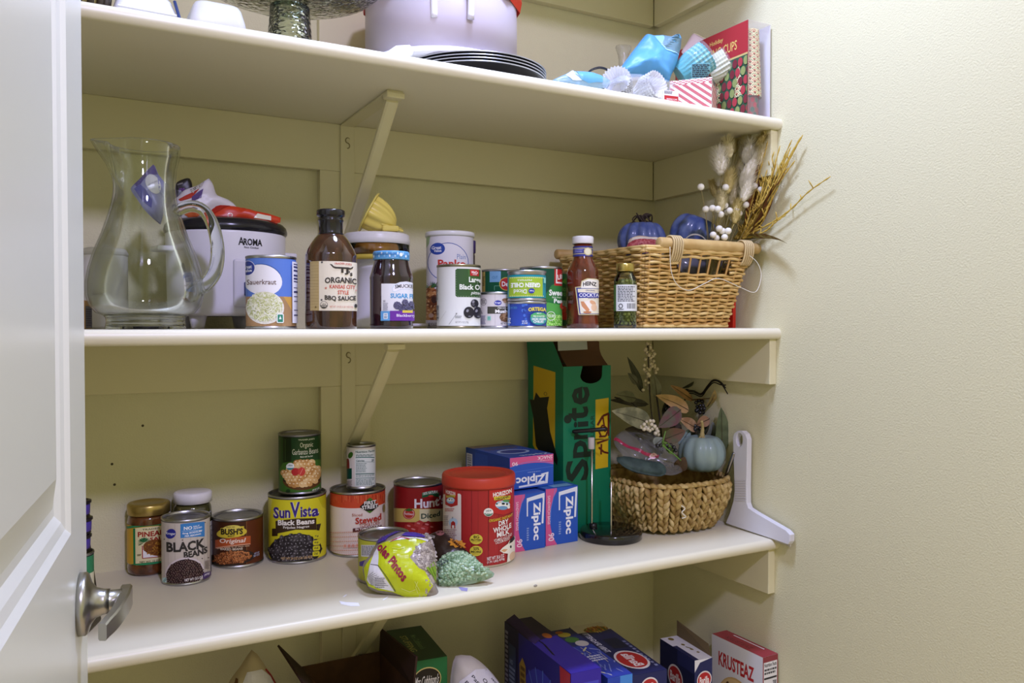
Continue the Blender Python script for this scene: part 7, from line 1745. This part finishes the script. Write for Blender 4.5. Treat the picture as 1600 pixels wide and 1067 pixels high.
# striped red and white cups: square nested paper cups
q = onY(*imB(488, 930), -0.372)
t = thing('baking_cups', 'stack of square red and white striped baking cups at the shelf edge', 'baking cups', (q.x+0.003, -0.325, Z1+0.0006), radians(-4))
RED, CRM = '#b8323a', '#ece4d4'
w_ = 0.078
zt_ = rz1(q.x, -0.37, 20+650/6.275)
def dia(u_): return u_
pm = MB(); pm.add(tr(box(-w_/2, w_/2, -w_/2, w_/2, 0, zt_*0.86), (0, 0, 0), radians(45)), M(CRM, 0.55)); pm.build('cups', t)
c45, s45 = cos(radians(45)), sin(radians(45)); hd_ = w_/2*sqrt(2)
for side in (0, 1):
    o0 = (0, -hd_, 0); ud = ((-c45, s45, 0) if side == 0 else (c45, s45, 0)); nn = ((-s45, -c45, 0) if side == 0 else (s45, -c45, 0))
    L = Lab(face_surf(o0, ud, (0, 0, 1), nn), base=0.0003, rough=0.55); L.lim = (0.0003, w_-0.0003, 0.0003, zt_*0.86); L.conv = lambda a_, b_: (a_, b_)
    for k in range(-4, 10):
        z0 = k*0.0125-0.03
        L.poly([(0, z0), (w_, z0+w_*0.75), (w_, z0+w_*0.75+0.0062), (0, z0+0.0062)], RED)
    L.build('stripes', t)
    for j in range(4):       # upper edges of the nested cups, each a little higher
        L = Lab(face_surf(Vector(o0)+Vector(nn)*(-0.002*j), ud, (0, 0, 1), nn), base=0.0, rough=0.55); L.conv = lambda a_, b_: (a_, b_)
        zz0 = zt_*0.86+zt_*0.045*(j)
        for k in range(14): L.poly([(w_*k/14, zz0), (w_*(k+1)/14, zz0), (w_*(k+1)/14, zz0+zt_*0.045), (w_*k/14, zz0+zt_*0.045)], [RED, CRM][(k+j) % 2])
        L.build('nested_rim', t)
one('wrapper', tr(box(-w_/2-0.002, w_/2+0.002, -w_/2-0.002, w_/2+0.002, 0, zt_*1.02, 0.003), (0, 0, 0), radians(45)), WR, t)
q2 = onY(*imB(150, 850), -0.368)
t = thing('label_card', 'small red and white printed card lying at the shelf edge by the striped cups', 'card', (q2.x-0.010, -0.365, Z1+0.0006), radians(-8))
one('card', box(-0.014, 0.018, -0.004, 0.004, 0, 0.024, 0.001), M('#e4e0e2', 0.5), t)
L = Lab(face_surf((-0.014, -0.004, 0), (1, 0, 0), (0, 0, 1), (0, -1, 0)), base=0.0003).flat(0, 100, 0, 100, 0.032, 0.024); L.rect(4, 40, 96, 96, '#b02a30'); L.small(4, 6, 60, 30, 3, '#6a6a72', 4); L.T('BAKING CUPS', 20, 60, 88, 72, '#ecd8d8', 0.03); L.build('print', t)
# the big boxed set of baking cups against the wall
fa, fb_ = onY(*imB(872, 500), -0.370), onY(*imB(1152, 500), -0.370)
t3 = rz1(fa.x, -0.37, 20+68/6.275); w_ = min(fb_.x, -0.006)-fa.x; dD = 0.215
t = thing('baking_cup_box', 'tall red box of patterned baking cups with a clear front window against the right wall', 'box', (fa.x, -0.370, Z1+0.0006))
m = MB(); RB = M('#a83238', 0.45)
m.add(box(0, 0.0012, 0.001, dD, 0, t3), RB); m.add(box(0, w_, dD-0.0012, dD, 0, t3), M('#dcdade', 0.5)); m.add(box(w_-0.0012, w_, 0.002, dD, 0, t3), M('#d6d4d8', 0.5)); m.add(box(0, w_, 0, dD, 0, 0.001), RB)
m.build('carton', t)
one('window', box(-0.0004, w_, -0.0006, 0.0004, 0.0, t3), film('box_window', '#e8e6ea', 0.06, 0.05, 1.0), t); 
one('window_top', box(0, w_, 0, dD, t3-0.0004, t3+0.0004), film('box_window_top', '#e8e0e0', 0.25, 0.05, 1.0), t)
L = Lab(face_surf((0, dD, 0), (0, -1, 0), (0, 0, 1), (-1, 0, 0)), base=0.0003).flat(0, 100, 0, 100, dD, t3); L.lim = (0, dD-0.001, 0, t3)
L.rect(0, 0, 100, 33, '#a83238'); L.rect(0, 33, 100, 35, '#c9b070'); L.rect(0, 35, 100, 100, '#3a5a44')
L.T('BAKING CUPS', 38, 16, 86, 26, '#dcc06a', 0.01); L.T('Holiday', 50, 7, 68, 13, '#dcc06a', 0.02); L.small(50, 28, 74, 31, 1, '#d8a898', 2)
for i in range(9):
    for j in range(6): L.ell(42+i*7+(j % 2)*3.5, 41+j*10, 3.0, 4.6, ['#7a3038', '#b04048', '#8f9a5c'][(i+j) % 3])
L.build('side_print', t)
def scal(L, W, z0, z1, R_):
    """fish-scale pattern wrapped round a stack of cups"""
    s_ = 0.0075; j = 0; z_ = z1
    while z_ > z0-s_:
        u_ = -pi*R_*0.75-(s_ if j % 2 else 0)
        while u_ < pi*R_*0.75:
            for r_, c_ in ((s_, '#e3d8a8'), (s_*0.78, '#7f8a62' if (j % 3) else '#a8604a'), (s_*0.60, '#e3d8a8'), (s_*0.40, '#4f7a5c' if (j+int(u_*1000)) % 2 else '#b06048')):
                L._put(tess([(u_+r_*cos(radians(a_)), z_-s_+r_*sin(radians(a_))) for a_ in range(0, 181, 20)]), c_); L.up(0.25)
            u_ += 2*s_
        z_ -= s_*0.72; j += 1
Rc = min(w_*0.36, 0.021); zsp = t3*0.26
for nm, lb, yy in (('cup_stack', 'patterned baking cup stack behind the clear window of the red box', 0.026), ('cup_stack', 'patterned baking cup stack further back in the red box', 0.085)):
    t4 = thing(nm, lb, 'baking cups', (fa.x+Rc+0.003, -0.370+yy, Z1+0.0022), radians(0), 'boxed baking cup stacks')
    one('cups', lathe([(0, 0), (Rc, 0), (Rc, t3*0.93), (0, t3*0.93)], 40), M('#ddd2a4', 0.55), t4, True)
    L = Lab(cyl_surf(Rc), gu=0.003, base=0.0003, rough=0.55); L.lim = (-pi*Rc*0.7, pi*Rc*0.7, 0.001, t3*0.93)
    L.full(-pi*Rc*0.7, pi*Rc*0.7, 0.001, zsp, '#7f5a4c'); rn = random.Random(3)
    for j in range(5):
        for i in range(9): L._put(tess([(-pi*Rc*0.65+i*0.0105+(j % 2)*0.005+0.0042*cos(radians(a_)), 0.006+j*0.0095+0.005*sin(radians(a_))) for a_ in range(0, 360, 30)]), ['#a8383c', '#3f5f48', '#8f4a44'][(i+j) % 3]); L.up(0.2)
    scal(L, w_, zsp+0.004, t3*0.93, Rc); L.build('pattern', t4)
# ================================================================== the lowest shelf in view
def frame(bl, fl, fr, zt):
    A, B, C_ = onZ(*bl, zt), onZ(*fl, zt), onZ(*fr, zt)
    W = (C_-B).length; D = (A-B).length; rz = atan2(C_.y-B.y, C_.x-B.x)
    return B, W, D, rz
def carton_top(name, lb, bl, fl, fr, zt, col, cat='box', group=None, rz_from='side'):
    B, W, D, rz = frame(bl, fl, fr, zt)
    A = onZ(*bl, zt)
    rz = atan2(-(A.x-B.x), A.y-B.y)
    H = zt-Z4-0.0005
    t, F = carton(name, lb, cat, (B.x, B.y, Z4+0.0005), rz, W, D, H, col, group)
    return t, F, W, D, H
im6 = lambda p: (760+p[0]/3.3333, 900+p[1]/3.3333)
# blue box with the yellow badge
t, F, W, D, H = carton_top('dishwasher_box', 'large blue and purple box with yellow badges and a torn top flap', im6((95, 235)), im6((440, 510)), im6((600, 480)), -0.590, '#2b2358')
L = Lab(F['left'], base=0.0002).flat(0, 100, 0, 100, D, H); L.lim = (0, D, 0, H)
L.rect(0, 0, 100, 100, '#241d4c'); L.rect(24, 0, 100, 100, '#2a2380'); L.ell(62, 55, 34, 40, '#3a3ab0'); L.ell(62, 58, 24, 30, '#4f66d8'); L.ell(62, 58, 15, 20, '#7fb2ee')
for k in range(20): a_ = 2*pi*k/20; L.line([(62+10*cos(a_), 58+14*sin(a_)), (62+36*cos(a_), 58+44*sin(a_))], 0.9, '#6a86e0')
L.poly([(55, 70), (56, 48), (64, 42), (72, 46), (73, 72), (64, 78)], '#c9c23a'); L.line([(58, 66), (63, 54), (66, 62), (71, 52)], 1.8, '#2a2a5a')
L.poly([(26, 24), (31, 17), (36, 22), (37, 44), (32, 52), (27, 46)], '#a8863a'); L.small(28, 24, 35, 44, 4, '#5a3a1c', 3)
L.rect(8, 14, 20, 92, '#33406c'); L.T('NO', 10, 26, 15, 30, '#8a96c0', 0.03); L.small(9, 32, 19, 46, 4, '#8a96c0', 4); L.small(2, 6, 7, 60, 14, '#9a92b0', 5)
L.poly([(86, 0), (100, 0), (100, 100), (92, 100)], '#b02a3a'); L.ell(95, 40, 3.5, 8, '#d8a8b0'); L.build('side_print', t)
L = Lab(F['front'], base=0.0002).flat(0, 100, 0, 100, W, H); L.lim = (0, W, 0, H); L.rect(0, 0, 100, 100, '#3a2a9c'); L.rect(8, 8, 92, 14, '#4a4ac0'); L.ell(70, 34, 26, 12, '#6fb0e0'); L.T('pods', 40, 24, 90, 38, '#dfe8f4', 0.04); L.build('front_print', t)
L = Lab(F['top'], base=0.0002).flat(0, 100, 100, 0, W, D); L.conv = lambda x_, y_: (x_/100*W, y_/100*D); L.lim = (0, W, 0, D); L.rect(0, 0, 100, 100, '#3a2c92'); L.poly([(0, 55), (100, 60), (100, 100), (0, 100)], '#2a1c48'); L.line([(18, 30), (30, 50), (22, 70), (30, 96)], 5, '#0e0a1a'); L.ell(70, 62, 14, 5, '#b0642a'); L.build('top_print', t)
fl_ = MB(); fl_.add(([(0.002, D*0.52, H), (W*0.30, D*0.55, H+0.004), (W*0.34, D*0.99, H+0.012), (0.002, D*0.995, H+0.002)], [[0, 1, 2, 3]]), M('#3a2a5c', 0.5)); fl_.build('torn_flap', t)

# second blue box with pasta strands, between
zt_ = -0.612; FRp = onZ(*im6((746, 498)), zt_); W, D, H = 0.050, 0.235, zt_-Z4-0.0005
t, F = carton('pasta_box', 'blue pasta box with pale strands on top, left of the spaghetti box', 'box', (FRp.x-W, FRp.y-0.004, Z4+0.0005), -0.085, W, D, H, '#2c3c98')
TL = lambda: None
def toplab(F, W, D): 
    L = Lab(F['top'], base=0.0002); L.conv = lambda x_, y_: (x_/100*W, y_/100*D); L.lim = (0, W, 0, D); return L
L = toplab(F, W, D); L.rect(0, 0, 100, 100, '#2f3f9c'); L.rect(0, 62, 100, 100, '#232b62'); L.ell(45, 88, 26, 5, '#c9b84a'); L.ell(50, 76, 28, 6, '#4a7a3a'); L.ell(68, 66, 26, 6, '#c9c4bc'); L.ell(36, 94, 16, 3, '#b0642a')
rn = random.Random(2)
for k in range(24): x_, y_ = rn.uniform(0, 100), rn.uniform(2, 52); L.line([(x_, y_), (x_+rn.uniform(-30, 30), y_+rn.uniform(4, 16))], 2.2, rn.choice(['#8a94c8', '#c9c498', '#6a78bc']))
L.small(20, 30, 80, 42, 3, '#c9cce4', 3); L.build('top_print', t)
L = Lab(F['front'], base=0.0002).flat(0, 100, 0, 100, W, H); L.lim = (0, W, 0, H); L.rect(0, 0, 100, 100, '#2f4ab0'); L.rect(50, 0, 100, 30, '#4a8ad8'); L.build('front_print', t)

# thin spaghetti
t, F, W, D, H = carton_top('pasta_box', 'long dark blue box of thin spaghetti with a red oval on its top', im6((430, 265)), im6((750, 520)), im6((945, 490)), -0.625, '#1f2450', group=None)
L = toplab(F, W, D); L.rect(0, 0, 100, 100, '#20244e'); L.rect(0, 84, 100, 100, '#cfc8b4'); L.ell(60, 87, 36, 6, '#8a6a34'); L.pile(60, 87, 32, 5, 40, 3.5, 1.2, ['#c9963a', '#a8442a', '#d8b458', '#5a6a2a'], 4)
L.rect(42, 46, 84, 66, '#151a34')
flipq = lambda x0, y0, x1, y1: [(x1, y1), (x1, y0), (x0, y0), (x0, y1)]
L.T('THIN SPAGHETTI', 0, 0, 1, 1, '#d8d8e4', 0.03, quad=[(22, 80), (22, 44), (8, 44), (8, 80)] if False else [(10, 42), (10, 82), (26, 82), (26, 42)][::1])
L.ell(50, 24, 40, 17, '#dcd4d4'); L.ell(50, 24, 35, 14.5, '#b0282c'); L.T('Barilla', 0, 0, 1, 1, '#ece4e4', 0.04, quad=[(38, 12.5), (38, 35.5), (64, 35.5), (64, 12.5)])
L.small(86, 8, 94, 60, 10, '#8a90b8', 6); L.build('top_print', t)
L = Lab(F['front'], base=0.0002).flat(0, 100, 0, 100, W, H); L.lim = (0, W, 0, H); L.rect(0, 0, 100, 100, '#262a58'); L.ell(52, 12, 24, 8, '#dcd4d4'); L.ell(52, 12, 21, 6.6, '#b0282c'); L.T('Barilla', 36, 9, 68, 15, '#ece4e4', 0.04); L.T('THIN SPAGHETTI', 20, 24, 84, 30, '#d8d8e4', 0.02); L.build('front_print', t)

# elbows, its lid torn open
t, F, W, D, H = carton_top('pasta_box', 'dark blue box of elbow pasta with its white lid torn open', im6((905, 325)), im6((1085, 440)), im6((1195, 440)), -0.640, '#1f2450')
L = Lab(F['left'], base=0.0002).flat(0, 100, 0, 100, D, H); L.lim = (0, D, 0, H); L.rect(0, 0, 100, 100, '#1d2148'); L.rect(52, 0, 100, 14, '#2a2f62'); L.ell(46, 30, 22, 13, '#dcd4d4'); L.ell(46, 30, 19, 11, '#b0282c'); L.T('Barilla', 31, 25, 61, 35, '#ece4e4', 0.04); L.T('Classic Blue Box', 12, 44, 88, 51, '#8a90b8', 0.02); L.small(12, 56, 92, 78, 4, '#8a90b8', 3); L.build('side_print', t)
L = Lab(F['front'], base=0.0002).flat(0, 100, 0, 100, W, H); L.lim = (0, W, 0, H); L.rect(0, 0, 100, 100, '#262a58'); L.poly([(0, 0), (100, 0), (30, 3), (0, 12)], '#dcdce2'); L.ell(55, 21, 42, 9, '#dcd4d4'); L.ell(55, 21, 37, 7.6, '#b0282c'); L.T('Barilla', 28, 17.5, 82, 25, '#ece4e4', 0.04); L.T('ELBOWS', 20, 33, 80, 39, '#dfe0ee', 0.03); L.T('n.41', 42, 43, 58, 46, '#dfe0ee', 0.02); L.build('front_print', t)
L = toplab(F, W, D); L.rect(0, 0, 100, 100, '#d6d4da'); L.rect(0, 0, 24, 62, '#20244e')
for x_, y_, r_ in ((45, 90, 14), (60, 62, 9), (66, 40, 8), (74, 26, 7)): L.ell(x_, y_, r_, r_*0.45, '#7a6a3a')
L.line([(55, 52), (70, 44), (66, 36)], 5, '#7a6a3a'); L.build('top_print', t)
m = MB(); m.add(([(W, 0.004, H), (W, D, H), (W+0.004, D*1.05, H+0.030), (W+0.006, 0.02, H+0.018)], [[0, 1, 2, 3]]), M('#6a5a40', 0.7)); m.build('torn_lid', t)

# cookie mix
t, F, W, D, H = carton_top('cookie_mix_box', 'white and red box of cookie mix at the right end of the lowest shelf', im6((1175, 300)), im6((1440, 425)), im6((1510, 400)), -0.646, '#dcdadc')
L = Lab(F['left'], base=0.0002).flat(0, 100, 0, 100, D, H); L.lim = (0, D, 0, H); L.rect(0, 0, 100, 100, '#dddbde')
L.T('KRUSTEAZ', 14, 15, 84, 31, '#b0282c', 0.05); L.ell(50, 68, 38, 32, '#c9a468'); L.ell(48, 66, 34, 28, '#d8b880'); L.pile(50, 68, 34, 28, 16, 4.5, 3.2, ['#6a4428', '#7a5030', '#5a3820'], 4, jit=0.45); L.ell(70, 92, 28, 16, '#c29a5c'); L.ell(75, 88, 4, 4, '#5a3820'); L.build('side_print', t)
L = Lab(F['front'], base=0.0002).flat(0, 100, 0, 100, W, H); L.lim = (0, W, 0, H); L.rect(0, 0, 100, 100, '#8e3a40'); L.rect(6, 6, 94, 72, '#e4e2e2'); L.T('Nutrition Facts', 10, 7, 90, 11, '#2a2a2c', 0.04); L.rect(8, 22, 92, 24, '#2a2a2c'); L.T('Calories', 10, 28, 52, 32, '#2a2a2c', 0.03); L.T('200', 66, 26, 90, 32, '#2a2a2c', 0.05); L.small(10, 13, 90, 20, 2, '#4a4a4c', 2); L.small(10, 36, 90, 70, 11, '#4a4a4c', 3); L.build('front_print', t)
L = toplab(F, W, D); L.rect(0, 0, 100, 100, '#98343c'); L.T('KRUSTEAZ', 0, 0, 1, 1, '#7a2830', 0.05, quad=[(20, 80), (20, 30), (50, 30), (50, 80)]); L.rect(78, 20, 86, 80, '#e4dcdc'); L.build('top_print', t)

# stuffing box
im5 = lambda p: (320+p[0]/3.3333, 900+p[1]/3.3333)
t, F, W, D, H = carton_top('stuffing_box', 'green box of stuffing mix standing in the open brown carton', im5((945, 285)), im5((1065, 450)), im5((1255, 410)), -0.590, '#1f4a2a')
L = toplab(F, W, D); L.rect(0, 0, 100, 100, '#23452a'); L.T('STUFFING', 0, 0, 1, 1, '#a8a860', 0.02, quad=[(36, 24), (36, 76), (20, 76), (20, 24)][::1] if False else [(22, 76), (22, 26), (40, 26), (40, 76)]); L.T("Mrs Cubbison's", 0, 0, 1, 1, '#6a8a5a', 0.01, quad=[(50, 74), (50, 30), (66, 30), (66, 74)]); L.build('top_print', t)
L = Lab(F['front'], base=0.0002).flat(0, 100, 0, 100, W, H); L.lim = (0, W, 0, H); L.rect(0, 0, 100, 100, '#1f6a38'); L.ell(46, 15, 38, 9.5, '#c9b870'); L.ell(46, 15, 36, 8.6, '#1f1a14'); L.T("Mrs.Cubbison's", 14, 11.5, 78, 18.5, '#e4e0d4', 0.02, shear=0.2); L.T('CUBE', 36, 27, 62, 31, '#dfe8d8', 0.03); L.T('STUFFING', 16, 33, 92, 42, '#ece8e4', 0.06); L.ell(50, 70, 44, 18, '#a8743a'); L.build('front_print', t)

# open brown carton around it
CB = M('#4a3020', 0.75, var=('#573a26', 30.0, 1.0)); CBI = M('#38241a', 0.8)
zc_ = -0.640
A_, B_ = onZ(*im5((515, 462)), zc_), onZ(*im5((930, 402)), zc_)
yb_ = -0.105; x0_, x1_ = onY(*im5((505, 470)), yb_).x, onZ(*im5((1065, 450)), -0.590).x-0.012
yf_ = -0.335; zt_ = depth_z((x0_+x1_)/2, yb_, 900+430/3.3333)-Z4
t = thing('cardboard_carton', 'open dark brown cardboard carton with raised flaps on the lowest shelf', 'carton', (x0_, yf_, Z4+0.0005))
Wc, Dc = x1_-x0_, yb_-yf_
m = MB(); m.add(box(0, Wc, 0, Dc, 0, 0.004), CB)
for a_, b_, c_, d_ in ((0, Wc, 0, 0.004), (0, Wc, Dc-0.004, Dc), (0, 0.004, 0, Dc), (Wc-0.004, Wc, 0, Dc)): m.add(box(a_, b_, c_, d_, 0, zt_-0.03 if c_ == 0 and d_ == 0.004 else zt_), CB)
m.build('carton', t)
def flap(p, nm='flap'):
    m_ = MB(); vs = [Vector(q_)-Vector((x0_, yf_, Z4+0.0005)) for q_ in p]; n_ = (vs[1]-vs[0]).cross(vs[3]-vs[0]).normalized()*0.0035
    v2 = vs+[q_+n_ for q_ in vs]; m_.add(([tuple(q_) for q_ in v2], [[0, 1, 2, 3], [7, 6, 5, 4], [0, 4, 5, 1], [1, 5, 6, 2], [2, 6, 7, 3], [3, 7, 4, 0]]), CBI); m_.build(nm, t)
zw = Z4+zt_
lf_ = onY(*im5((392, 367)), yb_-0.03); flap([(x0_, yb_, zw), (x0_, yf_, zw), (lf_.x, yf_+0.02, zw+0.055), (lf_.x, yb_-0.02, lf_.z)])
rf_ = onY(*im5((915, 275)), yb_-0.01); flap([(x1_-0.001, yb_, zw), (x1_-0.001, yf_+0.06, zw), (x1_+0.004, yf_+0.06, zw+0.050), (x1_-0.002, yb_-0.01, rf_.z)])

# two white paper bags
im = im5
P0 = onY(*im((250, 480)), -0.20)
i5 = lambda x_, y_: im5((x_, y_))
pb = Puff([(60, 700), (130, 545), (185, 470), (240, 385), (262, 392), (290, 430), (330, 490), (375, 560), (420, 680), (420, 900), (60, 900)], (240, 680), P0, (-0.25, -1, 0.35), 0.03, 0.02, 0.004, 41, loc=Vector((P0.x, P0.y, Z4+0.001)), img=i5)
t = thing('paper_bag', 'pointed pale paper bag with a white label beside the brown carton', 'bag', pb.loc); one('bag', pb.mesh(56, 14), M('#b9ab8c', 0.6), t, True)
L = pb.lab(rough=0.5); L.poly([(200, 560), (225, 495), (300, 482), (345, 520), (370, 570), (400, 680), (150, 680)], '#d6d4e0'); L.line([(318, 482), (345, 515), (372, 565)], 7, '#b0303a'); L.poly([(150, 590), (165, 525), (178, 530), (178, 590)], '#6a4a2c'); L.build('label', t)
P0 = onY(*im((1400, 500)), -0.235)
pb = Puff([(1275, 640), (1280, 530), (1292, 450), (1310, 410), (1350, 412), (1388, 415), (1440, 450), (1500, 510), (1550, 580), (1600, 680), (1600, 900), (1275, 900)], (1420, 640), P0, (-0.3, -1, 0.35), 0.03, 0.02, 0.004, 44, loc=Vector((P0.x, P0.y, Z4+0.001)), img=i5)
t = thing('spice_bag', 'white bag with slanted black lettering between the green and purple boxes', 'bag', pb.loc); one('bag', pb.mesh(56, 14), M('#c9c2bc', 0.5), t, True)
L = pb.lab(rough=0.5); L.poly([(1290, 600), (1320, 540), (1400, 480), (1470, 480), (1560, 600), (1590, 700), (1300, 700)], '#d8d6e2')
L.T('Paprika', 0, 0, 1, 1, '#2a2a30', 0.02, quad=[(1368, 525), (1453, 610), (1471, 592), (1386, 507)]); L.T('Organic', 0, 0, 1, 1, '#2a2a30', 0.02, quad=[(1427, 540), (1512, 625), (1530, 607), (1445, 522)]); L.T('Bag', 0, 0, 1, 1, '#2a2a30', 0.02, quad=[(1338, 552), (1372, 586), (1388, 570), (1354, 536)]); L.T('seasoning', 0, 0, 1, 1, '#4a4a50', 0.01, quad=[(1478, 532), (1548, 602), (1558, 592), (1488, 522)]); L.build('lettering', t)

# ================================================================== what shows between the door and the cans
x, y, R = on_shelf(94, 148, 985, Z3); HH = rowH(x, y, R, 868, Z3)
t = can('vegetable_can', 'green-banded can half hidden behind the door lever', R, HH, x, y, Z3+0.0004, face_cam(x, y), tin=TIN_D)
L = cyl_lab(R, 160, 232, 345, 800, 0.003, HH-0.005); L.full(-R*3.1, R*3.1, 0.005, HH-0.005, '#d6d2bc'); L.full(-R*3.1, R*3.1, HH*0.72, HH-0.005, '#2f7f58'); L.full(-R*3.1, R*3.1, 0.005, HH*0.14, '#4a6a9c'); L.rect(185, 440, 215, 520, '#2c3464'); L.small(186, 445, 214, 516, 5, '#b8bcd4', 3); L.build('label', t)
zz = Z3+0.0004+HH+0.0006
for k, (r_, lb) in enumerate(((860, 'small purple-banded tin, lowest of three stacked on the can behind the door'), (836, 'small purple-banded tin, middle of three stacked on the can behind the door'), (812, 'small purple-banded tin, topmost of three stacked on the can behind the door'))):
    h_ = 0.0235; Rs = R*0.86
    t = thing('small_tin', lb, 'tin', (x+0.0015*(k % 2), y, zz), 0, 'purple-banded tins behind the door')
    one('tin', lathe([(0, 0), (Rs-0.003, 0), (Rs-0.001, 0.0015), (Rs-0.002, 0.004), (Rs-0.001, h_-0.005), (Rs+0.001, h_-0.004), (Rs+0.001, h_-0.001), (Rs-0.002, h_), (Rs-0.004, h_-0.002), (0, h_-0.002)], 40), M('#2a2430', 0.3, 0.5), t, True)
    one('band', lathe([(Rs-0.0014, 0.004), (Rs-0.0010, 0.0045), (Rs-0.0006, h_-0.006), (Rs-0.0014, h_-0.0055)], 40), M('#4a3a9c', 0.35), t, True)
    zz += h_+0.0005
q = onZ(150, 990, Z3)
t = thing('seasoning_packet', 'thin dark packet leaning against the can behind the door', 'packet', (q.x-0.004, q.y+0.025, Z3+0.0005), radians(70))
m = MB(); m.add(tr(box(-0.030, 0.030, -0.003, 0.003, 0, 0.112, 0.0025), (0, 0, 0), 0, radians(-7)), M('#3a3420', 0.4)); m.build('packet', t)
